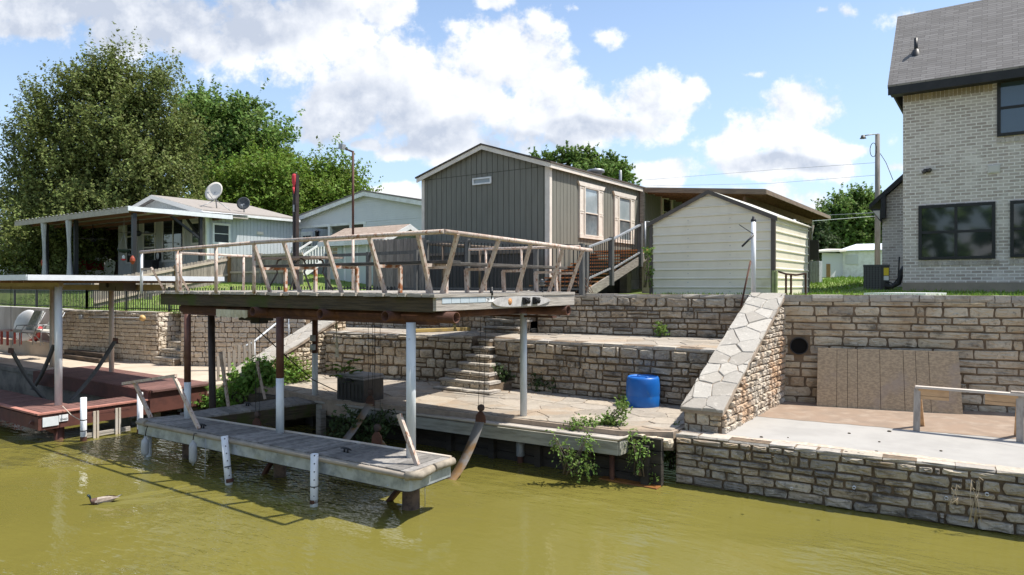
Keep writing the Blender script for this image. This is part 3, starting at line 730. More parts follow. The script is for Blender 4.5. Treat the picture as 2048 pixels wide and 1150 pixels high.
# ledge, terrace, left patio
LEDGE = [at(655, 800, z=ZL), at(820, 815, z=ZL), at(1000, 834, z=ZL), at(1240, 862, z=ZL)]
sheet('flagstone_ledge', [(-15.3, 9.72), (-13.2, 9.75), (LEDGE[0].x, LEDGE[0].y), (LEDGE[1].x, LEDGE[1].y), (LEDGE[2].x, LEDGE[2].y), (LEDGE[3].x, LEDGE[3].y), (-4.25, 10.55), (-4.2, D1.y+.2), (D0.x, D0.y+.3), (G1.x, G1.y+.3), (G0.x, G0.y+.3), (-15.3, 12.5)], ZL, M['cap_joint'], .3)
sheet('terrace_paving', [(G0.x-.5, G0.y+.28), (G1.x, G1.y+.28), (D0.x, D0.y+.28), (D1.x, D1.y+.28), (E1.x, E1.y+.1), (E0.x, E0.y+.1), (EL0.x-.6, EL0.y+.1)], ZT-.01, M['cap_joint'], .3)
LP_ = [(-15.2, 9.78), (-13.2, 9.80), (LEDGE[0].x, LEDGE[0].y+.05), (LEDGE[1].x, LEDGE[1].y+.05), (LEDGE[2].x, LEDGE[2].y+.05), (LEDGE[3].x, LEDGE[3].y+.05), (-4.3, 10.62), (-4.3, D1.y-.02), (D0.x, D0.y-.02), (G1.x, G1.y-.02), (G0.x, G0.y-.02), (-14.55, G0.y-.05), (-14.55, 9.9)]
f = MB(); flagstones(f, LP_, .52, random.Random(71), .016, .016); f.v = [(a, b, c+ZL) for a, b, c in f.v]; o = f.build('flagstone_ledge', M['ledge_stones'], loc=(-9, 11, ZL)); tag(o, kind='structure')
TP_ = [(G0.x, G0.y+.30), (G1.x, G1.y+.30), (D0.x, D0.y+.30), (D1.x, D1.y+.30), (E1.x, E1.y-.03), (E0.x, E0.y-.03), (EL0.x+1, EL0.y-.03)]
f = MB(); flagstones(f, TP_, .55, random.Random(72), .014, .016); f.v = [(a, b, c+ZT-.01) for a, b, c in f.v]; o = f.build('terrace_paving', M['ledge_stones'], loc=(-9, 14, ZT)); tag(o, kind='structure')
F0 = at(126, 713, z=.75); F1 = at(316, 727, z=.75); F2 = at(362, 731, z=.75); F3 = at(612, 735, z=.75)
sheet('left_patio', [(-60, 8.42), (-23.6, 8.42), (-15.76, 8.42), (-15.6, 8.6), (-15.4, 9.7), (-16.4, 12.6), (F3.x, F3.y+.3), (F2.x, F2.y+.4), (F1.x, F1.y+.4), (F0.x, F0.y+.4), (-60, F0.y+.6)], .75, M['concrete_tan'], .2)
sheet('upper_left_patio', [(-60, 9.9), (F0.x-1.4, 9.9), (F0.x-.02, F0.y-.2), (F0.x-.02, F0.y+1.4), (-60, F0.y+1.4)], 1.22, M['concrete_tan'], .47)

# left retaining walls
wall('stone_wall', 'pale limestone retaining wall at the left behind the red brown dock', F0, F1, .7, 2.32, M['stone_pale'], random.Random(21), ch=(.12, .17), cw=(.16, .36), gap=.018, cap=.06, thick=.3, depth=(.015, .04))
wall('stone_wall', 'pale limestone retaining wall seen between the dock posts', F2, F3, .7, 2.36, M['stone_pale'], random.Random(22), ch=(.12, .17), cw=(.16, .36), gap=.018, cap=.06, depth=(.015, .04))
bk = MB(); bk.bx(F1.x-.3, F2.x+.3, F1.y+1.55, F1.y+1.9, .6, 2.34); bk.bx(F1.x-.28, F1.x-.02, F1.y-.02, F1.y+1.6, .6, 2.31); bk.bx(F2.x+.02, F2.x+.28, F2.y+.05, F2.y+1.8, .6, 2.34)
fs_ = thing('stone_steps', 'narrow pale limestone steps set into the left retaining wall', 'steps', tuple(F1), 'stone steps between the terraces')
for i in range(7):
    zt = .75 + (i+1)*.225; s_ = random.Random(90+i)
    yy = F1.y - .12 + i*.22; a = (F1.x+.02, yy); b = (F2.x-.02, yy + .05)
    core(a, b, .7, zt-.05, 2.2-i*.22).build('riser', M['mortar'], fs_)
    mb = MB(); courses(mb, a, b, zt-.225, zt-.05, s_, ch=(.10, .16), cw=(.2, .4), gap=.016, depth=(.01, .03)); mb.build('stone_facing', M['stone_pale'], fs_)
    mb = MB(); coping(mb, a, b, zt-.055, .055, .28, s_, .04, (.3, .6)); mb.build('tread', M['cap'], fs_)
bk.build('cheek_wall', M['mortar'], fs_)
ck = MB(); courses(ck, (F1.x-.02, F1.y), (F1.x-.02, F1.y+1.6), .7, 2.3, random.Random(24), ch=(.12, .17), cw=(.16, .36), gap=.018, depth=(.015, .04)); courses(ck, (F1.x-.3, F1.y+1.55), (F2.x+.3, F1.y+1.55), 1.2, 2.3, random.Random(25), ch=(.12, .17), cw=(.16, .36), gap=.018, depth=(.015, .04)); ck.build('stone_facing', M['stone_pale'], fs_)
mb = MB(); mb.bx(-60, F0.x-.01, F0.y+.05, F0.y+.35, 1.0, 2.34)
o = mb.build('concrete_wall', mat('stained_concrete_wall', (0.46, 0.435, 0.40), (0.34, 0.315, 0.28), rough=.9, scale=1.5, stretch=(1, 1, .35), bump=.2, bscale=40), bevel=.015); tag(o, 'plain stained concrete retaining wall behind the two cushioned chairs', 'concrete wall')
mb = MB(); mb.bx(-60, -15.75, 8.24, 8.40, -.6, .72); mb.bx(-60, -15.75, 8.18, 8.44, .62, .74)
o = mb.build('seawall', M['concrete_old'], bevel=.01); tag(o, 'old grey concrete seawall under the left patio edge', 'seawall')

# bank under the back walkway: dark timber boards
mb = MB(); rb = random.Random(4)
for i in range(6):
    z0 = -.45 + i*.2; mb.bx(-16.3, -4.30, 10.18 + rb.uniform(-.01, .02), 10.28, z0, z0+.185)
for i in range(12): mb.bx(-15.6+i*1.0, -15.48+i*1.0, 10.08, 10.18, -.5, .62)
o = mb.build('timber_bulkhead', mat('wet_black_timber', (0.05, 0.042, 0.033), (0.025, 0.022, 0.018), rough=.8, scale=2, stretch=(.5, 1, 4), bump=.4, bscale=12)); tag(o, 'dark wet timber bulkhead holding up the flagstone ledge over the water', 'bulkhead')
mb = MB()
for i in range(46):
    x = -15.5 + i*.245; stone(mb, V(x, 10.33+.07*(i % 2), 0), V(1, 0, 0), V(0, -1, 0), 0, rb.uniform(.2, .34), rb.uniform(.52, .6), .745+rb.uniform(-.03, .03), rb.uniform(.1, .2), rb)
o.name = 'timber_bulkhead'; mb.build('edge_stones', M['stone_tan'], o)
mb = MB(); mb.bx(-15.5, -12.9, 9.55, 10.25, -.6, .66); tag(mb.build('earth_bank', mat('dark_bank_earth', (0.07, 0.055, 0.035), (0.04, 0.034, 0.024), rough=.95, scale=6, bump=.6, bscale=14), bevel=.08), kind='structure')
# rust coloured steel sill in the shallow water by the wall's end
mb = MB(); mb.bx(-5.3, -4.3, 10.0, 10.3, -.05, .02); tag(mb.build('steel_sill', mat('wet_rust_sill', (0.26, 0.105, 0.025), (0.17, 0.07, 0.02), rough=.5, scale=5), bevel=.01), 'rust orange steel ledge at the waterline beside the grey stone wall', 'steel ledge')

# ---------------------------------------------------------------- upland ground
FY = [(-400, 8.0), (-60, 10.9), (F0.x, F0.y+.3), (F1.x, F1.y+.3), (F3.x, F3.y+.3), (-15.2, 14.6), (EL0.x, EL0.y+.25), (E1.x, E1.y+.25), (-3.7, B0.y+.28), (B1.x, B1.y+.28), (400, 40)]
FY = sorted(FY)
def yf(x):
    for (x0, y0), (x1, y1) in zip(FY, FY[1:]):
        if x0 <= x <= x1: return y0 + (y1-y0)*(x-x0)/max(1e-6, x1-x0)
    return 10
def gz(x, y):
    s = max(0, y - yf(x))
    t = min(1, max(0, (x + 16.8)/2.0)); t = t*t*(3-2*t)
    left = 2.28 + 1.25*min(1, max(0, (s-.6)/7))**.9 + .012*max(0, s-8)
    right = ZU - .03 + .03*max(0, min(s, 26)-3.5)
    z = left*(1-t) + right*t
    return min(z, 4.6 + .002*max(0, s-60))
xs = [-420, -250, -150, -100, -75] + [-60 + i*1.0 for i in range(0, 86)] + [27, 32, 40, 60, 100, 180, 300, 420]
ss = [0, .3, .6, 1.0, 1.5, 2, 2.7, 3.5, 4.5, 5.5, 7, 8.5, 10.5, 13, 16, 20, 25, 30, 36, 45, 60, 90, 140, 220, 400, 700, 1100, 1800]
g = MB(); vs = []; fs = []
for x in xs:
    for s in ss: y = yf(x) + s; vs.append((x, y, gz(x, y)))
ns = len(ss)
for i in range(len(xs)-1):
    for j in range(ns-1): fs.append((i*ns+j, (i+1)*ns+j, (i+1)*ns+j+1, i*ns+j+1))
g.add(vs, fs, True)
lawn = mat('lawn', (0.125, 0.19, 0.035), (0.175, 0.22, 0.05), rough=.95, scale=3.5, bump=.5, bscale=40, col3=(0.24, 0.215, 0.09), scale3=.5, lo3=.55, hi3=.75)
tag(g.build('ground', lawn, loc=(0, 0, 0)), kind='structure')
# road beyond the shed, at the right
mb = MB(); vs = []; fs = []; n = 30
for i in range(n+1):
    x = -30 + 80*i/n
    for y in (41, 46.5): vs.append((x, y, gz(x, y) + .02))
for i in range(n): fs.append((2*i, 2*i+2, 2*i+3, 2*i+1))
mb.add(vs, fs); tag(mb.build('road', mat('pale_gravel_road', (0.42, 0.37, 0.31), (0.36, 0.32, 0.27), rough=.95, scale=2, bump=.3, bscale=60)), kind='structure')

# ---------------------------------------------------------------- water
def water_mat():
    m = bpy.data.materials.new('murky_green_water'); m.use_nodes = True
    nt = m.node_tree; N = nt.nodes; L = nt.links; b = N['Principled BSDF']
    b.inputs['Roughness'].default_value = 0.035; b.inputs['IOR'].default_value = 1.333
    tc = N.new('ShaderNodeTexCoord')
    def noise(s, d, st=(1, 1, 1), rz=0):
        mp = N.new('ShaderNodeMapping'); mp.inputs['Scale'].default_value = st; mp.inputs['Rotation'].default_value = (0, 0, rz); L.new(tc.outputs['Object'], mp.inputs[0])
        n = N.new('ShaderNodeTexNoise'); n.inputs['Scale'].default_value = s; n.inputs['Detail'].default_value = d; n.inputs['Roughness'].default_value = .5; L.new(mp.outputs[0], n.inputs['Vector']); return n.outputs['Fac']
    x = N.new('ShaderNodeMix'); x.data_type = 'RGBA'; L.new(noise(.35, 3), x.inputs[0]); x.inputs[6].default_value = (0.132, 0.120, 0.027, 1); x.inputs[7].default_value = (0.168, 0.146, 0.034, 1)
    L.new(x.outputs[2], b.inputs['Base Color'])
    def mul(a, c):
        q = N.new('ShaderNodeMath'); q.operation = 'MULTIPLY'
        for i, k in enumerate((a, c)):
            if isinstance(k, float): q.inputs[i].default_value = k
            else: L.new(k, q.inputs[i])
        return q.outputs[0]
    def add(a, c):
        q = N.new('ShaderNodeMath'); q.operation = 'ADD'; L.new(a, q.inputs[0]); L.new(c, q.inputs[1]); return q.outputs[0]
    r = N.new('ShaderNodeMapRange'); r.interpolation_type = 'SMOOTHSTEP'; L.new(noise(.22, 2), r.inputs[0]); r.inputs[1].default_value = .40; r.inputs[2].default_value = .62; r.inputs[3].default_value = .12
    hgt = add(mul(noise(1.5, 2, (.7, 1.5, 1), R(-25)), .55), add(mul(noise(4.2, 3, (.55, 1.5, 1), R(-35)), .42), mul(noise(11, 2, (.6, 1.4, 1), R(-30)), .14)))
    hgt = mul(hgt, r.outputs[0])
    bp = N.new('ShaderNodeBump'); bp.inputs['Strength'].default_value = .6; bp.inputs['Distance'].default_value = .21
    L.new(hgt, bp.inputs['Height']); L.new(bp.outputs[0], b.inputs['Normal'])
    return m
mb = MB(); mb.add([(-500, -300, 0), (200, -300, 0), (200, 16, 0), (-500, 16, 0)], [(0, 1, 2, 3)])
tag(mb.build('water', water_mat(), loc=(0, 0, 0)), kind='structure')
# ---------------------------------------------------------------- the boat dock with its raised deck
ZD = 0.72
P_ = lambda px, py: at(px, py, z=ZD)
dock = thing('boat_dock', 'weathered grey U shaped boat dock carrying a raised deck with rusty white railings', 'boat dock', (-9.5, 7.0, 0))
FA, FB = P_(277, 838), P_(818, 944)          # lake edge, left and right corner
FC, FD = P_(902, 915), P_(390, 835)          # slip edge of the front walkway
LA, LB = P_(623, 788), P_(634, 803)          # far end of the left walkway
BA, BB = P_(1238, 878), P_(1265, 868)        # right end of the back walkway
rd = random.Random(12)
def planks(mb, p0, p1, q0, q1, w=.14, th=.035, gap=.008, z=ZD, j=.012):
    """boards laid from line p0-p1 across to line q0-q1"""
    n = max(1, int((p1-p0).length / w))
    for i in range(n):
        a, b = i/n, (i+1)/n; g = gap/(p1-p0).length
        A, B, C, D = p0.lerp(p1, a+g/2), p0.lerp(p1, b-g/2), q0.lerp(q1, b-g/2), q0.lerp(q1, a+g/2)
        e = (D-A).normalized(); j1, j2 = rd.uniform(-j, j), rd.uniform(-j, j); dz = rd.uniform(-.004, .004)
        mb.prism([V(*(A+e*-j1)[:2], z-th+dz), V(*(B+e*-j1)[:2], z-th+dz), V(*(C+e*j2)[:2], z-th+dz), V(*(D+e*j2)[:2], z-th+dz)], V(0, 0, th))
m = MB(); planks(m, FA, FB, FD + (FD-FC)*.085, FC); m.build('front_decking', M['deck_grey'], dock)
m = MB(); planks(m, FD + V(.02, .05, 0), LB + V(.03, 0, 0), FA + V(0.05, .75, 0), LA); m.build('side_decking', M['deck_grey'], dock)
m = MB()
BL = V(LB.x, LB.y, ZD)
for k in range(4):       # long boards on the back walkway
    t0, t1 = k/4+.01, (k+1)/4-.01
    a0, a1 = BL.lerp(LA+V(.9, .1, 0), t0), BL.lerp(LA+V(.9, .1, 0), t1); b0, b1 = BA.lerp(BB, t0), BA.lerp(BB, t1)
    m.prism([V(p.x, p.y, ZD-.04) for p in (a0, b0, b1, a1)], V(0, 0, .038))
m.build('back_decking', M['wood_light'], dock)
# galvanised fascia round the lake side with rounded corner
def ribbon(pts, z0, z1, t, mb):
    pts = [Vector((p[0], p[1], 0)) for p in pts]; n = len(pts); nr = []
    for i in range(n):
        d = (pts[min(i+1, n-1)] - pts[max(i-1, 0)]).normalized(); nr.append(V(d.y, -d.x, 0))
    vs = []
    for i, p in enumerate(pts):
        for o_, z in ((0, z0), (0, z1), (-t, z1), (-t, z0)): vs.append(p + nr[i]*o_ + V(0, 0, z))
    fs = [(0, 1, 2, 3), ((n-1)*4+3, (n-1)*4+2, (n-1)*4+1, (n-1)*4)]
    for i in range(n-1):
        for k in range(4): fs.append((i*4+k, (i+1)*4+k, (i+1)*4+(k+1) % 4, i*4+(k+1) % 4))
    mb.add(vs, fs, False)
def corner_path(a, b, c, r=.11, n=6):
    d0 = (a-b).normalized(); d1 = (c-b).normalized(); out = [a]
    for i in range(n+1):
        t = i/n; p = b + d0*r*(1-t)**2 + d1*r*t**2
        out.append(p)
    return out + [c]
fp = corner_path(FA, FB, FC)
m = MB(); n0 = []
for i in range(len(fp)-1):
    k = 8 if i == 0 else 1
    for q in range(k): n0.append(fp[i].lerp(fp[i+1], q/k))
n0.append(fp[-1]); ribbon([p + V(rd.uniform(-.006, .006), rd.uniform(-.006, .006), 0) for p in n0], .455, .622, .012, m)
for k in range(26):
    q = FA.lerp(FB, (k+.5)/26); q.z = .60 if k % 2 else .48; m.lathe(q, [(0, .012), (.010, .010), (.013, .0)], 8, axis=(0, -1, 0))
m.build('front_fascia', M['galv'], dock)
m = MB(); ribbon([p + V(-.035 if i > 1 else .0, .035, 0) for i, p in enumerate(fp)], .43, .68, .05, m); m.build('front_joist', M['wood_black'], dock)
m = MB(); bp = [p + V(0, -.015, .0) for p in fp]
m.tube([V(p.x, p.y, .665) for p in bp], .040, 10); m.build('front_bumper', mat('tan_rubber_bumper', (0.36, 0.31, 0.25), (0.27, 0.235, 0.19), rough=.8, scale=3), dock)
cb_ = [MB(), MB(), MB()]; cb_[0].tube([V(p.x, p.y, .67) for p in (FA + V(-.02, .05, 0), FA + V(.3, -.0, 0))], .062, 10); cb_[1].tube([V(p.x, p.y, .665) for p in (FB+V(-.05, -.02, 0), FB+V(.10, .1, 0), FB.lerp(FC, .5)+V(.02, 0, 0))], .058, 10); cb_[2].tube([V(p.x, p.y, .67) for p in (FB.lerp(FC, .55)+V(.02, 0, 0), FC+V(.02, 0.02, 0))], .055, 10)
CRK = mat('cracked_tan_foam', (0.33, 0.285, 0.225), (0.22, 0.19, 0.15), rough=.9, scale=9)
for m in cb_: m.build('corner_bumper', CRK, dock)
m = MB(); m.tube([V(p.x, p.y, ZD+.005) for p in (FD, FC)], .022, 8); m.build('slip_edge_strip', M['tan_post'], dock)
# joists under the side and back walkways
m = MB(); m.beam(FD+V(0, 0, -.16), LB+V(0, 0, -.16), .06, .26); m.beam(LB+V(-.65, .15, -.16), FA+V(.06, .3, -.16), .06, .24)
for t in (.2, .5, .8): p = FD.lerp(LB, t); m.beam(p+V(.05, 0, -.2), p+V(-.7, 0, -.2), .05, .2)
m.build('side_joist', M['wood_moss'], dock)
m = MB(); m.beam(BL+V(0, -.02, -.15), BA+V(0, -.02, -.15), .05, .21); m.beam(BA+V(0, -.02, -.15), BB+V(0, 0, -.15), .05, .21); m.build('back_fascia', mat('weathered_pale_fascia', (0.34, 0.335, 0.29), (0.22, 0.215, 0.18), rough=.85, scale=3, stretch=(.7, 2, 6), bump=.3, bscale=8), dock)
m = MB(); m.tube([BL+V(0, -.05, .0), BA+V(.02, -.05, .0), BB+V(.04, 0, 0)], .026, 8); m.build('back_bumper', mat('pale_tan_strip', (0.45, 0.40, 0.34), (0.36, 0.32, 0.27), rough=.8), dock)
# piles and posts
def post(px, py, r, top, low_white, mt_low, mt_top, name='post', dx=0):
    p = P_(px, py); p.z = 0
    a = MB(); a.tube([p+V(0, 0, ZD-.05), p+V(dx*.5, 0, low_white)], r, 18); o = a.build(name, mt_low, dock)
    if top > low_white + .05:
        a = MB(); a.tube([p+V(dx*.5, 0, low_white), p+V(dx, 0, top)], r*.98, 18); a.build('post_upper', mt_top, o)
    return p
posts = [post(375, 836, .060, 2.62, 1.38, M['post_white'], M['brown_paint']), post(560, 865, .064, 2.62, 1.62, M['post_white'], M['brown_paint']),
         post(822, 914, .068, 2.62, 2.62, M['post_white'], M['brown_paint']), post(1047, 842, .062, 2.64, 2.64, M['post_white'], M['post_white']),
         post(630, 798, .062, 2.64, 1.70, M['post_white'], M['brown_paint'])]
a = MB(); p = P_(427, 815); a.tube([V(p.x, p.y, -.5), V(p.x-.08, p.y, 2.62)], .066, 14); a.build('post', mat('dark_brown_post', (0.05, 0.035, 0.03), (0.03, 0.022, 0.02), rough=.6), dock)
m = MB()
pm = M['rust']
for p, r in ((posts[2], .125), (posts[1], .10), (posts[0], .09)):
    m = MB(); m.tube([V(p.x, p.y, -.8), V(p.x, p.y, .10), V(p.x, p.y, .42)], [r, r, r*.96], 16); m.build('pile', mat('stained_concrete_pile', (0.17, 0.115, 0.08), (0.07, 0.05, 0.04), rough=.9, scale=8, bump=.4, bscale=20), dock)
for px, py in ((296, 893),):
    p = at(px, py, z=.18); m = MB(); m.tube([V(p.x, p.y, -.8), V(p.x, p.y, .62)], .062, 14); m.build('pile', M['post_white'], dock)
p = P_(1047, 842); m = MB(); m.tube([V(p.x, p.y-.1, -.7), V(p.x, p.y-.1, .56)], .055, 12); m.build('pile', M['rust'], dock)
m = MB(); m.lathe(V(p.x, p.y-.1, .12), [(.075, 0), (.078, .3), (.06, .31)], 12); m.build('pile_sleeve', M['grey_metal'], dock)
p = at(1224, 905, z=.45); m = MB(); m.tube([V(p.x, p.y, -.7), V(p.x, p.y, .55)], .042, 10); m.build('pile', M['rust'], dock)
p = at(642, 830, z=.5); m = MB(); m.box((p.x, p.y, -.05), (.14, .14, 1.3)); m.build('pile', M['wood_grey'], dock)
p = at(712, 822, z=.5); m = MB(); m.box((p.x, p.y+.15, -.05), (.14, .14, 1.3)); m.build('pile', M['wood_grey'], dock)
p = posts[1]; m = MB(); m.beam(V(p.x-.5, p.y-.1, -.25), V(p.x-.08, p.y, .38), .09, .05); m.build('pile_brace', M['rust'], dock)
p = posts[2]; m = MB(); m.beam(V(p.x-.75, p.y+.1, -.25), V(p.x-.1, p.y, .36), .09, .05); m.build('pile_brace', M['rust'], dock)
# loose inclined rails of the lower dock
PB = lambda px, py, z: at(px, py, z=z)
m = MB()
a0 = P_(302, 836); m.beam(a0, at(269, 764, Y=a0.y-.05), .055, .055); m.build('rail_post', M['rusty_white'], dock)
b0 = P_(398, 858); b1 = at(354, 765, Y=b0.y-.05)
m = MB(); m.beam(b0, b1, .05, .05); m.beam(b1, at(347, 752, Y=b0.y-.05), .045, .045); m.build('rail_post', M['rusty_white'], dock)
m = MB(); m.beam(at(246, 767, Y=b0.y-.05), at(352, 751, Y=b0.y-.05), .05, .05); m.build('lower_rail', M['rusty_white'], dock)
a0 = P_(835, 930); m = MB(); m.beam(a0, at(798, 828, Y=a0.y-.05), .055, .055); m.build('rail_post', M['rusty_white'], dock)
a0 = P_(457, 812); m = MB(); m.beam(a0, at(446, 740, Y=a0.y-.2), .05, .05); m.beam(at(446, 740, Y=a0.y-.2), at(441, 705, Y=a0.y-.25), .05, .05); m.build('rail_post', M['rusty_white'], dock)
a0 = P_(530, 798); m = MB(); m.beam(a0, at(517, 742, Y=a0.y-.1), .05, .05); m.beam(at(517, 742, Y=a0.y-.1), at(515, 722, Y=a0.y-.1), .045, .045); m.build('rail_post', M['rusty_white'], dock)
# cleats
for px, py in ((495, 812), (405, 856), (692, 905)):
    p = P_(px, py); m = MB(); m.tube([p+V(-.11, 0, .05), p+V(-.05, 0, .062), p+V(.05, 0, .062), p+V(.11, 0, .05)], [.01, .016, .016, .01], 8); m.tube([p+V(-.035, 0, 0), p+V(-.035, 0, .06)], .014, 8); m.tube([p+V(.035, 0, 0), p+V(.035, 0, .06)], .014, 8)
    m.build('cleat', M['black_metal'], dock)

# raised deck
ZK = 3.03
KX0, KX1, KY0, KY1 = -13.35, -6.25, 7.12, 10.85
m = MB(); x = KX0 - .35; k = 0
while x < KX1 + .02:
    w = .145; dz = rd.uniform(-.006, .006)
    m.bx(x, min(x+w-.010, KX1+.03), KY0-.07+rd.uniform(-.035, .03), KY1+rd.uniform(-.02, .02), ZK-.045+dz, ZK+dz); x += w; k += 1
m.build('upper_decking', M['wood_light'], dock)
m = MB(); m.bx(KX0, KX0+1.55, KY0-.015, KY0+.045, 2.77, 2.982); m.bx(KX0+1.555, KX1-.05, KY0-.02, KY0+.04, 2.775, 2.980); m.build('front_beam', M['wood_moss'], dock, bevel=.006)
m = MB(); m.bx(KX1-.048, KX1+.012, KY0-.02, KY1, 2.79, 2.982); m.build('side_beam', M['wood_light'], dock, bevel=.006)
m = MB()
for y in (8.0, 8.9, 9.8, 10.8): m.bx(KX0+.05, KX1-.06, y-.03, y+.03, 2.80, 2.975)
m.build('upper_joist', M['wood_grey'], dock)
for px in (505, 640, 770):
    q = at(px, 627, Y=KY0-.10); m = MB(); m.pipe((q.x, q.y, 2.705), (q.x, 10.75, 2.705), .078, .012, 20); m.build('girder_pipe', M['rust'], dock)
m = MB(); m.pipe((KX0+.4, 7.34, 2.70), (at(913, 628, Y=7.34).x, 7.34, 2.70), .080, .012, 20); m.build('girder_pipe', M['rust'], dock)
q = at(372, 627, Y=KY0+.2); m = MB(); m.pipe((q.x, q.y, 2.70), (q.x, 10.75, 2.70), .085, .012, 20); m.build('girder_pipe', M['rust'], dock)
m = MB(); m.pipe((KX0+.2, 10.62, 2.70), (at(1137, 620, Y=10.62).x, 10.62, 2.70), .088, .012, 20); m.build('girder_pipe', M['rust'], dock)
m = MB(); m.bx(-12.9, -6.45, 7.30, 7.42, 2.585, 2.625); m.bx(-12.9, -6.45, 7.30, 7.315, 2.625, 2.69); m.build('girder_channel', M['rust'], dock)
m = MB(); m.bx(-12.9, -6.3, 10.2, 10.34, 2.58, 2.612); m.build('girder_channel', M['rust'], dock)
m = MB(); q = at(430, 620, Y=7.05); q2 = at(492, 620, Y=7.05); nw = 18; vs = []
for i in range(nw+1):
    x = q.x + (q2.x-q.x)*i/nw; yy = 7.07 - .012*(i % 2)
    vs += [(x, yy, 2.72), (x, yy, 2.60-.01*(i % 3))]
m.add(vs, [(2*i, 2*i+1, 2*i+3, 2*i+2) for i in range(nw)]); m.prism([(q.x, 7.075, 2.60), (q2.x, 7.075, 2.60), (q2.x, 7.075, 2.72), (q.x, 7.075, 2.72)], (0, .01, 0))
m.build('corrugated_scrap', mat('cream_corrugated_sheet', (0.62, 0.58, 0.44), (0.40, 0.36, 0.24), rough=.6, scale=6), dock)
m = MB(); q = at(512, 641, Y=7.6); m.box((q.x, 7.6, 2.56), (.62, .3, .10)); m.box((q.x+.1, 7.6, 2.50), (.25, .2, .08)); m.build('hoist_motor', M['black_rubber'], dock, bevel=.01)
# gangway from the deck back to the bank
m = MB(); ga, gb = V(-10.6, 10.85, ZK-.002), V(-8.9, 10.85, ZK-.002); gc, gd = V(-11.0, 14.75, ZK-.03), V(-9.5, 14.75, ZK-.03)
for i in range(26):
    t0, t1 = i/26+.002, (i+1)/26-.002
    m.prism([p+V(0, 0, -.04) for p in (ga.lerp(gc, t0), gb.lerp(gd, t0), gb.lerp(gd, t1), ga.lerp(gc, t1))], V(0, 0, .04))
m.build('gangway_decking', M['wood_light'], dock)
m = MB(); m.beam(gb+V(-.1, 0, -.15), gd+V(-.1, 0, -.15), .06, .2); m.beam(ga+V(.1, 0, -.15), gc+V(.1, 0, -.15), .06, .2); m.build('gangway_beam', M['wood_grey'], dock)
# bench-railing: top rail, leaning posts, brackets, planks
RZ = 3.86
yF = KY0 - .12; xR = KX1 + .24
tl = at(281, 503, Y=yF)
cr0 = V(xR, yF, RZ)
rail = MB(); lm = at(503, 488, Y=yF)
rail.tube([V(tl.x, yF, RZ-.06), V(lm.x, yF, RZ-.005)], .031, 10); rail.tube([V(lm.x, yF, RZ), cr0], .033, 10)
rail.tube([cr0+V(.0, 0, 0), V(xR+.05, KY1+.12, RZ-.09)], .033, 10)
rail.build('top_rail', M['rusty_white'], dock)
def lean(tp, bp_, name='leaning_post'):
    m = MB(); m.beam(bp_, tp, .057, .045, up=(0, 1, 0) if abs((tp-bp_).x) < .1 else (1, 0, 0)); return m.build(name, M['rusty_white'], dock)
fb = [(540, 582), (600, 582), (683, 582), (770, 582), (862, 582)]
ft = [507, 567, 650, 738, 836]
yB = KY0 + .22
for (bx_, _), tx in zip(fb, ft):
    b = at(bx_, 580, Y=yB); t = at(tx, 480, Y=yF)
    lean(V(t.x, yF, RZ-.01), V(b.x, yB, ZK))
    m = MB(); bm = V(t.x, yF, RZ).lerp(V(b.x, yB, ZK), .52); vx = V(b.x+.02, yB+.30, bm.z)
    m.beam(bm, vx, .05, .045); m.beam(vx, V(vx.x, vx.y, ZK), .05, .05); m.build('bench_bracket', M['rusty_orange'] if bx_ < 800 else M['rusty_white'], dock)
xB = KX1 - .16
rt = [915, 998, 1062, 1127, 1166]; rb_ = [884, 961, 1034, 1098, 1137]
for tx, bx_ in zip(rt, rb_):
    t = at(tx, 480, X=xR+.02); b = at(bx_, 580, X=xB)
    t.z = RZ-.01-.08*(t.y-yF)/(KY1-yF)
    lean(t, V(b.x, b.y, ZK))
    m = MB(); bm = t.lerp(V(b.x, b.y, ZK), .55); vx = V(xB-.28, b.y, bm.z)
    m.beam(bm, vx, .05, .04); m.beam(vx, V(vx.x+.02, vx.y, ZK), .05, .05); m.build('bench_bracket', M['rusty_white'], dock)
pz = 3.45
m = MB(); pl = at(520, 533, Y=yB+.12); m.bx(pl.x, KX1+.02, yB-.02, yB+.28, pz, pz+.045); m.build('bench_plank', M['wood_black'], dock, bevel=.006)
m = MB(); m.bx(xB-.30, xB+.0, yB+.3, KY1+.05, pz-.01, pz+.035); m.build('bench_plank', M['wood_black_right'], dock, bevel=.006)
for px in (283,):
    q = at(px, 540, Y=yF+.02); m = MB(); m.tube([V(q.x, q.y, ZK-.05), V(q.x, q.y, RZ-.06)], .026, 10); m.build('rail_post', M['post_white'], dock)
for px, y in ((354, yF+.02), (432, yF+.02), (508, yF+.05)):
    q = at(px, 540, Y=y); m = MB(); m.tube([V(q.x, q.y, ZK-.02), V(q.x, q.y, RZ-.04)], .029, 10); m.build('rail_post', M['rusty_white'], dock)
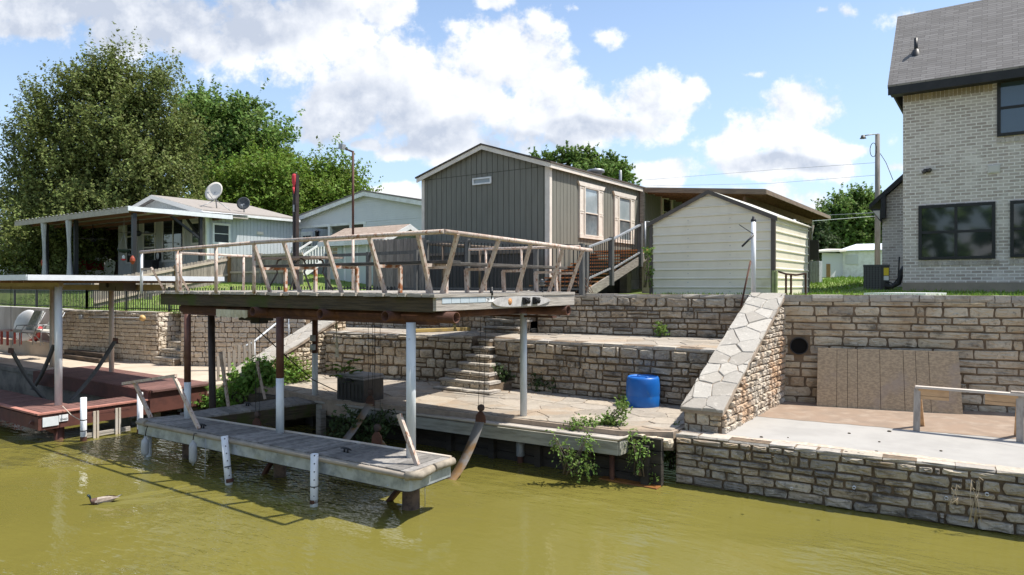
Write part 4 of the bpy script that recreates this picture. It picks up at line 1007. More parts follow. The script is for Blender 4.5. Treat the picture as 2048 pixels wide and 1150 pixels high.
# second, lower rail across the left end
e0 = at(360, 506, Y=KY0+.25); e1 = at(505, 513, Y=10.4)
e1 = V(e0.x+.05, 10.6, e0.z-.02)
m = MB(); m.tube([e0, at(506, 513, X=e0.x+.02)], .026, 10); m.build('end_rail', M['rusty_white'], dock)
for px in (361, 487):
    q = at(px, 540, X=e0.x+.01); m = MB(); m.tube([V(q.x, q.y, ZK-.02), V(q.x, q.y, e0.z-.01)], .027, 10); m.build('rail_post', M['rusty_white'], dock)
for (tx, ty, bx_, by) in ((303, 536, 329, 583), (355, 542, 378, 581)):
    m = MB(); t = at(tx, ty, Y=yF+.02); b = at(bx_, by, Y=yB+.1); m.beam(V(b.x, b.y, ZK), t, .05, .035, up=(0, 1, 0)); m.build('rail_brace', M['rusty_white'], dock)
m = MB(); t = at(284, 538, Y=yF+.02); m.beam(t, at(305, 538, Y=yF+.02), .04, .04); m.build('rail_brace', M['rusty_white'], dock)
# number plates on the sunlit beam
for i in range(6):
    y0 = KY0 + .10 + i*.198; m = MB(); m.bx(KX1+.0125, KX1+.018, y0, y0+.19, 2.895, 2.975)
    o = m.build('number_plate', mat('faded_blue_plate', (0.40, 0.47, 0.52), (0.48, 0.54, 0.57), rough=.6, scale=9) if i < 5 else M['white'], dock)
text_mesh('29', .075, 'number', M['black_metal'], bpy.data.objects[o.name], (KX1+.019, KY0+1.10, 2.906), (0, 1, 0), (0, 0, 1), .003)

# ---- things on and at the dock
# wakeboard fixed to the side beam
wb0, wb1 = at(984, 605, X=KX1+.02).y, at(1100, 605, X=KX1+.02).y
t = thing('wakeboard', 'old white wakeboard with black bindings hung on the bleached side beam of the raised deck', 'wakeboard', (KX1+.02, wb0, 2.80))
m = MB(); n = 22; zc = 2.892; hw = .082; up_ = []; lo_ = []
for i in range(n+1):
    s = i/n; y = wb0 + (wb1-wb0)*s; h = hw*(1-abs(2*s-1)**4.5)**.55 if 0 < s < 1 else .004
    if s > .78: h *= 1-.55*((s-.78)/.22)
    up_.append(V(KX1+.016, y, zc+h)); lo_.append(V(KX1+.016, y, zc-h))
m.prism(lo_ + up_[::-1], V(.022, 0, 0)); m.build('board', mat('weathered_board_face', (0.50, 0.48, 0.46), (0.36, 0.345, 0.33), rough=.7, scale=10), t)
yb = wb0 + (wb1-wb0)*.27; m = MB(); m.lathe(V(KX1+.038, yb, zc+.0), [(.001, .0035), (.052, .003), (.053, 0)], 20, axis=(1, 0, 0)); m.build('emblem', mat('orange_faded_emblem', (0.46, 0.20, 0.06), (0.60, 0.42, 0.26), rough=.8, scale=25, lo=.5, hi=.55), t)
for s in (.52, .70):
    yb = wb0 + (wb1-wb0)*s; m = MB()
    m.prism([(KX1+.038, yb-.075, zc-.055), (KX1+.038, yb+.085, zc-.04), (KX1+.038, yb+.085, zc+.05), (KX1+.038, yb-.075, zc+.062)], (.05, 0, 0)); m.tube([(KX1+.085, yb-.06, zc+.04), (KX1+.125, yb-.02, zc), (KX1+.085, yb-.05, zc-.04)], .018, 8); m.tube([(KX1+.08, yb+.03, zc+.035), (KX1+.11, yb+.04, zc), (KX1+.08, yb+.04, zc-.035)], .016, 8)
    m.build('binding', M['black_rubber'], t)
# path light and spike on the deck edge
p = at(1084, 590, X=KX1-.02); t = thing('path_light', 'small dark path light with a tiered cap on the raised deck edge', 'path light', (p.x, p.y, ZK))
m = MB(); m.tube([(p.x+.03, p.y, ZK-.15), (p.x, p.y, ZK+.10)], .016, 8); m.build('spike', M['black_metal'], t)
m = MB(); m.lathe((p.x, p.y, ZK+.10), [(.03, 0), (.055, .02), (.07, .03), (.03, .035), (.03, .06), (.06, .065), (.04, .085), (.03, .088), (.045, .095), (.0, .125)], 14); m.build('cap', mat('weathered_lamp_cap', (0.16, 0.155, 0.15), (0.28, 0.27, 0.26), rough=.6), t)
p = at(981, 590, X=KX1+.0); m = MB(); m.tube([(p.x+.02, p.y, 2.94), (p.x+.02, p.y, 3.12)], [.008, .02], 8); m.tube([(p.x+.02, p.y, 3.0), (p.x+.02, p.y, 3.08)], .026, 8); tag(m.build('light_stub', M['black_metal']), 'broken black light stub sticking up beside the wakeboard nose', 'light stub')
# white PVC pipes strapped to the dock front
for i, (px, tp, bt, dx, lab) in enumerate(((446, 872, 962, .16, 'white perforated plastic pipe leaning from the dock front, nearer the left pile'), (626, 908, 1004, .0, 'upright white perforated plastic pipe at the middle of the dock front'))):
    q0 = at(px+3, tp, Y=FA.lerp(FB, .35 + .3*i).y-.07); lo = at(px+(14 if i == 0 else 2), bt, Y=q0.y)
    t = thing('mooring_pipe', lab, 'mooring pipe', (lo.x, lo.y, lo.z), 'white perforated mooring pipes')
    m = MB(); m.pipe(V(lo.x, lo.y, lo.z-.25), q0, .056, .01, 18); m.build('pipe', M['pvc'], t)
    d = (q0-lo).normalized(); h = MB()
    toc = (V(0, 0, H)-q0); toc.z = 0; toc = toc.normalized()
    for k in range(6):
        c = lo + d*(.10+.115*k); h.lathe(c + toc*.0555, [(.0001, .002), (.010, .0015), (.0105, 0)], 10, axis=toc)
    h.build('bolt_hole', M['black_rubber'], t)
    h = MB(); h.lathe(lo+d*.22, [(.058, 0), (.06, .008), (.058, .016)], 16, axis=d); h.build('strap', M['black_rubber'], t)
    h = MB(); h.lathe(lo+d*(-.02), [(.0575, 0), (.0595, .02), (.0585, .06)], 16, axis=d); h.build('algae_band', M['rust'], t)
# hanging boat fenders
for px, tp, bt, lab in ((386, 882, 927, 'grey cylindrical boat fender hanging on a black rope by the leaning white pipe'), (290, 875, 912, 'grey cylindrical boat fender hanging at the far left corner of the dock')):
    q0 = at(px, tp, Y=FA.lerp(FB, .2).y-.10 if px > 300 else FA.y-.08); q1 = at(px, bt, Y=q0.y); L_ = (q0-q1).length
    t = thing('boat_fender', lab, 'boat fender', tuple(q1), 'hanging boat fenders')
    m = MB(); m.lathe(q1, [(.012, -.03), (.02, 0), (.055, .03), (.062, .08), (.062, L_-.10), (.055, L_-.05), (.022, L_-.01), (.012, L_+.02)], 18); m.build('body', mat('grey_vinyl', (0.40, 0.42, 0.44), (0.30, 0.31, 0.32), rough=.5, scale=6), t)
    m = MB(); m.tube([q0+V(0, 0, .01), q0+V(0.0, .02, .12), V(q0.x, q0.y+.06, .69)], .008, 6); m.build('rope', M['black_rubber'], t)
m = MB(); q = at(403, 870, Y=FA.y+.02); m.tube([V(q.x+.2, q.y-.05, .66), V(q.x+.2, q.y-.06, .05), V(q.x+.2, q.y-.06, -.1)], .004, 5); tag(m.build('mooring_line', M['grey_metal']), 'thin rope dangling into the water from the dock front', 'rope')
m = MB(); q = at(850, 985, z=.2); m.tube([V(q.x, q.y, .40), V(q.x, q.y, -.1)], .005, 5); tag(m.build('mooring_chain', M['grey_metal']), 'thin chain dangling into the water from the near right dock corner', 'chain')
# boat lift slings with pulleys on cables
def sling(label, top, path, w, side):
    """pulley block hanging on cables, holding the end of a wide webbing strap that sags into the water"""
    t = thing('lift_sling', label, 'boat sling', tuple(path[-1]), 'boat lift slings under the raised deck')
    m = MB(); ps = [Vector(p) for p in path]; n = len(ps); vs = []; fs = []; s = Vector(side)*w/2
    for p in ps: vs += [p-s, p+s, p+s+V(.0, .004, .008), p-s+V(.0, .004, .008)]
    for i in range(n-1):
        for k in range(4): fs.append((i*4+k, i*4+(k+1) % 4, i*4+4+(k+1) % 4, i*4+4+k))
    m.add(vs, fs, True); m.build('strap', mat('stained_grey_webbing', (0.20, 0.185, 0.17), (0.20, 0.115, 0.045), rough=.85, scale=3, lo=.45, hi=.65), t)
    p = ps[0]; sd = Vector(side).normalized(); nn = V(sd.y, -sd.x, 0)
    m = MB(); m.prism([p-sd*w*.55+V(0, 0, -.06), p+sd*w*.55+V(0, 0, -.06), p+sd*w*.5+V(0, 0, .06), p+sd*.03+V(0, 0, .13), p-sd*.03+V(0, 0, .13), p-sd*w*.5+V(0, 0, .06)], nn*.03); m.build('hanger_plate', M['rust'], t)
    m = MB(); m.lathe(p+V(0, 0, .19)-nn*.025, [(.001, 0), (.05, 0), (.062, .008), (.05, .025), (.062, .042), (.05, .05), (.001, .05)], 16, axis=nn); m.build('pulley', mat('dark_rust_pulley', (0.055, 0.035, 0.028), (0.10, 0.06, 0.045), rough=.7), t)
    m = MB(); tp = Vector(top); m.tube([p+V(0, 0, .19)+sd*.05, tp+sd*.05], .004, 5); m.tube([p+V(0, 0, .19)-sd*.05, tp-sd*.05], .004, 5); m.build('cable', M['black_metal'], t)
def sag(p, q, n=10, dz=.0):
    return [V(*p).lerp(V(*q), i/n) + V(0, 0, -dz*math.sin(math.pi*i/n)) for i in range(n+1)]
q = at(962, 838, Y=9.35)
sling('rust stained boat lift sling hanging in front of the back walkway, rightmost pulley', (q.x+.05, 9.35, 2.6), sag((q.x, 9.35, q.z), (q.x-.05, 8.3, -.12), dz=.22), .17, (1, .2, 0))
q = at(741, 805, Y=9.3)
sling('boat lift sling with a red pulley hanging near the black storage box', (q.x, 9.3, 2.6), sag((q.x, 9.3, q.z), (q.x+.2, 7.9, .0), dz=.12), .17, (1, .2, 0))
q = at(515, 845, Y=7.55)
sling('boat lift sling with a rusty hanger plate over the left slip corner', (q.x, 7.55, 2.6), sag((q.x, 7.55, q.z-.05), (q.x+.25, 8.2, .25), dz=.03), .20, (1, .1, 0))
q = at(755, 880, Y=7.65)
sling('low boat lift sling whose pulley hangs just behind the front walkway', (q.x, 7.65, 2.6), sag((q.x, 7.65, q.z), (q.x+.15, 8.3, .1), dz=.05), .17, (1, .2, 0))
# sagging black cable and the switch boxes on the post
m = MB(); a0 = at(510, 655, Y=7.6); a1 = at(690, 790, Y=10.0); m.tube([a0, a0.lerp(a1, .3)+V(0, 0, -.1), a0.lerp(a1, .6)+V(0, 0, -.18), a1], .010, 6); tag(m.build('power_cable', M['black_rubber']), 'black cable sagging from under the raised deck to the storage box', 'cable')
for k, (py, hh, mm, lab) in enumerate(((676, .13, 'grey_metal', 'small grey switch box higher on the slender post at the slip corner'), (694, .12, 'galv', 'small grey junction box below another on the slender post at the slip corner'))):
    p = posts[4]; q = at(628, py, Y=p.y-.07); m = MB(); m.box((q.x, p.y-.10, q.z), (.10, .07, hh)); m.box((q.x, p.y-.14, q.z), (.085, .012, hh*.85)); tag(m.build('switch_box', M[mm], bevel=.005), lab, 'switch box')
# torn cloth strips hanging from the deck
for px, tp, bt, lab in ((672, 640, 714, 'torn pale cloth strip hanging from the rusty girder'), (908, 636, 662, 'short torn white plastic scrap hanging below the open pipe end')):
    q0 = at(px, tp, Y=8.0); q1 = at(px+2, bt, Y=8.0); m = MB(); n = 12; vs = []; rr = random.Random(px)
    for i in range(n+1):
        c = q0.lerp(q1, i/n); w = (.012 + .035*(i/n) if px < 700 else .05*(1-.4*i/n)) + rr.uniform(-.012, .012); o_ = rr.uniform(-.02, .02)
        vs += [c+V(-w, o_, 0), c+V(w, -o_, 0)]
    vs2 = [(a, b+.006, c) for a, b, c in vs]; k = len(vs)
    m.add(vs + vs2, [(2*i, 2*i+1, 2*i+3, 2*i+2) for i in range(n)] + [(k+2*i, k+2*i+2, k+2*i+3, k+2*i+1) for i in range(n)]); tag(m.build('cloth_strip', mat('dirty_cloth', (0.50, 0.45, 0.36), (0.34, 0.30, 0.23), rough=.95, scale=12)), lab, 'cloth strip')

# black storage box on the ledge
b0 = at(700, 805, z=ZL-.02); 
t = thing('storage_box', 'black plastic dock storage box with a grey lid on the flagstone ledge', 'storage box', (b0.x+.4, b0.y+.25, ZL))
xa = at(674, 800, z=ZL); xb = at(727, 806, z=ZL); xl, xr = xa.x, xb.x+.12; y0 = min(xa.y, xb.y)-.05; y1 = y0+.42
y0 = xb.y - .02; xl = at(674, 800, Y=y0).x; xr = at(727, 800, Y=y0).x; y1 = y0 + .55
m = MB(); hz = .45
m.prism([(xl, y0, ZL), (xr, y0, ZL), (xr, y1, ZL), (xl, y1, ZL)], (0, 0, hz))
for k in range(7): x = xl+.06+k*(xr-xl-.12)/6; m.bx(x-.018, x+.018, y0-.014, y0+.002, ZL+.05, ZL+.36)
m.build('body', mat('black_plastic', (0.028, 0.026, 0.026), (0.045, 0.042, 0.04), rough=.45, scale=5), t, bevel=.015)
m = MB(); m.bx(xl-.03, xr+.03, y0-.035, y1+.03, ZL+hz, ZL+hz+.045); m.bx(xl-.005, xr+.005, y0-.01, y1+.01, ZL+hz+.045, ZL+hz+.085); m.build('lid', mat('grey_plastic_lid', (0.22, 0.21, 0.21), (0.28, 0.27, 0.27), rough=.45, scale=5), t, bevel=.018)
m = MB(); m.box(((xl+xr)/2, y0-.03, ZL+hz-.01), (.14, .03, .06)); m.build('latch', M['black_rubber'], t, bevel=.006)
# blue barrel
bc = at(1286, 812, z=ZL); w = 34/F*bc.y*1.0
dist = math.hypot(bc.x, bc.y); dep = bc.dot(V(XF, XR, 0)); r = 33.5/F*dep
t = thing('barrel', 'upturned blue plastic barrel on the flagstone ledge', 'barrel', tuple(bc))
hh = at(1286, 752, d=dep).z - ZL
m = MB(); m.lathe(bc, [(r*.97, 0), (r*1.0, .03), (r*1.005, hh*.30), (r*.985, hh*.36), (r*.985, hh*.40), (r*1.0, hh*.45), (r*.985, hh*.75), (r*.95, hh*.92), (r*.90, hh*.985), (r*.84, hh), (r*.82, hh-.018), (.001, hh-.018)], 40)
m.build('body', mat('blue_plastic', (0.010, 0.115, 0.42), (0.014, 0.14, 0.48), rough=.38, scale=3, col3=(0.05, 0.16, 0.36), scale3=7, lo3=.56, hi3=.74, bump=.06, bscale=9), t)
m = MB(); m.box((bc.x, bc.y, bc.z+hh-.012), (r*1.5, .035, .014), .5); m.build('lid_rib', mat('blue_plastic_rib', (0.012, 0.10, 0.36), rough=.4), t, bevel=.003)
for q_ in (V(.11, -.05, 0), V(-.12, .06, 0)): m = MB(); m.lathe(bc+q_+V(0, 0, hh-.02), [(.033, 0), (.033, .018), (.0, .02)], 14); m.build('bung', bpy.data.materials['blue_plastic_rib'], t)

# particle board leaning on the tall wall
p0 = at(1633, 812, z=ZS); p1 = at(1926, 829, z=ZS); u = (p1-p0).normalized(); nb = V(u.y, -u.x, 0); nb = nb if nb.y < 0 else -nb
osb = mat('flaky_particle_board', (0.47, 0.36, 0.235), (0.33, 0.255, 0.17), rough=.85, scale=22, stretch=(.8, 1, 1.6), detail=6, lo=.40, hi=.60, col3=(0.36, 0.29, 0.23), scale3=1.5, bump=.25, bscale=60)
wdt = (p1-p0).length; tz = at(1780, 699, Y=p0.lerp(p1, .5).y+.3).z
t = thing('particle_board', 'big sheet of tan particle board with vertical seams leaning on the tall stone wall', 'wood panel', tuple(p0))
cuts = [0, .145, .222, .295, .455, .62, .705, .795, 1.0]; m = MB(); sm = MB()
def bp3(s, h, o=0): return p0 + u*(wdt*(s if h < .5 else .012 + s*.976)) - nb*(.20*h) + V(0, 0, (tz-ZS)*h) + nb*o
for a, b in zip(cuts, cuts[1:]):
    vs = [bp3(a+.0016, 0), bp3(b-.0016, 0), bp3(b-.0016, 1), bp3(a+.0016, 1)]; m.prism(vs, nb*.018)
m.build('board_face', osb, t)
sm.prism([bp3(.002, 0, -.002), bp3(.998, 0, -.002), bp3(.998, .999, -.002), bp3(.002, .999, -.002)], -nb*.005); sm.build('board_backing', mat('seam_dark', (0.09, 0.065, 0.045), rough=.9), t)
# sawhorse / stand of raw timber on the slab
f0 = at(1833, 862, z=ZS); f1 = at(2040, 884, z=ZS); u = (f1-f0).normalized(); n_ = V(-u.y, u.x, 0)
topz = at(1828, 772, Y=f0.y+.12).z
t = thing('sawhorse', 'unpainted timber trestle standing on the white concrete slab', 'sawhorse', tuple((f0+f1)/2))
sw = mat('raw_grey_timber', (0.43, 0.37, 0.31), (0.30, 0.255, 0.215), rough=.8, scale=4, stretch=(4, 4, .8), bump=.2, bscale=14)
sw2 = mat('fresh_orange_timber', (0.58, 0.37, 0.20), (0.46, 0.29, 0.16), rough=.8, scale=4, stretch=(1, 1, 5))
for c in (f0, f1):
    d = 1 if c is f0 else -1
    m = MB(); m.beam(c, c + n_*.14 + V(0, 0, topz-ZS-.04), .095, .045, up=n_); m.build('leg', sw, t)
    m = MB(); m.beam(c + n_*.50 + u*.03*d, c + n_*.20 + V(0, 0, topz-ZS-.05), .085, .045, up=n_); m.build('leg', sw2, t)
    m = MB(); g0 = c + n_*.13 + u*(.02*d) + V(0, 0, topz-ZS-.09); m.beam(g0, g0 + u*.42*d, .04, .11); m.beam(g0+V(0, 0, -.085), g0 + u*.42*d+V(0, 0, -.085), .05, .05); m.build('gusset', sw2, t)
m = MB(); a = f0 - u*.03 + n_*.15; b = f1 + u*.6 + n_*.15; m.beam(V(a.x, a.y, topz-.015), V(b.x, b.y, topz-.015), .14, .035); m.build('top_board', mat('bleached_top_board', (0.56, 0.49, 0.42), (0.40, 0.35, 0.30), rough=.8, scale=3, stretch=(1, 3, 8)), t)
m = MB(); a = f0 + u*1.25 + n_*.16; m.beam(V(a.x, a.y, topz+.015), V(*(a+u*.62)[:2], topz+.015), .12, .024); m.build('loose_slat', sw, t)
# crumbs lying on the slab
for i in range(16):
    rr = random.Random(200+i); q = at(rr.uniform(1500, 2000), rr.uniform(862, 925), z=ZS)
    m = MB(); m.ball(q+V(0, 0, .008), rr.uniform(.010, .026), 7, 5, (1.3, 1, .6)); tag(m.build('dirt_clod', M['wood_moss']), 'small dark crumb of dirt lying loose on the white slab', 'dirt clod', 'dirt crumbs on the slab', 'thing')
# weep pipes in the water wall
uA = (A1-A0).normalized()
for i, px in enumerate((1581, 1706, 1893, 1976)):
    c = at(px, [980, 980, 1004, 998][i], Y=A0.y-.04); s = (c-A0).dot(uA); c2 = A0 + uA*s; c2.z = c.z
    m = MB(); m.pipe(c2-nA*.05, c2+nA*.07, .022, .005, 12); m.build('weep_pipe', M['pvc'], wallA)

# mallard
def duck():
    c = at(205, 1006, z=0); SC = .70; hd = (at(172, 1008, z=0)-at(235, 1000, z=0)); hd.z = 0; hd.normalize(); sd = V(-hd.y, hd.x, 0)
    t = thing('duck', 'mallard drake with a dark green head swimming on the murky water', 'duck', tuple(c))
    rings = [(-.27, .012, .012, .085), (-.23, .035, .022, .075), (-.18, .062, .045, .062), (-.10, .088, .072, .05), (0, .098, .085, .045), (.09, .090, .080, .042), (.16, .068, .066, .05), (.195, .048, .05, .07), (.205, .036, .036, .105), (.212, .031, .031, .135), (.222, .036, .036, .160), (.238, .038, .036, .182), (.25, .030, .026, .198), (.254, .004, .004, .208)]
    # body and head as one continuous skin
    m = MB(); n = 14; vs = []; fs = []
    for i, (a, w, h, z) in enumerate(rings):
        for k in range(n):
            q = 2*math.pi*k/n
            if i < 7: p = c + hd*a + sd*(w*math.cos(q)) + V(0, 0, z + h*math.sin(q))
            else:
                tl = min(1, (i-6)/3); p = c + hd*(a + w*math.sin(q)*-.6*tl*1.0) + sd*(w*math.cos(q)) + V(0, 0, z + h*math.sin(q)*(1-.75*tl))
            vs.append(p)
    for i in range(len(rings)-1):
        for k in range(n): fs.append((i*n+k, i*n+(k+1) % n, (i+1)*n+(k+1) % n, (i+1)*n+k))
    fs.append(tuple(range(n))); m.add(vs, fs, True)
    mb_ = m.build('body', None or mat('mallard_body', (0.40, 0.34, 0.28), (0.27, 0.22, 0.175), rough=.8, scale=14, stretch=(1, 1, 2)), t)
    me = mb_.data
    me.materials.append(mat('mallard_head', (0.008, 0.035, 0.03), (0.006, 0.02, 0.035), rough=.3, scale=20)); me.materials.append(mat('mallard_breast', (0.13, 0.075, 0.055), (0.09, 0.05, 0.04), rough=.8, scale=20))
    for p in me.polygons:
        r_ = min(p.vertices[:])//n
        if r_ >= 8: p.material_index = 1
        elif r_ >= 5: p.material_index = 2
    m = MB(); b0 = c + hd*.262 + V(0, 0, .172); m.prism([b0+sd*.014+V(0, 0, .004), b0-sd*.014+V(0, 0, .004), b0+hd*.05-sd*.013+V(0, 0, -.012), b0+hd*.058+V(0, 0, -.014), b0+hd*.05+sd*.013+V(0, 0, -.012)], (0, 0, -.010)); m.build('bill', mat('olive_bill', (0.30, 0.27, 0.06), rough=.5), t)
    for s in (-1, 1):
        m = MB(); vs = []; pr = [(-.30, .0, .085), (-.20, .03, .10), (-.08, .048, .098), (.05, .05, .085), (.13, .03, .062)]
        for a, hw_, z in pr: vs += [c+hd*a+sd*s*(.07 if a > -.2 else .035 if a > -.28 else .012)+V(0, 0, z+hw_*.5), c+hd*a+sd*s*(.104 if -.15 < a < .1 else .075 if a > -.25 else .02)+V(0, 0, z-hw_*.6)]
        k = len(vs); vs += [p + sd*s*.008 for p in vs]
        f = [(2*i, 2*i+1, 2*i+3, 2*i+2) for i in range(4)]; m.add(vs, f + [tuple(q+k for q in x) for x in f], True); m.build('wing', mat('mallard_wing', (0.20, 0.155, 0.12), (0.30, 0.25, 0.205), rough=.8, scale=18), t)
    m = MB(); m.prism([c+hd*-.25+sd*.03+V(0, 0, .085), c+hd*-.25-sd*.03+V(0, 0, .085), c+hd*-.34-sd*.012+V(0, 0, .115), c+hd*-.34+sd*.012+V(0, 0, .115)], (0, 0, .012)); m.build('tail', mat('mallard_tail', (0.05, 0.045, 0.04), (0.35, 0.33, 0.3), rough=.8, scale=25), t)
    for s in (-1, 1):
        m = MB(); m.ball(c+hd*.243+sd*s*.034+V(0, 0, .186), .005, 8, 6); m.build('eye', M['black_metal'], t)
n_before = set(o.name for o in bpy.data.objects)
duck()
dk_ = [o for o in bpy.data.objects if o.name not in n_before]
for o in dk_:
    if o.type == 'EMPTY': o.scale = (.72, .72, .72)
# the wake it draws: low ridges on the water
c = at(205, 1006, z=0); hd = at(172, 1008, z=0)-at(235, 1000, z=0); hd.z = 0; hd.normalize(); sd = V(-hd.y, hd.x, 0)
WK = MB()
for side, spread, ln, h in ((1, .30, 3.0, .028), (-1, .30, 3.0, .028), (1, .18, 2.2, .02), (-1, .16, 2.4, .02), (1, .05, 1.8, .016)):
    n = 40; vs = []; fs = []
    for i in range(n+1):
        t = i/n; p = c + hd*(.05-ln*t) + sd*side*(.05 + spread*ln*t + .02*math.sin(t*17)); w_ = .025+.06*t; hh_ = h*(1-t)**.7*(.7+.3*math.sin(t*40))
        for k, (o_, z_) in enumerate(((-w_, -.001), (-w_*.4, hh_*.8), (0, hh_), (w_*.5, hh_*.6), (w_, -.001))): vs.append(p + sd*o_ + V(0, 0, z_))
    for i in range(n):
        for k in range(4): fs.append((i*5+k, i*5+k+1, (i+1)*5+k+1, (i+1)*5+k))
    WK.add(vs, fs, True)
tag(WK.build('water_wake', bpy.data.materials['murky_green_water'], loc=(0, 0, 0)), kind='structure')
# ---------------------------------------------------------------- the neighbour's red brown dock at the left
nd = thing('boat_dock', 'red brown painted neighbour dock with a flat white edged roof on pale posts', 'boat dock', (-17, 7, 0))
zr = .58
m = MB(); y = 5.85
while y < 9.9:
    m.bx(-16.47+rd.uniform(-.01, .01), -15.53, y, y+.13, zr-.04, zr+rd.uniform(-.003, .003)); y += .138
m.build('walkway_decking', M['red_deck'], nd)
m = MB(); x = -30.0
while x < -16.55:
    m.bx(x, x+.13, 5.85, 6.75+rd.uniform(-.01, .01), zr-.04, zr+rd.uniform(-.003, .003)); x += .138
m.build('lake_decking', M['red_deck'], nd)
m = MB(); x = -21.6
while x < -15.5:
    m.bx(x, x+.13, 8.02+rd.uniform(-.02, .01), 9.5, .755, .80); x += .138
m.build('shore_decking', M['red_deck'], nd)
m = MB(); m.bx(-15.55, -15.51, 5.82, 9.9, .27, zr-.045); m.bx(-30, -15.55, 5.82, 5.86, .28, zr-.045); m.bx(-16.49, -16.45, 6.75, 8.0, .3, zr-.045); m.bx(-30, -16.49, 6.72, 6.76, .3, zr-.045); m.bx(-21.6, -15.5, 7.98, 8.02, .45, .79); m.bx(-15.5, -15.46, 8.0, 9.5, .3, .79)
m.build('fascia', M['red_fascia'], nd)
m = MB(); m.bx(-15.59, -15.48, 5.80, 9.9, zr-.005, zr+.028); m.bx(-30, -15.59, 5.79, 5.90, zr-.005, zr+.028); m.build('edge_board', mat('faded_red_edge_board', (0.44, 0.20, 0.155), (0.36, 0.15, 0.11), rough=.8, scale=4), nd)
q = at(118, 870, X=-15.7); m = MB(); m.tube([(q.x, q.y, -.8), (q.x, q.y, .45)], .095, 14); m.build('pile', M['red_fascia'], nd)
m = MB(); m.beam((q.x-.05, q.y-.5, .42), (q.x, q.y-.02, .12), .06, .06); m.build('pile_brace', M['red_fascia'], nd)
q = at(395, 800, X=-15.8); m = MB(); m.tube([(q.x, q.y, -.8), (q.x, q.y, .45)], .16, 14); m.build('pile', M['concrete_old'], nd)
m = MB(); sgn = MB()
y0 = at(85, 832, X=-15.5).y; y1 = at(117, 832, X=-15.5).y; y2 = at(136, 832, X=-15.5).y
m.bx(-15.505, -15.490, y0, y1, .33, .515); m.build('blank_sign', mat('white_sign', (0.72, 0.75, 0.76), (0.62, 0.65, 0.66), rough=.5), nd)
m = MB(); m.bx(-15.505, -15.493, y1+.01, y2, .39, .525); ob_ = m.build('number_sign', M['pvc'], nd)
text_mesh('10463', (y2-y1)*.33, 'number', M['black_metal'], ob_, (-15.492, y1+.02, .415), (0, 1, 0), (0, 0, 1), .004)
# roof
RX1, RY0, RY1 = -15.7, 5.7, 9.95
m = MB(); m.bx(-30, RX1, RY0, RY1, 3.325, 3.345); m.build('roof_sheet', M['roof_white'], nd)
m = MB(); m.bx(RX1-.002, RX1+.02, RY0, RY1, 3.245, 3.355); m.bx(-30, RX1, RY0-.02, RY0, 3.245, 3.355); m.build('roof_fascia', M['roof_white'], nd)
m = MB(); m.bx(-30, RX1-.03, RY0+.02, RY1-.02, 3.308, 3.322)
for k in range(9): x = RX1-.25-k*.6; m.bx(x-.02, x+.02, RY0+.03, RY1-.03, 3.20, 3.307)
m.build('roof_joist', mat('roof_underside_wood', (0.22, 0.12, 0.06), (0.15, 0.085, 0.05), rough=.8), nd)
pw = at(117, 810, z=zr)
m = MB(); m.bx(-30, pw.x+.12, pw.y-.05, pw.y+.05, 3.115, 3.245); m.build('roof_beam', mat('tan_roof_beam', (0.42, 0.35, 0.23), (0.35, 0.29, 0.19), rough=.7, scale=3), nd)
p1_ = at(104, 746, z=zr); p2_ = at(223, 760, z=zr)
m = MB(); m.bx(-30, -16.0, 8.55, 8.65, 3.02, 3.16); m.build('roof_beam', bpy.data.materials['tan_roof_beam'], nd)
m = MB(); m.tube([V(pw.x, pw.y, zr-.02), V(pw.x, pw.y, 3.12)], .072, 16); m.build('post', M['post_white'], nd)
for p in (p1_, p2_): m = MB(); m.tube([V(p.x, p.y, zr), V(p.x, p.y, 3.03)], .062, 14); m.build('post', M['tan_post'], nd)
q0 = at(206, 563, Y=8.3); q1 = at(255, 582, Y=8.3); m = MB(); m.bx(q0.x, q1.x, 8.2, 8.5, q1.z, q0.z); m.build('hoist_box', mat('grey_box', (0.13, 0.12, 0.115), (0.10, 0.095, 0.09), rough=.6), nd, bevel=.01)
m = MB(); m.lathe(((q0.x+q1.x)/2-.15, 8.2, (q0.z+q1.z)/2+.02), [(.0, .03), (.05, .03), (.06, 0)], 14, axis=(0, -1, 0)); m.build('motor_hub', M['black_rubber'], nd)
# webbing slings of the neighbour's lift
def strap2(label, a, b, w, side, plate=True):
    t = thing('lift_sling', label, 'boat sling', tuple(b), 'slings of the neighbour boat lift')
    m = MB(); n = 10; s = Vector(side)*w/2; vs = []; fs = []
    for i in range(n+1):
        p = a.lerp(b, i/n) + V(0, 0, -.10*math.sin(math.pi*i/n)); vs += [p-s, p+s, p+s+V(.004, .004, .008), p-s+V(.004, .004, .008)]
    for i in range(n):
        for k in range(4): fs.append((i*4+k, i*4+(k+1) % 4, i*4+4+(k+1) % 4, i*4+4+k))
    m.add(vs, fs, True); m.build('strap', mat('dark_webbing', (0.11, 0.10, 0.09), (0.075, 0.068, 0.062), rough=.85, scale=4), t)
    if plate:
        m = MB(); m.prism([a-s*1.1+V(0, -.012, -.08), a+s*1.1+V(0, -.012, -.08), a+s*.9+V(0, -.012, .05), a-s*.9+V(0, -.012, .05)], (0, .02, 0)); m.build('hanger_plate', M['rust'], t)
    m = MB(); m.tube([a+V(0, 0, .04), V(a.x, a.y, 3.12)], .005, 5); m.build('cable', M['black_metal'], t)
strap2('dark webbing sling with a rusty plate at the far left of the red brown dock', at(22, 700, Y=7.0), at(92, 803, Y=7.0), .30, (1, 0, 0))
strap2('dark webbing sling rising from the water behind the white post of the red brown dock', at(108, 690, Y=7.6), at(64, 780, Y=7.9), .26, (1, 0, 0), False)
strap2('dark webbing sling hanging by the tan post farther right on the red brown dock', at(231, 680, Y=8.1), at(142, 800, Y=7.4), .22, (1, 0, 0))
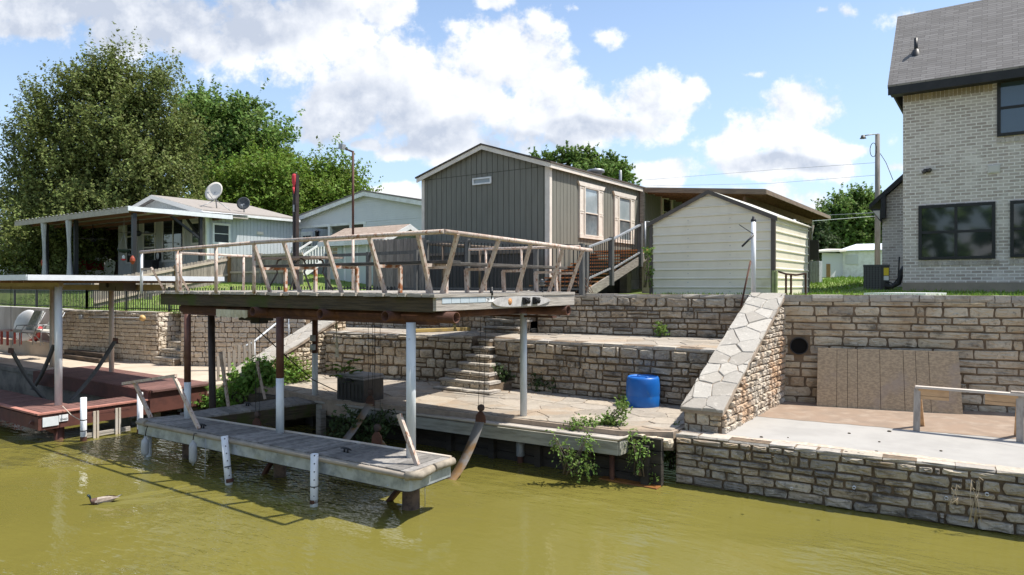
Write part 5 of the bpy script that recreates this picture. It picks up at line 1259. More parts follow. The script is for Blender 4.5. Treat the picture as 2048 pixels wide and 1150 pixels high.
# pipe frame and plastic poles beside the neighbour dock
t = thing('bumper_frame', 'brown rail frame standing in the water along the red brown dock', 'bumper frame', (-15.3, 6.8, 0))
xq = -15.26; ya, yb = at(172, 820, X=xq).y, at(260, 806, X=xq).y
for z in (.50, .08): m = MB(); m.bx(xq-.02, xq+.02, ya, yb, z-.015, z+.035); m.bx(xq-.02, xq+.02, ya, yb, z-.055, z-.022); m.build('rail', M['red_fascia'] if z > .3 else M['wood_light'], t)
for px in (191, 235): y = at(px, 830, X=xq).y; m = MB(); m.bx(xq+.021, xq+.045, y-.06, y-.01, -.3, .55); m.bx(xq+.021, xq+.045, y+.01, y+.05, -.3, .55); m.build('upright', M['tan_post'], t)
for px, tp, bt, lab in ((167, 795, 882, 'white plastic mooring pole with a rope, beside the brown rail frame'), (280, 785, 866, 'white plastic mooring pole half hidden behind the grey dock corner'), (359, 768, 826, 'short white plastic mooring pole behind the inclined dock rail')):
    lo = at(px, bt, z=0) if px != 359 else at(px, 826, z=.05); hi = at(px, tp, Y=lo.y)
    t = thing('mooring_pole', lab, 'mooring pole', tuple(lo), 'white plastic mooring poles')
    m = MB(); m.tube([V(lo.x, lo.y, -.4), V(lo.x, lo.y, hi.z)], .058 if px != 359 else .05, 14); m.build('pole', M['pvc'], t)
    m = MB(); m.lathe(V(lo.x, lo.y, 0), [(.060, 0), (.061, .05), (.0595, .09)], 14); m.build('stain_band', M['rust'], t)
    if px == 167:
        for z in (.20, .42): m = MB(); m.lathe(V(lo.x, lo.y, z), [(.060, 0), (.062, .01), (.060, .02)], 14); m.build('strap', M['black_rubber'], t)
        rope = MB(); a = V(lo.x, lo.y-.06, .43); b = at(125, 812, X=-15.5); rope.tube([a, a.lerp(b, .5)+V(0, 0, -.04), b], .008, 6); rope.build('rope', mat('beige_rope', (0.55, 0.47, 0.38), rough=.9), t)
lo = at(262, 836, z=.02); lo = lo + V(.15, 0, 0); m = MB(); m.tube([lo+V(-.25, .1, .02), lo+V(-.1, .05, .05), lo+V(.05, .1, .03)], [.05, .075, .03], 10); m.tube([lo+V(.05, .1, .03), lo+V(.3, .2, .02)], [.03, .05], 8); tag(m.build('float', mat('weathered_float', (0.55, 0.53, 0.49), (0.40, 0.38, 0.34), rough=.8)), 'weathered pale float lying on the water between the two docks', 'float')

# picket fence, handrail by the sloped wing wall
t = thing('picket_fence', 'loose grey pickets of a weathered fence by the shrubs', 'fence', (-15.5, 9.6, .7))
for k, px in enumerate((437, 449, 459, 469, 479, 490, 500, 507)):
    q = at(px, 770-k*2, X=-15.9+.02*k); tp = [712, 702, 704, 700, 690, 690, 682, 680][k]
    m = MB(); a = V(q.x, q.y, .55); b = at(px-1, tp, X=q.x); m.beam(a, b, .075, .02, up=(1, 0, 0)); m.build('picket', M['wood_grey_picket'], t)
h0 = at(506, 685, X=-16.3); h1 = at(566, 636, X=-16.3)
t = thing('handrail', 'white handrail climbing beside the weathered sloped wing wall', 'handrail', tuple(h0))
m = MB(); m.tube([h0+V(0, -.3, -.1), h0, h1, h1+(h1-h0)*.4], .028, 10); m.build('rail', M['post_white'], t)
for f in (.05, 1.2): p = h0.lerp(h1, f); m = MB(); m.tube([p, V(p.x, p.y, p.z-.9)], .02, 8); m.build('baluster_post', M['post_white'], t)
q = at(200, 722, Y=F0.lerp(F1, .5).y-.3); m = MB(); m.bx(F0.x+.4, q.x+.6, q.y-.2, q.y+.1, .75, 1.02); m.bx(F0.x+.3, q.x+.7, q.y-.35, q.y-.18, .75, .88); tag(m.build('timber_bench', mat('charred_timber', (0.045, 0.035, 0.028), (0.14, 0.10, 0.07), rough=.9, scale=3, stretch=(.6, 4, 4), bump=.4, bscale=10), bevel=.01), 'low charred timber bench against the pale limestone wall', 'bench')
m = MB(); y_ = F0.lerp(F1, .3).y-.09; a = at(144, 634, Y=y_); b = at(284, 636, Y=y_+.3); m.tube([V(a.x-1.1, y_-.8, 1.5), V(a.x-.25, y_-.06, 1.9), a, b], .018, 8); tag(m.build('conduit', M['grey_metal']), 'thin grey conduit pipe running along the pale limestone wall', 'conduit')
q = at(162, 634, Y=y_-.02); m = MB(); m.box(q, (.16, .08, .14)); tag(m.build('outlet_box', M['grey_metal'], bevel=.01), 'small grey outlet box on the conduit of the pale wall', 'outlet box')
q = at(285, 636, Y=y_+.22); m = MB(); m.lathe(q, [(.02, -.05), (.09, -.03), (.10, .02), (.05, .07), (0, .08)], 12, axis=(.4, -1, -.3)); tag(m.build('wall_lamp', mat('amber_lamp', (0.62, 0.40, 0.16), rough=.4)), 'small amber lamp at the end of the conduit on the pale wall', 'wall lamp')
# upper left patio: chairs, tube, stool
def lawn_chair(px, py, lab, s=1.0):
    c = at(px, py, z=1.22); t = thing('lawn_chair', lab, 'chair', tuple(c), 'cushioned metal lawn chairs')
    def P(x, y, z): return c + V(x*s, y*s, z*s)
    for sx in (-.28, .28):
        m = MB(); m.tube([P(sx, -.32, 0), P(sx, -.30, .42), P(sx, -.20, .62), P(sx, .22, .62), P(sx, .30, .60)], .016, 8); m.tube([P(sx, .34, 0), P(sx, .05, .38), P(sx, -.30, .42)], .016, 8); m.tube([P(sx*.93, .08, .40), P(sx*.93, .38, 1.02)], .016, 8); m.build('side_frame', M['grey_metal'], t)
    m = MB(); m.prism([P(-.27, -.32, .42), P(.27, -.32, .42), P(.27, .14, .38), P(-.27, .14, .38)], (0, 0, .09)); m.build('seat_cushion', mat('pale_seat_cushion', (0.62, 0.60, 0.55), (0.52, 0.50, 0.46), rough=.9, scale=8), t, bevel=.03)
    m = MB(); m.prism([P(-.27, .10, .46), P(.27, .10, .46), P(.27, .36, 1.06), P(-.27, .36, 1.06)], (0, -.09, .03)); m.build('back_cushion', mat('grey_green_patterned_cushion', (0.36, 0.40, 0.39), (0.55, 0.57, 0.54), rough=.9, scale=12, lo=.45, hi=.55), t, bevel=.03)
lawn_chair(56, 690, 'metal lawn chair with pale seat cushion beside the red stool', 1.02)
lawn_chair(96, 689, 'metal lawn chair with patterned back cushion next to the tan post', 1.02)
c = at(22, 689, z=1.22); t = thing('side_table', 'small red plastic side table on the upper left patio', 'side table', tuple(c))
m = MB(); m.box(c+V(0, 0, .46), (.62, .5, .04)); m.build('table_top', mat('faded_pink_plastic', (0.62, 0.40, 0.36), (0.55, 0.30, 0.27), rough=.6), t, bevel=.01)
for sx in (-.24, .24):
    for sy in (-.18, .18): m = MB(); m.box(c+V(sx, sy, .22), (.06, .06, .44)); m.build('leg', mat('red_plastic', (0.50, 0.09, 0.07), rough=.5), t)
cb = at(46, 668, Y=F0.y-.5); t = thing('float_tube', 'large white inflatable towable with red bottom leaning on the concrete wall', 'inflatable', (cb.x, cb.y, 1.22))
m = MB(); m.ball(V(cb.x, cb.y+.1, 1.75), 1.0, 28, 14, (.95, .16, .55), Matrix.Rotation(R(-12), 3, 'X')); m.build('shell', mat('white_vinyl', (0.74, 0.74, 0.75), (0.64, 0.64, 0.66), rough=.4, scale=2), t)
m = MB(); m.tube([V(cb.x+math.cos(a)*.93, cb.y+.16+math.sin(a)*-.06, 1.75+math.sin(a)*.53) for a in [math.pi*1.08+k*math.pi*.9/14 for k in range(15)]], .075, 10); m.build('red_rim', mat('red_vinyl', (0.42, 0.05, 0.05), rough=.4), t)

# ---------------------------------------------------------------- building helpers
def siding(mb, p0, p1, zb, zt, n, spacing=.2, gap=.018, t=.014, proud=.0):
    """upright grooved boards from p0 to p1; zt may be a function of the distance"""
    p0 = V(p0[0], p0[1], 0); p1 = V(p1[0], p1[1], 0); L_ = (p1-p0).length; u = (p1-p0)/L_; n = Vector(n)
    f = zt if callable(zt) else (lambda s: zt)
    k = max(1, round(L_/spacing)); w = L_/k
    for i in range(k):
        a, b = i*w+gap/2, (i+1)*w-gap/2; c = (a+b)/2
        vs = [p0+u*a+V(0, 0, zb), p0+u*b+V(0, 0, zb), p0+u*b+V(0, 0, f(b))]
        if abs(f(a)+f(b)-2*f(c)) > .01: vs.append(p0+u*c+V(0, 0, f(c)))
        vs.append(p0+u*a+V(0, 0, f(a)))
        mb.prism([v+n*proud for v in vs], n*t)
def lap(mb, p0, p1, zb, zt, n, half=None, course=.11, t=.016):
    """horizontal lap boards; half(z) gives (s0, s1) along the wall"""
    p0 = V(p0[0], p0[1], 0); p1 = V(p1[0], p1[1], 0); L_ = (p1-p0).length; u = (p1-p0)/L_; n = Vector(n); z = zb
    while z < zt - .01:
        z1 = min(z+course, zt); a0, b0 = half(z) if half else (0, L_); a1, b1 = half(z1) if half else (0, L_)
        if b0 - a0 > .05:
            if b1 <= a1: a1 = b1 = (a0+b0)/2
            vs = [p0+u*a0+V(0, 0, z)+n*t, p0+u*b0+V(0, 0, z)+n*t, p0+u*b1+V(0, 0, z1)+n*.002, p0+u*a1+V(0, 0, z1)+n*.002, p0+u*a0+V(0, 0, z), p0+u*b0+V(0, 0, z)]
            mb.add(vs, [(0, 1, 2, 3), (4, 5, 1, 0)])
        z = z1
def window(parent, c, u, n, w, h, fm, gm, fw=.06, bars_v=(), bars_h=(.5,), proud=.05, name='window', sill=False, bw=.035):
    """frame as a part with the pane as its sub-part; c = middle of the opening on the wall face"""
    c = Vector(c); u = Vector(u).normalized(); n = Vector(n).normalized(); up = V(0, 0, 1); m = MB()
    def slab(s0, s1, z0, z1, d0, d1): m.prism([c+u*s0+up*z0+n*d0, c+u*s1+up*z0+n*d0, c+u*s1+up*z1+n*d0, c+u*s0+up*z1+n*d0], n*(d1-d0))
    W_, H_ = w/2, h/2
    slab(-W_-fw, -W_, -H_-fw, H_+fw, 0, proud); slab(W_, W_+fw, -H_-fw, H_+fw, 0, proud); slab(-W_, W_, H_, H_+fw, 0, proud); slab(-W_, W_, -H_-fw, -H_, 0, proud)
    for b in bars_v: slab(-W_+w*b-bw/2, -W_+w*b+bw/2, -H_, H_, .002, proud*.75)
    for b in bars_h: slab(-W_, W_, -H_+h*b-bw/2, -H_+h*b+bw/2, .003, proud*.7)
    if sill: slab(-W_-fw-.03, W_+fw+.03, -H_-fw-.06, -H_-fw-.002, 0, proud+.05)
    f = m.build(name, fm, parent)
    g_ = MB(); g_.prism([c-u*W_-up*H_+n*.004, c+u*W_-up*H_+n*.004, c+u*W_+up*H_+n*.004, c-u*W_+up*H_+n*.004], n*.012)
    g_.build('pane', gm, f)
    return f
def slab_roof(mb, a, b, c, d, t):
    """a sloping sheet with thickness below; a-b eave, d-c ridge"""
    mb.prism([Vector(p) for p in (a, b, c, d)], V(0, 0, -t))
M['glass_dark'] = glass_mat('dark_window_glass', (0.018, 0.024, 0.026), .04)
M['glass_sky_tint'] = glass_mat('sky_reflection_tint_glass', (0.045, 0.07, 0.10), .04)  # reflected sky put into the pane colour as a blue tint
M['glass_pale'] = mat('curtained_window_glass', (0.36, 0.41, 0.43), (0.28, 0.33, 0.35), rough=.08, scale=2, spec=.8)
M['glass_lowr'] = mat('screened_window_glass', (0.10, 0.115, 0.12), (0.17, 0.185, 0.19), rough=.12, scale=3, spec=.7)
XV, YV = V(1, 0, 0), V(0, 1, 0); nX, nY = V(1, 0, 0), V(0, -1, 0)

# ---------------------------------------------------------------- the green grey mobile home
TX1, TY0 = -10.45, 16.75
TX0 = at(845, 360, Y=TY0).x; TY1 = 34.0
ez = at(1098, 327, X=TX1).z; ez = H + (570-327)/F*at(1100, 400, Y=TY0).dot(V(XF, XR, 0))
TXC = at(967, 300, Y=TY0).x; rz = H + (570-295)/F*at(967, 400, Y=TY0).dot(V(XF, XR, 0))
TXC = (TX0+TX1)/2 + .10
th = thing('mobile_home', 'dark green grey mobile home with cream trim behind the raised deck', 'mobile home', ((TX0+TX1)/2, TY0, 2.9))
gcol = mat('green_grey_siding', (0.185, 0.183, 0.155), (0.16, 0.158, 0.133), rough=.8, scale=2, stretch=(4, 4, .5))
zb = 3.0; roofz = lambda s: (ez + (rz-ez)*(1-abs(s-(TXC-TX0))/max(TXC-TX0, TX1-TXC)))
def groofz(s):
    L_ = TX1-TX0; c = TXC-TX0
    return ez + (rz-ez)*(s/c if s < c else (L_-s)/(L_-c))
m = MB(); m.prism([(TX0+.02, TY0+.02, zb), (TX1-.02, TY0+.02, zb), (TX1-.02, TY0+.02, ez-.02), (TXC, TY0+.02, rz-.02), (TX0+.02, TY0+.02, ez-.02)], (0, TY1-TY0, 0)); m.build('wall_backing', mat('groove_shadow_paint', (0.07, 0.072, 0.062), rough=.9), th)
m = MB(); siding(m, (TX0, TY0+.02), (TX1, TY0+.02), zb, lambda s: min(ez-.07, groofz(s)), nY, .2); siding(m, (TX0, TY0+.02), (TX1, TY0+.02), ez-.055, lambda s: max(groofz(s)-.01, ez-.05), nY, .2, proud=.012)
m.build('gable_siding', gcol, th)
m = MB(); siding(m, (TX1-.02, TY0), (TX1-.02, TY1), zb+.35, ez-.02, nX, .2); m.build('side_siding', gcol, th)
m = MB(); m.bx(TX1-.02, TX1+.012, TY0, TY1, zb-.1, zb+.34); m.build('skirting', mat('grey_skirting', (0.22, 0.215, 0.19), (0.17, 0.165, 0.15), rough=.85), th)
m = MB(); m.bx(TX1-.13, TX1+.014, TY0-.03, TY0+.02, zb, ez-.05); m.bx(TX1-.02, TX1+.026, TY0-.028, TY0+.10, zb, ez-.05); m.build('corner_trim', M['cream_trim'], th); m = MB(); m.bx(TX0-.014, TX0+.10, TY0-.03, TY0+.02, zb, ez-.05); m.build('corner_trim', M['cream_trim'], th)
m = MB()
for a, b in (((TX0-.12, ez-.06), (TXC, rz)), ((TX1+.12, ez-.06), (TXC, rz))): m.prism([(a[0], TY0-.16, a[1]-.08), (b[0], TY0-.16, b[1]-.08), (b[0], TY0-.16, b[1]+.05), (a[0], TY0-.16, a[1]+.05)], (0, .03, 0))
m.build('rake_board', M['cream_trim'], th)
m = MB(); m.bx(TX1+.09, TX1+.13, TY0-.13, TY1, ez-.14, ez-.01); m.build('eave_board', M['cream_trim'], th)
m = MB()
m.prism([(TX0-.16, TY0-.19, ez-.01), (TXC, TY0-.19, rz+.055), (TXC, TY0-.19, rz+.10), (TX0-.16, TY0-.19, ez+.035)], (0, TY1-TY0+.3, 0)); m.prism([(TX1+.16, TY0-.19, ez-.01), (TX1+.16, TY0-.19, ez+.035), (TXC+.001, TY0-.19, rz+.10), (TXC+.001, TY0-.19, rz+.055)], (0, TY1-TY0+.3, 0))
rf = m.build('roof', mat('dark_brown_shingle', (0.075, 0.06, 0.052), (0.11, 0.09, 0.08), rough=.9, scale=10), th)
m = MB(); vy = at(1146, 327, X=TXC+.6).y; m.lathe((TXC+1.0, 22.0, ez+.3), [(.22, 0), (.22, .25), (.32, .27), (.30, .36), (0, .42)], 16); m.build('roof_vent', M['grey_metal'], rf)
m = MB(); m.lathe((TX1-.5, 22.3, ez+.1), [(.05, 0), (.05, .5), (.0, .52)], 10); m.build('vent_pipe', M['grey_metal'], rf)
q0 = at(938, 371, Y=TY0-.02); q1 = at(991, 351, Y=TY0-.02)
window(th, ((q0.x+q1.x)/2, TY0-.0, (q0.z+q1.z)/2-.01), XV, nY, .62, .12, M['white'], mat('gable_glass', (0.30, 0.33, 0.34), rough=.1), .045, (), (), .05)
def shutter_window(pxa, pxb, pyt, pyb):
    """double hung window with cream panel shutters on the +X wall"""
    a = at(pxa, pyt, X=TX1); b = at(pxb, pyb, X=TX1); ya, yb = a.y, b.y; zt = a.z; zb_ = at(pxa, pyb, X=TX1).z
    yc = (ya+yb)/2; w = (yb-ya); c = V(TX1-.006, yc, (zt+zb_)/2); h = zt-zb_
    f = window(th, c, YV, nX, w*.54, h-.20, M['cream_trim'], M['glass_pale'], .05, (), (.47,), .06)
    g_ = MB(); hh = (h-.20)*.46; g_.prism([c+V(.012, -w*.27, -(h-.20)/2), c+V(.012, w*.27, -(h-.20)/2), c+V(.012, w*.27, -(h-.20)/2+hh), c+V(.012, -w*.27, -(h-.20)/2+hh)], V(.008, 0, 0)); g_.build('screen', M['glass_lowr'], f)
    for s in (-1, 1):
        m = MB(); y0 = yc+s*w*.40; m.bx(TX1-.006, TX1+.03, y0-w*.09, y0+w*.09, c.z-h/2+.07, c.z+h/2-.07)
        for z0, z1 in ((-.44, -.04), (.0, .43)):
            for dz in (z0, z1): m.bx(TX1+.03, TX1+.042, y0-w*.09, y0+w*.09, c.z+h*dz-.02, c.z+h*dz+.02)
            for dy in (-.075, .075): m.bx(TX1+.03, TX1+.042, y0+w*dy-.015, y0+w*dy+.015, c.z+h*z0+.02, c.z+h*z1-.02)
        m.build('shutter', M['cream_trim'], th)
    m = MB(); m.prism([(TX1, yc-w*.50, c.z+h/2-.07), (TX1, yc+w*.50, c.z+h/2-.07), (TX1, yc+w*.56, c.z+h/2+.06), (TX1, yc-w*.56, c.z+h/2+.06)], (.06, 0, 0)); m.build('window_header', M['cream_trim'], th); m = MB(); m.bx(TX1, TX1+.05, yc-w*.49, yc+w*.49, c.z-h/2-.02, c.z-h/2+.07); m.build('window_sill', M['cream_trim'], th)
shutter_window(1157, 1205, 366, 474)
shutter_window(1227, 1268, 386, 483)
# far window under the porch and the porch roof of rough timber
q = at(1333, 412, X=TX1); window(th, (TX1-.006, q.y, q.z-.25), YV, nX, .8, 1.0, M['cream_trim'], M['glass_dark'], .14, (), (.5,), .06)
PY0 = at(1283, 380, X=TX1+.05).y; pz0 = at(1283, 377, X=TX1).z; q = at(1531, 379, Y=PY0); PX1 = q.x; pz1 = q.z; PY1 = at(1660, 432, X=PX1).y
brown_t = mat('brown_rough_timber', (0.20, 0.115, 0.065), (0.13, 0.075, 0.045), rough=.85, scale=3, stretch=(4, 1, 4))
m = MB(); m.prism([(TX1+.15, PY0, pz0-.03), (PX1, PY0, pz1-.03), (PX1, PY0, pz1+.02), (TX1+.15, PY0, pz0+.02)], (0, PY1-PY0, 0)); m.build('porch_roof', mat('porch_roofing', (0.22, 0.20, 0.18), (0.16, 0.145, 0.13), rough=.85, scale=2), th)
m = MB(); m.prism([(TX1+.15, PY0-.03, pz0-.16), (PX1+.02, PY0-.03, pz1-.16), (PX1+.02, PY0-.03, pz1+.0), (TX1+.15, PY0-.03, pz0+.0)], (0, .04, 0)); m.build('porch_fascia', mat('grey_brown_fascia', (0.24, 0.18, 0.13), (0.15, 0.115, 0.09), rough=.85, scale=3, stretch=(.6, 1, 6)), th)
m = MB(); m.bx(PX1-.01, PX1+.03, PY0, PY1, pz1-.14, pz1+.0); m.build('porch_fascia', bpy.data.materials['grey_brown_fascia'], th)
m = MB()
for i in range(16):
    y = PY0+.3+i*(PY1-PY0-.5)/15; m.prism([(TX1+.15, y, pz0-.20), (PX1-.05, y, pz1-.17), (PX1-.05, y, pz1-.04), (TX1+.15, y, pz0-.04)], (0, .05, 0))
m.build('porch_rafter', brown_t, th)
m = MB(); m.bx(PX1-.75, PX1-.67, PY0+.1, PY1-.3, pz1-.36, pz1-.16); m.build('porch_beam', brown_t, th)
for i in range(6):
    y = PY0+.3+i*(PY1-PY0-.8)/5; m = MB(); m.bx(PX1-.78, PX1-.64, y-.07, y+.07, gz(PX1, y)-.1, pz1-.37); m.build('porch_post', M['wood_grey'], th)
    m = MB(); m.beam((PX1-.71, y+.07, pz1-.95), (PX1-.71, y+.55, pz1-.38), .09, .05); m.beam((PX1-.71, y-.07, pz1-.95), (PX1-.71, y-.55, pz1-.38), .09, .05); m.build('knee_brace', M['wood_grey'], th)
m = MB(); m.bx(TX1+.03, TX1+.17, PY0-.1, PY0+.05, zb, pz0-.15); m.build('porch_post', M['wood_grey'], th)
# stairs up to the porch
SX0, SX1 = TX1+.12, -8.58
sb = at(1172, 582, X=SX1); stp = at(1292, 508, X=SX1)
ss_ = thing('porch_stairs', 'orange brown timber stairs with grey posts climbing to the mobile home porch', 'stairs', (SX1, sb.y, 2.93))
ns_ = 10; tread_m = mat('orange_stained_tread', (0.40, 0.19, 0.07), (0.30, 0.13, 0.05), rough=.7, scale=3, stretch=(1, 5, 5))
for i in range(ns_):
    t0 = (i+.5)/ns_; y = sb.y+(stp.y-sb.y)*t0; z = sb.z+.10+(stp.z-sb.z)*t0; m = MB(); m.bx(SX0, SX1-.02, y-.17, y+.16, z-.035, z); m.build('tread', tread_m, ss_)
m = MB(); m.bx(SX0, SX1-.02, stp.y+.02, stp.y+3.4, stp.z+.10, stp.z+.15); m.build('landing', tread_m, ss_)
m = MB(); e = V(SX1, sb.y-.1, sb.z-.13); f = V(SX1, stp.y+.12, stp.z-.02); m.beam(e, f, .05, .24); m.beam(V(SX0+.03, e.y, e.z), V(SX0+.03, f.y, f.z), .05, .24); m.build('stringer', M['wood_grey'], ss_)
m = MB(); m.prism([(SX1-.95, sb.y+.5, 2.9), (SX1-.95, stp.y+.6, 2.9), (SX1-.95, stp.y+.6, stp.z-.15), (SX1-.95, sb.y+.5, sb.z-.05)], (.04, 0, 0)); m.build('under_stair_shade', M['black_rubber'], ss_)  # added black sheet, stands in for the dark void below the stairs
rp = [at(1172, 490, X=SX1+.04), at(1223, 474, X=SX1+.04), at(1281, 447, X=SX1+.04)]
for k, (p, zlo) in enumerate(zip(rp, (2.95, None, None))):
    zlo = zlo or (sb.z+(stp.z-sb.z)*(p.y-sb.y)/(stp.y-sb.y)-.25); m = MB(); m.bx(p.x-.055, p.x+.055, p.y-.055, p.y+.055, zlo, p.z); m.build('newel_post', M['grey_paint_wood'], ss_)
for a, b in ((rp[0], rp[1]), (rp[1], rp[2])):
    a_ = a+V(0, .06, -.06); b_ = b+V(0, -.06, -.05); m = MB(); m.beam(a_, b_, .09, .04); m.build('handrail', M['grey_metal'], ss_)
    lo = V(0, 0, -.80); m = MB(); m.beam(a_+lo, b_+lo, .05, .04); m.build('lower_rail', M['grey_metal'], ss_)
    m = MB(); n = 11
    for i in range(1, n): p = a_.lerp(b_, i/n); m.bx(p.x-.008, p.x+.008, p.y-.008, p.y+.008, p.z-.80, p.z)
    o = m.build('baluster', M['black_metal'], ss_)
p = rp[2]; m = MB(); m.tube([p+V(.09, .12, -1.0), p+V(.09, .12, .06)], .03, 8); m.build('rail_tube', M['grey_metal'], ss_)
p = rp[2]; m = MB(); m.tube([p+V(.20, .35, -1.0), p+V(.20, .35, .06), p+V(.09, .12, .05)], .03, 8); m.build('rail_tube', M['grey_metal'], ss_)
m = MB(); m.bx(SX1-.18, SX1+.14, stp.y+.1, stp.y+.45, 2.8, stp.z+.04); m.build('support_pier', M['concrete_tan'], ss_, bevel=.01)
m = MB(); y_ = (sb.y+stp.y)/2+.5; m.bx(SX1-.9, SX1-.65, y_+1.4, y_+1.7, 2.8, stp.z+.08); m.build('support_pier', M['concrete_old'], ss_)

# ---------------------------------------------------------------- cream metal shed
SY0 = 17.0; a = at(1301, 450, Y=SY0); b = at(1548, 450, Y=SY0); HX0, HX1 = a.x, b.x
HY1 = at(1617, 500, X=HX1).y; hz = at(1548, 437, Y=SY0).z; HXC = (HX0+HX1)/2; hr = at(1416, 384, Y=SY0).z
hz = (hz + at(1301, 443, Y=SY0).z)/2
sh = thing('metal_shed', 'cream ribbed metal shed with brown trim above the upper terrace wall', 'shed', (HXC, SY0, 2.93))
cream = mat('cream_ribbed_metal', (0.79, 0.725, 0.60), (0.73, 0.665, 0.545), rough=.45, scale=1.5, spec=.5, col3=(0.58, 0.51, 0.38), scale3=1.2, lo3=.55, hi3=.8)
def ribbed(mb, p0, p1, zb_, zt, n, half=None, pitch=.225):
    p0 = V(p0[0], p0[1], 0); p1 = V(p1[0], p1[1], 0); L_ = (p1-p0).length; u = (p1-p0)/L_; n = Vector(n)
    prof = []; z = zb_
    while z < zt:
        prof += [(z, 0), (z+pitch-.062, .0), (z+pitch-.045, .022), (z+pitch-.018, .022), (z+pitch-.002, .0)]; z += pitch
    prof = [(min(q, zt), d) for q, d in prof]
    vs = []; fs = []
    for q, d in prof:
        a_, b_ = half(q) if half else (0, L_); vs += [p0+u*a_+V(0, 0, q)+n*d, p0+u*b_+V(0, 0, q)+n*d]
    for i in range(len(prof)-1): fs.append((2*i, 2*i+1, 2*i+3, 2*i+2))
    mb.add(vs, fs)
def hhalf(z):
    L_ = HX1-HX0
    if z <= hz: return (0, L_)
    k = max(0, 1-(z-hz)/(hr-hz)); return (L_/2*(1-k), L_/2*(1+k))
m = MB(); ribbed(m, (HX0, SY0), (HX1, SY0), 2.90, hr, nY, hhalf); m.build('front_wall', cream, sh)
m = MB(); ribbed(m, (HX1, SY0), (HX1, HY1), 2.90, hz, nX); m.build('side_wall', cream, sh)
m = MB(); m.prism([(HX0, SY0+.01, 2.9), (HX1-.01, SY0+.01, 2.9), (HX1-.01, SY0+.01, hz-.01), (HXC, SY0+.01, hr-.01), (HX0, SY0+.01, hz-.01)], (0, HY1-SY0-.01, 0)); m.build('wall_frame', cream, sh)
m = MB(); sl = (hr-hz)/(HXC-HX0)
m.prism([(HX0-.08, SY0-.06, hz-.08*sl+.01), (HXC, SY0-.06, hr+.01), (HXC, SY0-.06, hr+.04), (HX0-.08, SY0-.06, hz-.08*sl+.04)], (0, HY1-SY0+.1, 0)); m.prism([(HX1+.08, SY0-.06, hz-.08*sl+.01), (HX1+.08, SY0-.06, hz-.08*sl+.04), (HXC+.001, SY0-.06, hr+.04), (HXC+.001, SY0-.06, hr+.01)], (0, HY1-SY0+.1, 0)); m.build('roof', mat('cream_roof_metal', (0.58, 0.54, 0.44), rough=.4), sh)
trim = mat('brown_metal_trim', (0.085, 0.07, 0.06), (0.11, 0.092, 0.08), rough=.5)
m = MB()
for x in (HX0-.09, HX1+.09): m.prism([(x, SY0-.075, hz-.09*sl-.075), (HXC, SY0-.075, hr-.055), (HXC, SY0-.075, hr+.048), (x, SY0-.075, hz-.09*sl+.03)], (0, .02, 0))
m.build('rake_trim', trim, sh)
m = MB(); m.bx(HX1-.065, HX1+.028, SY0-.030, SY0-.002, 2.9, hz-.05); m.bx(HX1-.001, HX1+.03, SY0-.002, SY0+.06, 2.9, hz-.05); m.bx(HX0-.02, HX0+.07, SY0-.030, SY0-.002, 2.9, hz-.05); m.bx(HX1+.001, HX1+.03, HY1-.06, HY1+.01, 2.9, hz-.05); m.build('corner_trim', trim, sh)
m = MB()
for px in (1376, 1460):
    for k in range(9): m.lathe((at(px, 500, Y=SY0).x, SY0-.0, 2.99+k*.225), [(0, .006), (.010, .005), (.012, 0)], 8, axis=(0, -1, 0))
m.build('screw_head', M['grey_metal'], sh)
# white standpipe before the shed, iron gate leaf and green post beside it
p = at(1507, 590, Y=15.9); t = thing('flag_post', 'slim white post with black cap and bent bracket in front of the cream shed', 'post', (p.x, p.y, 2.9))
m = MB(); m.tube([V(p.x, p.y, 2.8), V(p.x, p.y, at(1507, 441, Y=15.9).z)], .052, 14); m.build('post', M['pvc'], t)
zt_ = at(1507, 441, Y=15.9).z; m = MB(); m.lathe((p.x, p.y, zt_), [(.056, -.03), (.062, 0), (.05, .03), (.03, .05), (.03, .09), (0, .1)], 12); m.build('cap', M['black_metal'], t)
a, b, c_ = at(1507, 470, Y=15.85), at(1484, 493, Y=15.7), at(1474, 448, Y=15.8)
m = MB(); m.tube([a, b], .022, 8); m.tube([a+V(0, 0, .02), at(1478, 449, Y=15.8)], .010, 6); m.build('bracket_arm', M['black_metal'], t)
a = at(1501, 522, Y=15.8); b = at(1482, 612, Y=15.4); m = MB(); m.tube([a, b], .02, 8); tag(m.build('iron_rod', M['rust']), 'dark iron rod leaning between the white post and the terrace wall', 'rod')
p = at(1549, 565, Y=16.3); m = MB(); m.bx(p.x-.05, p.x+.01, 16.25, 16.35, 2.85, at(1549, 541, Y=16.3).z); m.bx(p.x+.02, p.x+.06, 16.25, 16.35, 2.85, at(1549, 542, Y=16.3).z); tag(m.build('green_post', mat('faded_green_post', (0.20, 0.26, 0.10), (0.30, 0.33, 0.18), rough=.7, scale=5)), 'pair of short faded green posts at the front right corner of the cream shed', 'post')
p0 = at(1572, 548, Y=16.5); p1 = at(1612, 547, Y=16.9); t = thing('iron_gate', 'small rusty iron rail frame beside the cream shed', 'gate', (p0.x, p0.y, 2.93))
m = MB(); m.beam(at(1556, 543, Y=16.45), p0, .04, .04); m.beam(p0, p0.lerp(p1, .5)+V(0, 0, -.03), .045, .04); m.beam(p0.lerp(p1, .5)+V(0, 0, -.03), p1, .045, .04); m.build('top_bar', M['rust'], t)
for f in (0, .25, .98): q = p0.lerp(p1, f); m = MB(); m.beam(V(q.x, q.y, 2.85), V(q.x, q.y, q.z-.02), .04, .04); m.build('upright', M['rust'], t)
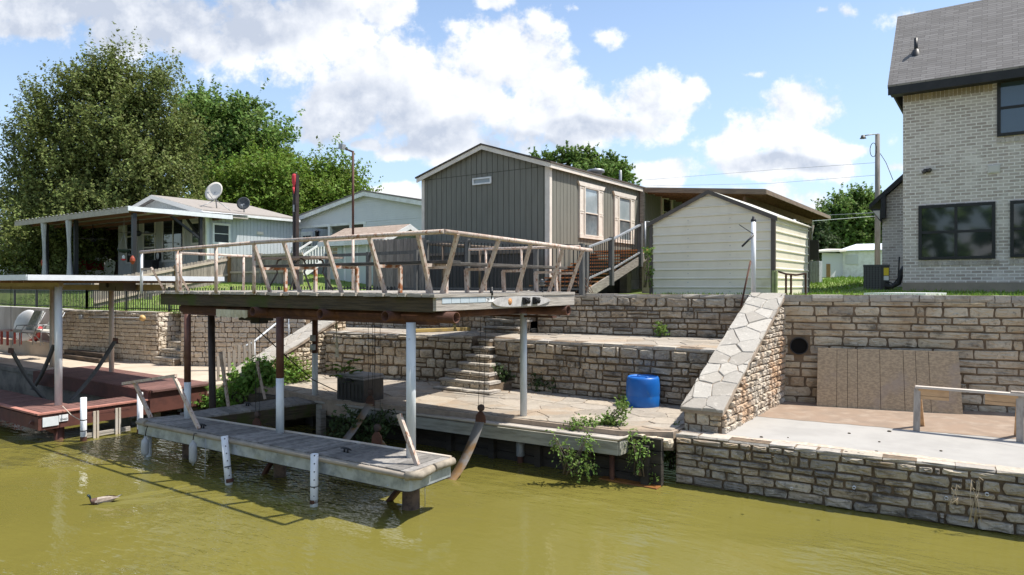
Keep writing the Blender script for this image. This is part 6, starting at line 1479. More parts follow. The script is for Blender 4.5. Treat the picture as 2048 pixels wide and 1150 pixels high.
# ---------------------------------------------------------------- brick house at the right
BY = 22.2
bx0 = at(1806, 400, Y=BY).x; bx1 = bx0 + 13
eY = BY - .48; e_ = at(1775, 171, Y=eY); ex, eZ = e_.x, e_.z
rg = at(1795, 33, X=ex); rY, rZ = rg.y, rg.z
wz = at(1806, 187, Y=BY).z
bh = thing('brick_house', 'tall two storey whitewashed brick house with black trimmed windows and grey shingle roof', 'house', (bx0+5, BY, 2.93))
brick = brick_mat('whitewashed_brick', (0.37, 0.315, 0.28), (0.56, 0.50, 0.46), (0.74, 0.70, 0.66), .235, .0875, .013, white=(0.72, 0.675, 0.635), dirt=(0.63, 0.565, 0.51))
fz = at(1830, 565, Y=BY).z
m = MB(); m.bx(bx0, bx1, BY, rY*2-BY, fz, wz+.3); m.build('wall', brick, bh)
m = MB(); m.bx(bx0-.012, bx1, BY-.015, rY*2-BY, 2.6, fz-.002); m.build('foundation', mat('dusty_foundation', (0.30, 0.255, 0.20), (0.24, 0.21, 0.17), rough=.9, scale=1.5, bump=.2, bscale=30), bh)
m = MB(); x = bx0+.02
wup = at(1994, 200, Y=BY).x
while x < wup - .1:
    m.bx(x, x+.083, BY-.006, BY+.03, wz-.26, wz-.01); x += .098
m.build('soldier_course', mat('tan_soldier_brick', (0.30, 0.235, 0.165), (0.36, 0.30, 0.23), rough=.9, island=.2), bh)
shingle = brick_mat('grey_shingle_roof', (0.175, 0.164, 0.156), (0.235, 0.222, 0.212), (0.11, 0.102, 0.098), .34, .072, .006, offset=.37, bumpd=.02)
m = MB(); m.prism([(ex, eY, eZ), (bx1, eY, eZ), (bx1, rY, rZ), (ex, rY, rZ)], (0, .02, -.09)); m.prism([(ex, rY+.001, rZ), (bx1, rY+.001, rZ), (bx1, 2*rY-eY, eZ), (ex, 2*rY-eY, eZ)], (0, -.02, -.09))
rf = m.build('roof', shingle, bh)
blk = mat('black_fascia_paint', (0.016, 0.017, 0.019), (0.024, 0.024, 0.026), rough=.6)
m = MB(); m.bx(ex+.01, bx1, eY+.01, eY+.05, eZ-.27, eZ-.03); m.build('fascia', blk, bh)
m = MB(); m.bx(ex+.05, bx1, eY+.05, BY+.0, eZ-.24, eZ-.20); m.build('soffit', blk, bh)
m = MB(); m.bx(bx0-.02, bx1, BY-.03, BY-.004, wz-.005, eZ-.2); m.build('frieze_board', blk, bh)
m = MB(); m.prism([(ex+.015, eY+.05, eZ-.26), (ex+.015, eY+.05, eZ-.06), (ex+.015, rY, rZ-.06), (ex+.015, rY, rZ-.30)], (.04, 0, 0)); m.prism([(ex+.055, BY, wz), (ex+.055, rY, rZ-.3), (ex+.055, rY+1, rZ-.9), (ex+.055, rY+1, wz)], (.05, 0, 0)); m.build('rake_board', blk, bh)
def bwin(x0p, x1, ytl, ybl, glass, bars_v, bars_h):
    a = at(x0p, ytl, Y=BY); b = at(x0p, ybl, Y=BY); c = V((a.x+x1)/2, BY-.012, (a.z+b.z)/2)
    return window(bh, c, XV, nY, x1-a.x-.16, a.z-b.z-.16, blk, glass, .08, bars_v, bars_h, .045, bw=.07)
w1 = bwin(1837, at(1991, 470, Y=BY).x, 412, 520, M['glass_dark'], (.5,), (.5,))
w2 = bwin(2020, at(2020, 470, Y=BY).x+2.4, 402, 515, M['glass_dark'], (.5,), (.5,))
w3 = bwin(1994, wup+1.5, 162, 274, M['glass_sky_tint'], (), (.5,))
for x0p, y in ((1836, 523), (2019, 519), (1993, 278)):
    a = at(x0p, y, Y=BY); m = MB(); x = a.x; xe = {1836: at(1992, 520, Y=BY).x, 2019: bx1-1, 1993: wup+1.6}[x0p]
    while x < min(xe, a.x+3): m.bx(x, x+.085, BY-.02, BY+.02, a.z-.115, a.z); x += .098
    m.build('brick_sill', mat('pale_sill_brick', (0.46, 0.42, 0.38), (0.38, 0.33, 0.28), rough=.9, island=.2), bh)
q = at(1854, 343, Y=BY); m = MB(); m.box(q+V(0, -.03, .02), (.16, .06, .10)); m.ball(q+V(-.06, -.10, -.02), .055, 10, 7); m.ball(q+V(.07, -.10, .02), .055, 10, 7); m.build('security_light', M['dark_bronze'], bh)
q = at(1988, 338, Y=BY); m = MB(); m.box(q+V(0, -.015, 0), (.27, .035, .22)); m.box(q+V(0, -.035, .0), (.22, .02, .17)); m.build('vent_cover', mat('painted_vent', (0.55, 0.53, 0.50), rough=.6), bh, bevel=.006)
q = at(1832, 95, X=ex+1.0); 
slope = (rZ-eZ)/(rY-eY); px_ = at(1832, 104, Y=eY+1.15); yv = eY+1.15
for _ in range(6):
    px_ = at(1832, 104, Y=yv); yv += (px_.z - (eZ + slope*(yv-eY)))/(slope)*.5
px_ = V(px_.x, yv, eZ+slope*(yv-eY)); m = MB(); m.tube([px_+V(0, 0, -.1), px_+V(0, 0, .38)], .05, 12); m.lathe(px_+V(0, 0, -.06), [(.16, -.1), (.09, .10), (.05, .13)], 12); m.build('vent_stack', M['black_metal'], rf)
# low wing at its left
WY = 25.6; a = at(1764, 500, Y=WY); wx0 = a.x; m = MB()
tp = at(1806, 352, Y=WY-.3); el = at(1738, 412, Y=WY-.3); sl2 = (tp.z-el.z)/(tp.x-el.x); wtop = el.z + sl2*(wx0-el.x)
m.prism([(wx0, WY, 2.7), (bx0+1.2, WY, 2.7), (bx0+1.2, WY, wtop+sl2*(bx0+1.2-wx0)-.12), (wx0, WY, wtop-.12)], (0, 5, 0)); m.build('wing_wall', brick, bh)
m = MB(); m.prism([(el.x, WY-.3, el.z-.10), (el.x+(bx0+1.4-el.x), WY-.3, el.z+sl2*(bx0+1.4-el.x)-.10), (bx0+1.4, WY-.3, el.z+sl2*(bx0+1.4-el.x)+.10), (el.x, WY-.3, el.z+.06)], (0, 5.5, 0)); m.build('wing_roof', blk, bh)
m = MB(); m.prism([(el.x+.05, WY-.25, el.z-.11), (wx0+.0, WY-.25, el.z-.11), (wx0+.0, WY-.25, el.z-.55)], (0, .25, 0)); m.prism([(wx0+.0, WY-.29, el.z-.42), (wx0+.13, WY-.29, el.z-.42), (wx0+.13, WY-.29, el.z+.5), (wx0, WY-.29, el.z+.35)], (0, .28, 0)); m.build('eave_return', blk, bh)
m = MB(); m.prism([(el.x+.10, WY-.262, el.z-.16), (wx0-.03, WY-.262, el.z-.16), (wx0-.03, WY-.262, el.z-.46)], (0, .01, 0)); m.build('soffit_panel', M['cream_trim'], bh)
# air conditioner and panel on the wall top
a = at(1727, 580, d=20.3); b = at(1779, 580, d=20.0); zt_ = at(1750, 529, d=20.2).z
t = thing('air_conditioner', 'dark grey outdoor air conditioner unit with a yellow sticker beside the brick house', 'air conditioner', ((a.x+b.x)/2, (a.y+b.y)/2, a.z))
u = (b-a); u.z = 0; w = u.length; u.normalize(); n_ = V(-u.y, u.x, 0); zb_ = a.z
m = MB(); m.prism([a+n_*.02, b+n_*.02, b+n_*(w-.02), a+n_*(w-.02)], V(0, 0, zt_-zb_-.05)); m.build('cabinet', mat('charcoal_cabinet', (0.035, 0.037, 0.038), (0.05, 0.052, 0.052), rough=.5), t)
m = MB()
for k in range(6):
    p = a+u*(.03+k*w*.115); m.prism([p, p+u*.022, p+u*.022+n_*.02, p+n_*.02], V(0, 0, zt_-zb_-.06))
for k in range(13):
    z = zb_+.05+k*(zt_-zb_-.12)/12; m.beam(V(*a[:2], z)+n_*.012, V(*(a+u*w*.66)[:2], z)+n_*.012, .012, .01)
m.build('louvre_guard', mat('grey_louvre', (0.10, 0.105, 0.105), rough=.5), t)
m = MB(); m.prism([V(*p[:2], zt_-.055) for p in (a-u*.01-n_*.01, b+u*.01-n_*.01, b+u*.01+n_*(w+.01), a-u*.01+n_*(w+.01))], V(0, 0, .05)); m.build('top_cover', mat('top_cover_grey', (0.06, 0.065, 0.065), rough=.45), t)
p = a+u*w*.78-n_*.004; m = MB(); m.prism([V(*p[:2], zt_-.32), V(*(p+u*.13)[:2], zt_-.32), V(*(p+u*.13)[:2], zt_-.10), V(*p[:2], zt_-.10)], n_*.024); m.build('yellow_label', mat('yellow_label', (0.70, 0.52, 0.03), rough=.5), t)
m = MB(); m.prism([V(*p[:2], zt_-.46), V(*(p+u*.13)[:2], zt_-.46), V(*(p+u*.13)[:2], zt_-.335), V(*p[:2], zt_-.335)], n_*.024); m.build('white_label', M['white'], t)
s = b-u*.1-n_*.02; m = MB(); h_ = at(1806, 560, Y=BY)
m.tube([V(*s[:2], zb_+.12), V(*(s+u*.15-n_*.05)[:2], zb_+.10), V(*(s+u*.33)[:2], zb_+.2), V(h_.x-.05, BY+.3, zb_+.55), V(h_.x-.02, BY+.5, zb_+.65)], .07, 10); m.tube([V(*s[:2], zb_+.25), V(*(s+u*.2)[:2], zb_+.18), V(*(s+u*.32)[:2], zb_+.35), V(h_.x-.12, BY+.3, zb_+.95)], .02, 8); m.build('refrigerant_line', M['black_rubber'], t)
a = at(1729, 587, Y=16.3); b = at(1853, 587, Y=16.6); m = MB(); m.prism([(a.x, 16.2, ZU+.0), (b.x, 16.4, ZU+.0), (b.x+.3, 17.6, ZU+.0), (a.x+.5, 17.5, ZU+.0)], (0, 0, .055)); tag(m.build('fallen_signboard', M['white']), 'flat white panel lying on the grass behind the tall wall, below the brick house', 'board')

# ---------------------------------------------------------------- pale blue neighbour house with the porch (left)
HY_ = 19.0; hx1 = at(413, 470, Y=HY_).x; hx0 = at(236, 470, Y=HY_).x; hY1 = at(592, 470, X=hx1).y
hez = at(413, 424, Y=HY_).z; hrx = (hx0+hx1)/2; hrz = at(312, 402, Y=HY_).z+.12
nh = thing('neighbour_house', 'pale blue grey house with a wide covered porch beneath the big tree', 'house', (hrx, HY_, 3.5))
blue = mat('pale_blue_siding', (0.47, 0.50, 0.535), (0.43, 0.46, 0.49), rough=.8, scale=2, stretch=(3, 3, .5))
gb = gz(hx1, HY_) - .3
m = MB(); m.prism([(hx0+.02, HY_+.02, gb), (hx1-.02, HY_+.02, gb), (hx1-.02, HY_+.02, hez), (hrx, HY_+.02, hrz-.1), (hx0+.02, HY_+.02, hez)], (0, hY1-HY_, 0)); m.build('wall_backing', mat('blue_groove_shadow_paint', (0.22, 0.25, 0.275), rough=.9), nh)  # backing darker than the siding: groove shade put into its colour
m = MB(); siding(m, (hx0, HY_+.02), (hx1, HY_+.02), gb, lambda s: hez + (hrz+.03-hez)*(1-abs(s-(hrx-hx0))/(hrx-hx0)), nY, .2, .016); m.build('front_siding', mat('grey_green_front_siding', (0.46, 0.475, 0.46), (0.42, 0.435, 0.42), rough=.8), nh)
m = MB(); siding(m, (hx1-.02, HY_), (hx1-.02, hY1), gb, hez-.02, nX, .2, .016); m.build('side_siding', blue, nh)
m = MB(); m.bx(hx1-.10, hx1+.012, HY_-.015, HY_+.03, gb, hez); m.bx(hx1-.02, hx1+.02, HY_-.012, HY_+.10, gb, hez); m.build('corner_trim', M['white'], nh)
sho = (hrz-hez)/(hrx-hx0); tan_sh = brick_mat('tan_shingle', (0.33, 0.255, 0.20), (0.40, 0.32, 0.26), (0.20, 0.155, 0.12), .32, .06, .008, offset=.4)
m = MB(); m.prism([(hx1+.3, HY_-.4, hez-.3*sho+.06), (hrx, HY_-.4, hrz+.06), (hrx, HY_-.4, hrz+.14), (hx1+.3, HY_-.4, hez-.3*sho+.14)], (0, hY1-HY_+.4, 0)); m.prism([(hx0-.3, HY_-.4, hez-.3*sho+.06), (hx0-.3, HY_-.4, hez-.3*sho+.14), (hrx-.001, HY_-.4, hrz+.14), (hrx-.001, HY_-.4, hrz+.06)], (0, hY1-HY_+.4, 0)); nrf = m.build('roof', mat('tan_asphalt_roof', (0.30, 0.27, 0.24), (0.25, 0.222, 0.20), rough=.9, scale=12, stretch=(1, .3, 1)), nh)
m = MB()
for x, in ((hx0-.32,), (hx1+.32,)): m.prism([(x, HY_-.43, hez-.32*sho-.10), (hrx, HY_-.43, hrz-.07), (hrx, HY_-.43, hrz+.13), (x, HY_-.43, hez-.32*sho+.12)], (0, .03, 0))
m.build('rake_board', mat('pale_cream_rake', (0.68, 0.64, 0.58), rough=.6), nh)
m = MB(); m.bx(hx1+.26, hx1+.38, HY_-.4, hY1, hez-.3*sho-.06, hez-.3*sho+.06); m.build('gutter', M['white'], nh)
m = MB(); m.tube([(hx1+.3, HY_-.25, hez-.1), (hx1+.05, HY_-.06, hez-.35), (hx1+.05, HY_-.06, gb)], .05, 8); m.build('downspout', M['white'], nh)
def nwin(pa, pb, yt, yb, bh_, bv=(), fw=.09):
    a = at(pa, yt, Y=HY_); b = at(pb, yb, Y=HY_); window(nh, ((a.x+b.x)/2, HY_+.004, (a.z+b.z)/2), XV, nY, b.x-a.x-2*fw, a.z-b.z-2*fw, mat('pale_frame', (0.60, 0.585, 0.53), rough=.6) if 'pale_frame' not in bpy.data.materials else bpy.data.materials['pale_frame'], M['glass_dark'], fw, bv, bh_, .05, bw=.08)
nwin(253, 275, 447, 527, (.33, .68)); nwin(287, 312, 442, 523, (.33, .68)); nwin(325, 369, 436, 523, (), (.5,), .11); nwin(383, 408, 444, 488, (.5,))
a = at(424, 446, X=hx1); b = at(460, 487, X=hx1); window(nh, (hx1-.004, (a.y+b.y)/2, (at(424, 487, X=hx1).z+a.z)/2), YV, nX, b.y-a.y-.2, a.z-at(424, 487, X=hx1).z-.16, M['white'], M['glass_dark'], .10, (), (.5,), .06)
q = at(520, 466, X=hx1); m = MB(); m.box(q+V(.02, 0, 0), (.05, .36, .14)); m.build('wall_vent', M['cream_trim'], nh)
# porch roof
c0 = at(256, 413, d=30); pz = c0.z; px1, py0 = c0.x, c0.y; px0 = at(29, 440, Y=py0).x; py1 = at(465, 430, X=px1).y
tanu = mat('porch_soffit', (0.40, 0.37, 0.32), (0.33, 0.30, 0.26), rough=.8)
m = MB(); nw = 60; vs = []
for i in range(nw+1):
    x = px0 + (px1-px0)*i/nw; z = pz + (.03 if i % 2 else 0); vs += [(x, py0-.03, z), (x, py1+1.0, z+.1)]
m.add(vs, [(2*i, 2*i+2, 2*i+3, 2*i+1) for i in range(nw)]); m.build('porch_roof', M['roof_white'], nh)
m = MB(); m.bx(px0, px1-.02, py0, py0+.04, pz-.26, pz-.012); m.build('porch_gutter', tanu, nh)
m = MB(); m.bx(px1-.02, px1+.02, py0, py1, pz-.17, pz+.03); m.build('porch_fascia', M['roof_white'], nh)
m = MB(); m.bx(px0, px1-.03, py0+.05, py1+.9, pz-.09, pz-.03); m.build('porch_ceiling', tanu, nh)
m = MB()
for k in range(4): y = py0+.7+k*1.2; m.bx(px0, px1-.04, y, y+.12, pz-.24, pz-.10)
m.build('porch_beam', mat('red_brown_beam', (0.15, 0.065, 0.045), rough=.7), nh)
m = MB(); m.bx(px0, px1, py0, HY_, gz(px1, py0)-1.2, at(268, 549, Y=py0+.3).z); m.build('porch_floor', M['concrete_old'], nh)
pf = at(268, 549, Y=py0+.3).z
for px in (93, 152, 268): q = at(px, 500, Y=py0+.35); m = MB(); m.bx(q.x-.08, q.x+.08, py0+.27, py0+.43, pf, pz-.25); m.build('porch_post', M['black_metal'], nh)
q = at(401, 480, X=px1-.3); m = MB(); m.bx(q.x-.07, q.x+.07, q.y-.07, q.y+.07, pf-.5, pz-.1); m.build('porch_post', M['black_metal'], nh)
m = MB(); m.beam((q.x, q.y, pz-1.2), (q.x-.2, q.y-1.4, pz-.15), .10, .10); m.beam((q.x, q.y, pz-1.2), (q.x-1.2, q.y, pz-.15), .10, .10); m.build('porch_brace', M['black_metal'], nh)
curt = mat('grey_clear_curtain', (0.42, 0.43, 0.43), (0.26, 0.27, 0.28), rough=.4, scale=4, stretch=(8, 8, .5))
for px in (96, 146):
    q = at(px, 500, Y=py0+.30); m = MB(); n = 14; vs = []
    for i in range(9):
        z = pz-.27-(pz-.27-pf)*i/8
        for k in range(n):
            a = 2*math.pi*k/n; r_ = (.19 - .08*math.sin(i/8*math.pi)*.9)*(1+.14*math.sin(a*5+i*.4)); vs.append((q.x+r_*math.cos(a)*1.1+.01*i, py0+.12+r_*math.sin(a)*.6, z))
    m.add(vs, [(i*n+k, i*n+(k+1) % n, (i+1)*n+(k+1) % n, (i+1)*n+k) for i in range(8) for k in range(n)], True); m.build('gathered_curtain', curt, nh)
# things on the porch
def fan(px, py, lab):
    c = at(px, py, Y=py0+2.2); t = thing('ceiling_fan', lab, 'ceiling fan', tuple(c), 'black ceiling fans of the porch'); m = MB(); m.tube([c, V(c.x, c.y, pz-.05)], .03, 8); m.build('rod', M['black_metal'], t)
    m = MB(); m.lathe(c, [(0, -.16), (.08, -.15), (.16, -.05), (.16, .05), (.06, .12), (0, .12)], 16); m.build('motor', M['black_metal'], t)
    for k in range(5): a = k*2*math.pi/5+.3; m = MB(); d = V(math.cos(a), math.sin(a), 0); m.beam(c+d*.18, c+d*.85, .15, .02); m.build('blade', M['dark_bronze'], t)
fan(276, 466, 'black ceiling fan hanging low beside the middle porch post'); fan(186, 478, 'black ceiling fan in the dark left half of the porch')
q = at(248, 500, Y=py0+.8); t = thing('hanging_basket', 'dark hanging flower basket under the porch roof', 'hanging basket', tuple(q)); m = MB(); m.lathe(q, [(0, -.14), (.2, -.10), (.28, .02), (.0, .02)], 16); m.build('bowl', mat('dark_green_bowl', (0.015, 0.03, 0.018), rough=.7), t)
m = MB()
for k in range(3): a = k*2.1; m.tube([q+V(.27*math.cos(a), .27*math.sin(a), 0), V(q.x, q.y, q.z+.75)], .008, 4)
m.tube([V(q.x, q.y, q.z+.75), V(q.x, q.y, pz-.1)], .008, 4); m.build('hanger', M['grey_metal'], t)
q = at(265, 520, Y=py0+.15); m = MB(); m.lathe(q, [(0, -.20), (.06, -.15), (.11, -.04), (.10, .07), (.05, .16), (0, .20)], 7, smooth=False); tag(m.build('ornament', mat('orange_ornament', (0.34, 0.06, 0.02), (0.22, 0.03, 0.02), rough=.6, scale=8)), 'orange red hanging ornament on the middle porch post', 'ornament')
q = at(88, 526, Y=py0+.15); m = MB(); m.lathe(q, [(0, -.24), (.11, -.15), (.15, .0), (.12, .14), (0, .25)], 8, smooth=False); tag(m.build('ornament', bpy.data.materials['orange_ornament']), 'orange red hanging ornament at the left porch post', 'ornament')
q = at(247, 516, Y=py0+.8); t = thing('bird_feeder', 'small red and white bird feeder under the hanging basket', 'bird feeder', tuple(q)); m = MB(); m.lathe(q, [(0, -.12), (.10, -.10), (.10, -.04), (.03, -.03)], 12); m.build('base', mat('red_feeder', (0.5, 0.03, 0.03), rough=.4), t); m = MB(); m.lathe(q, [(.05, -.03), (.06, .08), (.02, .14), (0, .15)], 12); m.build('bottle', M['white'], t)
q = at(317, 512, Y=HY_-.05); t = thing('wall_clock', 'round black rimmed wall clock between the porch doors', 'clock', tuple(q)); m = MB(); m.lathe(q, [(0, .05), (.17, .05), (.17, .0)], 20, axis=(0, -1, 0)); m.build('face', M['white'], t); m = MB(); m.tube([q+V(.2*math.cos(a), -.03, .24*math.sin(a)) for a in [k*2*math.pi/20 for k in range(21)]], .05, 8); m.build('rim', M['black_metal'], t)
q = at(303, 530, Y=HY_-.5); m = MB(); m.box(q, (.75, .4, .5)); tag(m.build('deck_chest', M['black_rubber'], bevel=.03), 'low dark chest under the porch window beside the clock', 'chest')
# red pickup under the far side
tc_ = at(135, 531, d=43); gzt = gz(tc_.x, tc_.y); tc_.z = tc_.z - .75
t = thing('pickup_truck', 'red pickup truck parked beyond the porch in the shade', 'truck', tuple(tc_))
def TP(x, y, z): return V(tc_.x+x, tc_.y+y, tc_.z+z)
red = mat('red_car_paint', (0.33, 0.012, 0.02), rough=.22, spec=.7)
def ext(prof, y0, y1, name, mt, bev=.04, par=None): m = MB(); m.prism([TP(x, y0, z) for x, z in prof], (0, y1-y0, 0)); return m.build(name, mt, par or t, bevel=bev)
ext([(-2.7, .45), (2.75, .45), (2.75, 1.02), (1.15, 1.05), (-1.0, 1.08), (-2.2, 1.02), (-2.7, .85)], -.95, .95, 'body', red, .08)
ext([(-1.05, 1.08), (1.1, 1.06), (.95, 1.72), (-.25, 1.75)], -.82, .82, 'cab', red, .08)
ext([(-.80, 1.12), (.12, 1.12), (.12, 1.62), (-.25, 1.62)], -.835, -.822, 'side_window', M['glass_sky_tint'], 0); ext([(.18, 1.12), (.95, 1.12), (.85, 1.62), (.18, 1.62)], -.835, -.822, 'side_window', M['glass_sky_tint'], 0)
for x in (-1.75, 1.75):
    w_ = MB(); w_.lathe(TP(x, -.98, .40), [(0, .0), (.22, .0), (.26, -.02), (.40, -.02), (.42, .05), (.42, .22), (.40, .26)], 22, axis=(0, 1, 0)); o = w_.build('wheel', M['black_rubber'], t); w_ = MB(); w_.lathe(TP(x, -.99, .40), [(0, -.01), (.2, -.005), (.25, .0)], 14, axis=(0, 1, 0)); w_.build('rim', M['grey_metal'], o)
m = MB(); m.box(TP(-2.71, -.6, .8), (.05, .3, .16)); m.build('headlight', M['white'], t)
m = MB(); m.box(TP(2.76, -.85, .85), (.04, .12, .3)); m.build('tail_light', mat('red_lens', (.4, .01, .01), rough=.2), t)
# white neighbour house at the far left edge
c = at(8, 520, d=40); t = thing('white_house', 'white house with dark shutters at the far left edge behind the tree', 'house', tuple(c)); m = MB(); xr_ = at(31, 500, d=40).x; m.bx(xr_-9, xr_, c.y, c.y+6, 2.8, at(10, 468, d=40).z); m.build('wall', M['white'], t)
m = MB(); zt_ = at(10, 468, d=40).z; m.prism([(xr_-9.2, c.y-.3, zt_), (xr_+.3, c.y-.3, zt_), (xr_+.3, c.y+3, zt_+.9), (xr_-9.2, c.y+3, zt_+.9)], (0, 0, .1)); m.build('roof', bpy.data.materials['tan_asphalt_roof'], t)
a = at(2, 480, Y=c.y); window(t, (a.x-.3, c.y, at(2, 497, Y=c.y).z), XV, nY, .8, .95, mat('navy_shutter', (0.03, 0.04, 0.07), rough=.6), M['glass_dark'], .14, (), (.5,))
# dishes on the roof
def dish(px, py, rad, mtl, lab, Xr, tilt, base):
    c = at(px, py, X=Xr); t = thing('satellite_dish', lab, 'satellite dish', tuple(base)); ax = Vector(tilt).normalized()
    m = MB(); m.lathe(c, [(0, -.10*rad*2), (rad*.4, -.075*rad*2), (rad*.75, -.03*rad*2), (rad, .02), (rad*1.01, .03), (rad*.75, -.01*rad*2), (rad*.4, -.055*rad*2), (0, -.08*rad*2)], 28, axis=ax); m.build('reflector', mtl, t)
    m = MB(); m.tube([c-ax*.1*rad, c-ax*.2*rad+V(0, 0, -.2*rad), V(*base)], .03, 8); m.build('mast', M['grey_metal'], t)
    if rad > .4:
        m = MB(); k = c-ax*.15+V(0, 0, -.35); m.tube([k, V(base[0]+.1, base[1]-1.0, base[2]-.05)], .018, 6); m.tube([k, V(base[0]+.7, base[1]+.5, base[2]-.25)], .018, 6); m.build('strut', M['grey_metal'], t)
    m = MB(); e = c+V(0, 0, -rad*.9)+ax*.02; f = c+ax*rad*.9+V(0, 0, -rad*.5); m.tube([e, f], .018, 6); m.box(f, (.08, .08, .08)); m.build('feed_arm', M['grey_metal'], t)
rx_ = hx1-.9; rzz = hez+.14+.9*sho
c = at(428, 383, X=rx_); dish(428, 383, 20/F*c.dot(V(XF, XR, 0)), mat('offwhite_dish', (0.62, 0.58, 0.52), rough=.5), 'big off white satellite dish on struts on the tan roof', rx_, (.35, -1, .35), (rx_, c.y+.15, rzz))
c = at(487, 407, X=hx1-.3); dish(487, 407, 13/F*c.dot(V(XF, XR, 0)), mat('dark_dish', (0.05, 0.055, 0.06), rough=.5), 'smaller dark grey satellite dish near the roof eave', hx1-.3, (.8, -1, .25), (hx1-.25, c.y, hez+.12))

# ---------------------------------------------------------------- second pale house (gable), its porch and steps
QY = 25.0; qx0 = at(592, 441, Y=QY).x; qc = at(735, 388, Y=QY); qxc, qrz = qc.x, qc.z; qx1 = 2*qxc-qx0; qez = at(592, 441, Y=QY).z
qh = thing('gable_house', 'pale blue lap sided gable house behind the small garden shed', 'house', (qxc, QY, 3.6))
vinyl = mat('pale_blue_vinyl', (0.62, 0.635, 0.66), (0.58, 0.595, 0.62), rough=.55, scale=1)
qhz = at(660, 449, Y=QY).z; qpx = at(732, 450, Y=QY).x; sq = (qrz-qez)/(qxc-qx0)
def qhalf(z):
    if z <= qez: return (0, qx1-qx0)
    k = (z-qez)/sq; return (k, qx1-qx0-k)
m = MB(); lap(m, (qx0, QY), (qx1, QY), qhz, qrz-.05, nY, qhalf); lap(m, (qpx, QY), (qx1, QY), 3.0, qhz, nY); m.build('gable_siding', vinyl, qh)
m = MB(); m.prism([(qx0, QY+.01, qhz), (qx1, QY+.01, qhz), (qx1, QY+.01, qez), (qxc, QY+.01, qrz-.05), (qx0, QY+.01, qez)], (0, .15, 0)); m.prism([(qpx, QY+.01, 3), (qx1, QY+.01, 3), (qx1, QY+.01, qhz), (qpx, QY+.01, qhz)], (0, 3, 0)); m.build('wall_core', vinyl, qh)
m = MB(); siding(m, (qx0-5, QY+2.6), (qpx, QY+2.6), 3.0, qez, nY, .25, .015); m.bx(qx0-5, qpx, QY+2.605, QY+2.9, 3.0, qez); m.build('porch_wall', blue, qh)
m = MB(); m.bx(qx0, qpx, QY+.16, QY+2.6, qhz+.02, qhz+.06); m.build('porch_ceiling', tanu, qh)
m = MB(); m.bx(qx0-.05, qpx+.05, QY-.03, QY+.2, qhz-.10, qhz+.03); m.build('porch_header', M['white'], qh)
for px in (598, 660, 703, 731): q = at(px, 470, Y=QY+.05); m = MB(); m.bx(q.x-.09, q.x+.09, QY-.02, QY+.14, 3.4, qhz-.10); m.build('porch_column', M['white'], qh)
m = MB()
for x in (qx0-.35, qx1+.35): m.prism([(x, QY-.30, qez-.35*sq-.16), (qxc, QY-.30, qrz-.12), (qxc, QY-.30, qrz+.10), (x, QY-.30, qez-.35*sq+.06)], (0, .03, 0))
m.build('rake_board', M['white'], qh)
m = MB(); m.prism([(qx0-.4, QY-.32, qez-.4*sq+.07), (qxc, QY-.32, qrz+.10), (qxc, QY-.32, qrz+.17), (qx0-.4, QY-.32, qez-.4*sq+.14)], (0, 9, 0)); m.prism([(qx1+.4, QY-.32, qez-.4*sq+.07), (qx1+.4, QY-.32, qez-.4*sq+.14), (qxc+.001, QY-.32, qrz+.17), (qxc+.001, QY-.32, qrz+.10)], (0, 9, 0)); m.build('roof', mat('grey_roof', (0.20, 0.185, 0.175), rough=.9), qh)
a = at(603, 464, Y=QY+2.55); b = at(626, 505, Y=QY+2.55); m = MB(); m.bx(a.x, b.x, QY+2.52, QY+2.585, 4.2, a.z); dr = m.build('door', M['white'], qh)
m = MB(); gz0, gz1 = at(610, 493, Y=QY+2.5).z, at(610, 471, Y=QY+2.5).z
for k in range(3):
    for j in range(3): w_ = (b.x-a.x-.3)/3; h_ = (gz1-gz0)/3; m.bx(a.x+.15+k*w_+.02, a.x+.15+(k+1)*w_-.02, QY+2.505, QY+2.518, gz0+j*h_+.02, gz0+(j+1)*h_-.02)
m.build('door_glass', M['glass_dark'], dr)
q = at(634, 467, Y=QY+2.5); m = MB(); m.lathe(q, [(.02, -.2), (.10, -.16), (.12, .1), (.15, .12), (.05, .2), (0, .22)], 8, smooth=False); m.build('porch_lantern', M['black_metal'], qh)
m = MB(); dkz = at(620, 517, Y=QY-.5).z; m.bx(at(592, 515, Y=QY-.5).x-.5, at(650, 515, Y=QY-.5).x, QY-1.2, QY+2.6, dkz-.12, dkz); m.build('porch_deck', M['white'], qh)
ra = at(592, 494, Y=QY-1.2); rb2 = at(648, 492, Y=QY-1.2); m = MB(); m.bx(ra.x-.4, rb2.x, QY-1.25, QY-1.15, ra.z-.07, ra.z); m.bx(ra.x-.4, rb2.x, QY-1.25, QY-1.15, dkz+.08, dkz+.15); x = ra.x-.3
while x < rb2.x: m.bx(x, x+.07, QY-1.23, QY-1.17, dkz+.15, ra.z-.07); x += .17
m.build('porch_railing', M['white'], qh)
sa = at(650, 520, Y=QY-1.2); m = MB(); 
for k in range(6): m.bx(sa.x-1.0, sa.x+.1, QY-1.3-.28*k-.28, QY-1.3-.28*k, dkz-.17*(k+1), dkz-.17*(k+1)+.05)
m.build('porch_steps', M['grey_paint_wood'], qh)
m = MB()
for xx in (sa.x-1.0, sa.x+.12): m.beam((xx, QY-1.25, dkz+.85), (xx, QY-3.0, dkz-.15), .07, .09); m.beam((xx, QY-1.25, dkz-.12), (xx, QY-3.0, dkz-1.15), .06, .22)
for k in range(9): m.bx(sa.x+.09, sa.x+.14, QY-1.4-k*.18, QY-1.34-k*.18, dkz-.2-k*.105, dkz+.75-k*.105)
m.build('step_railing', M['white'], qh)

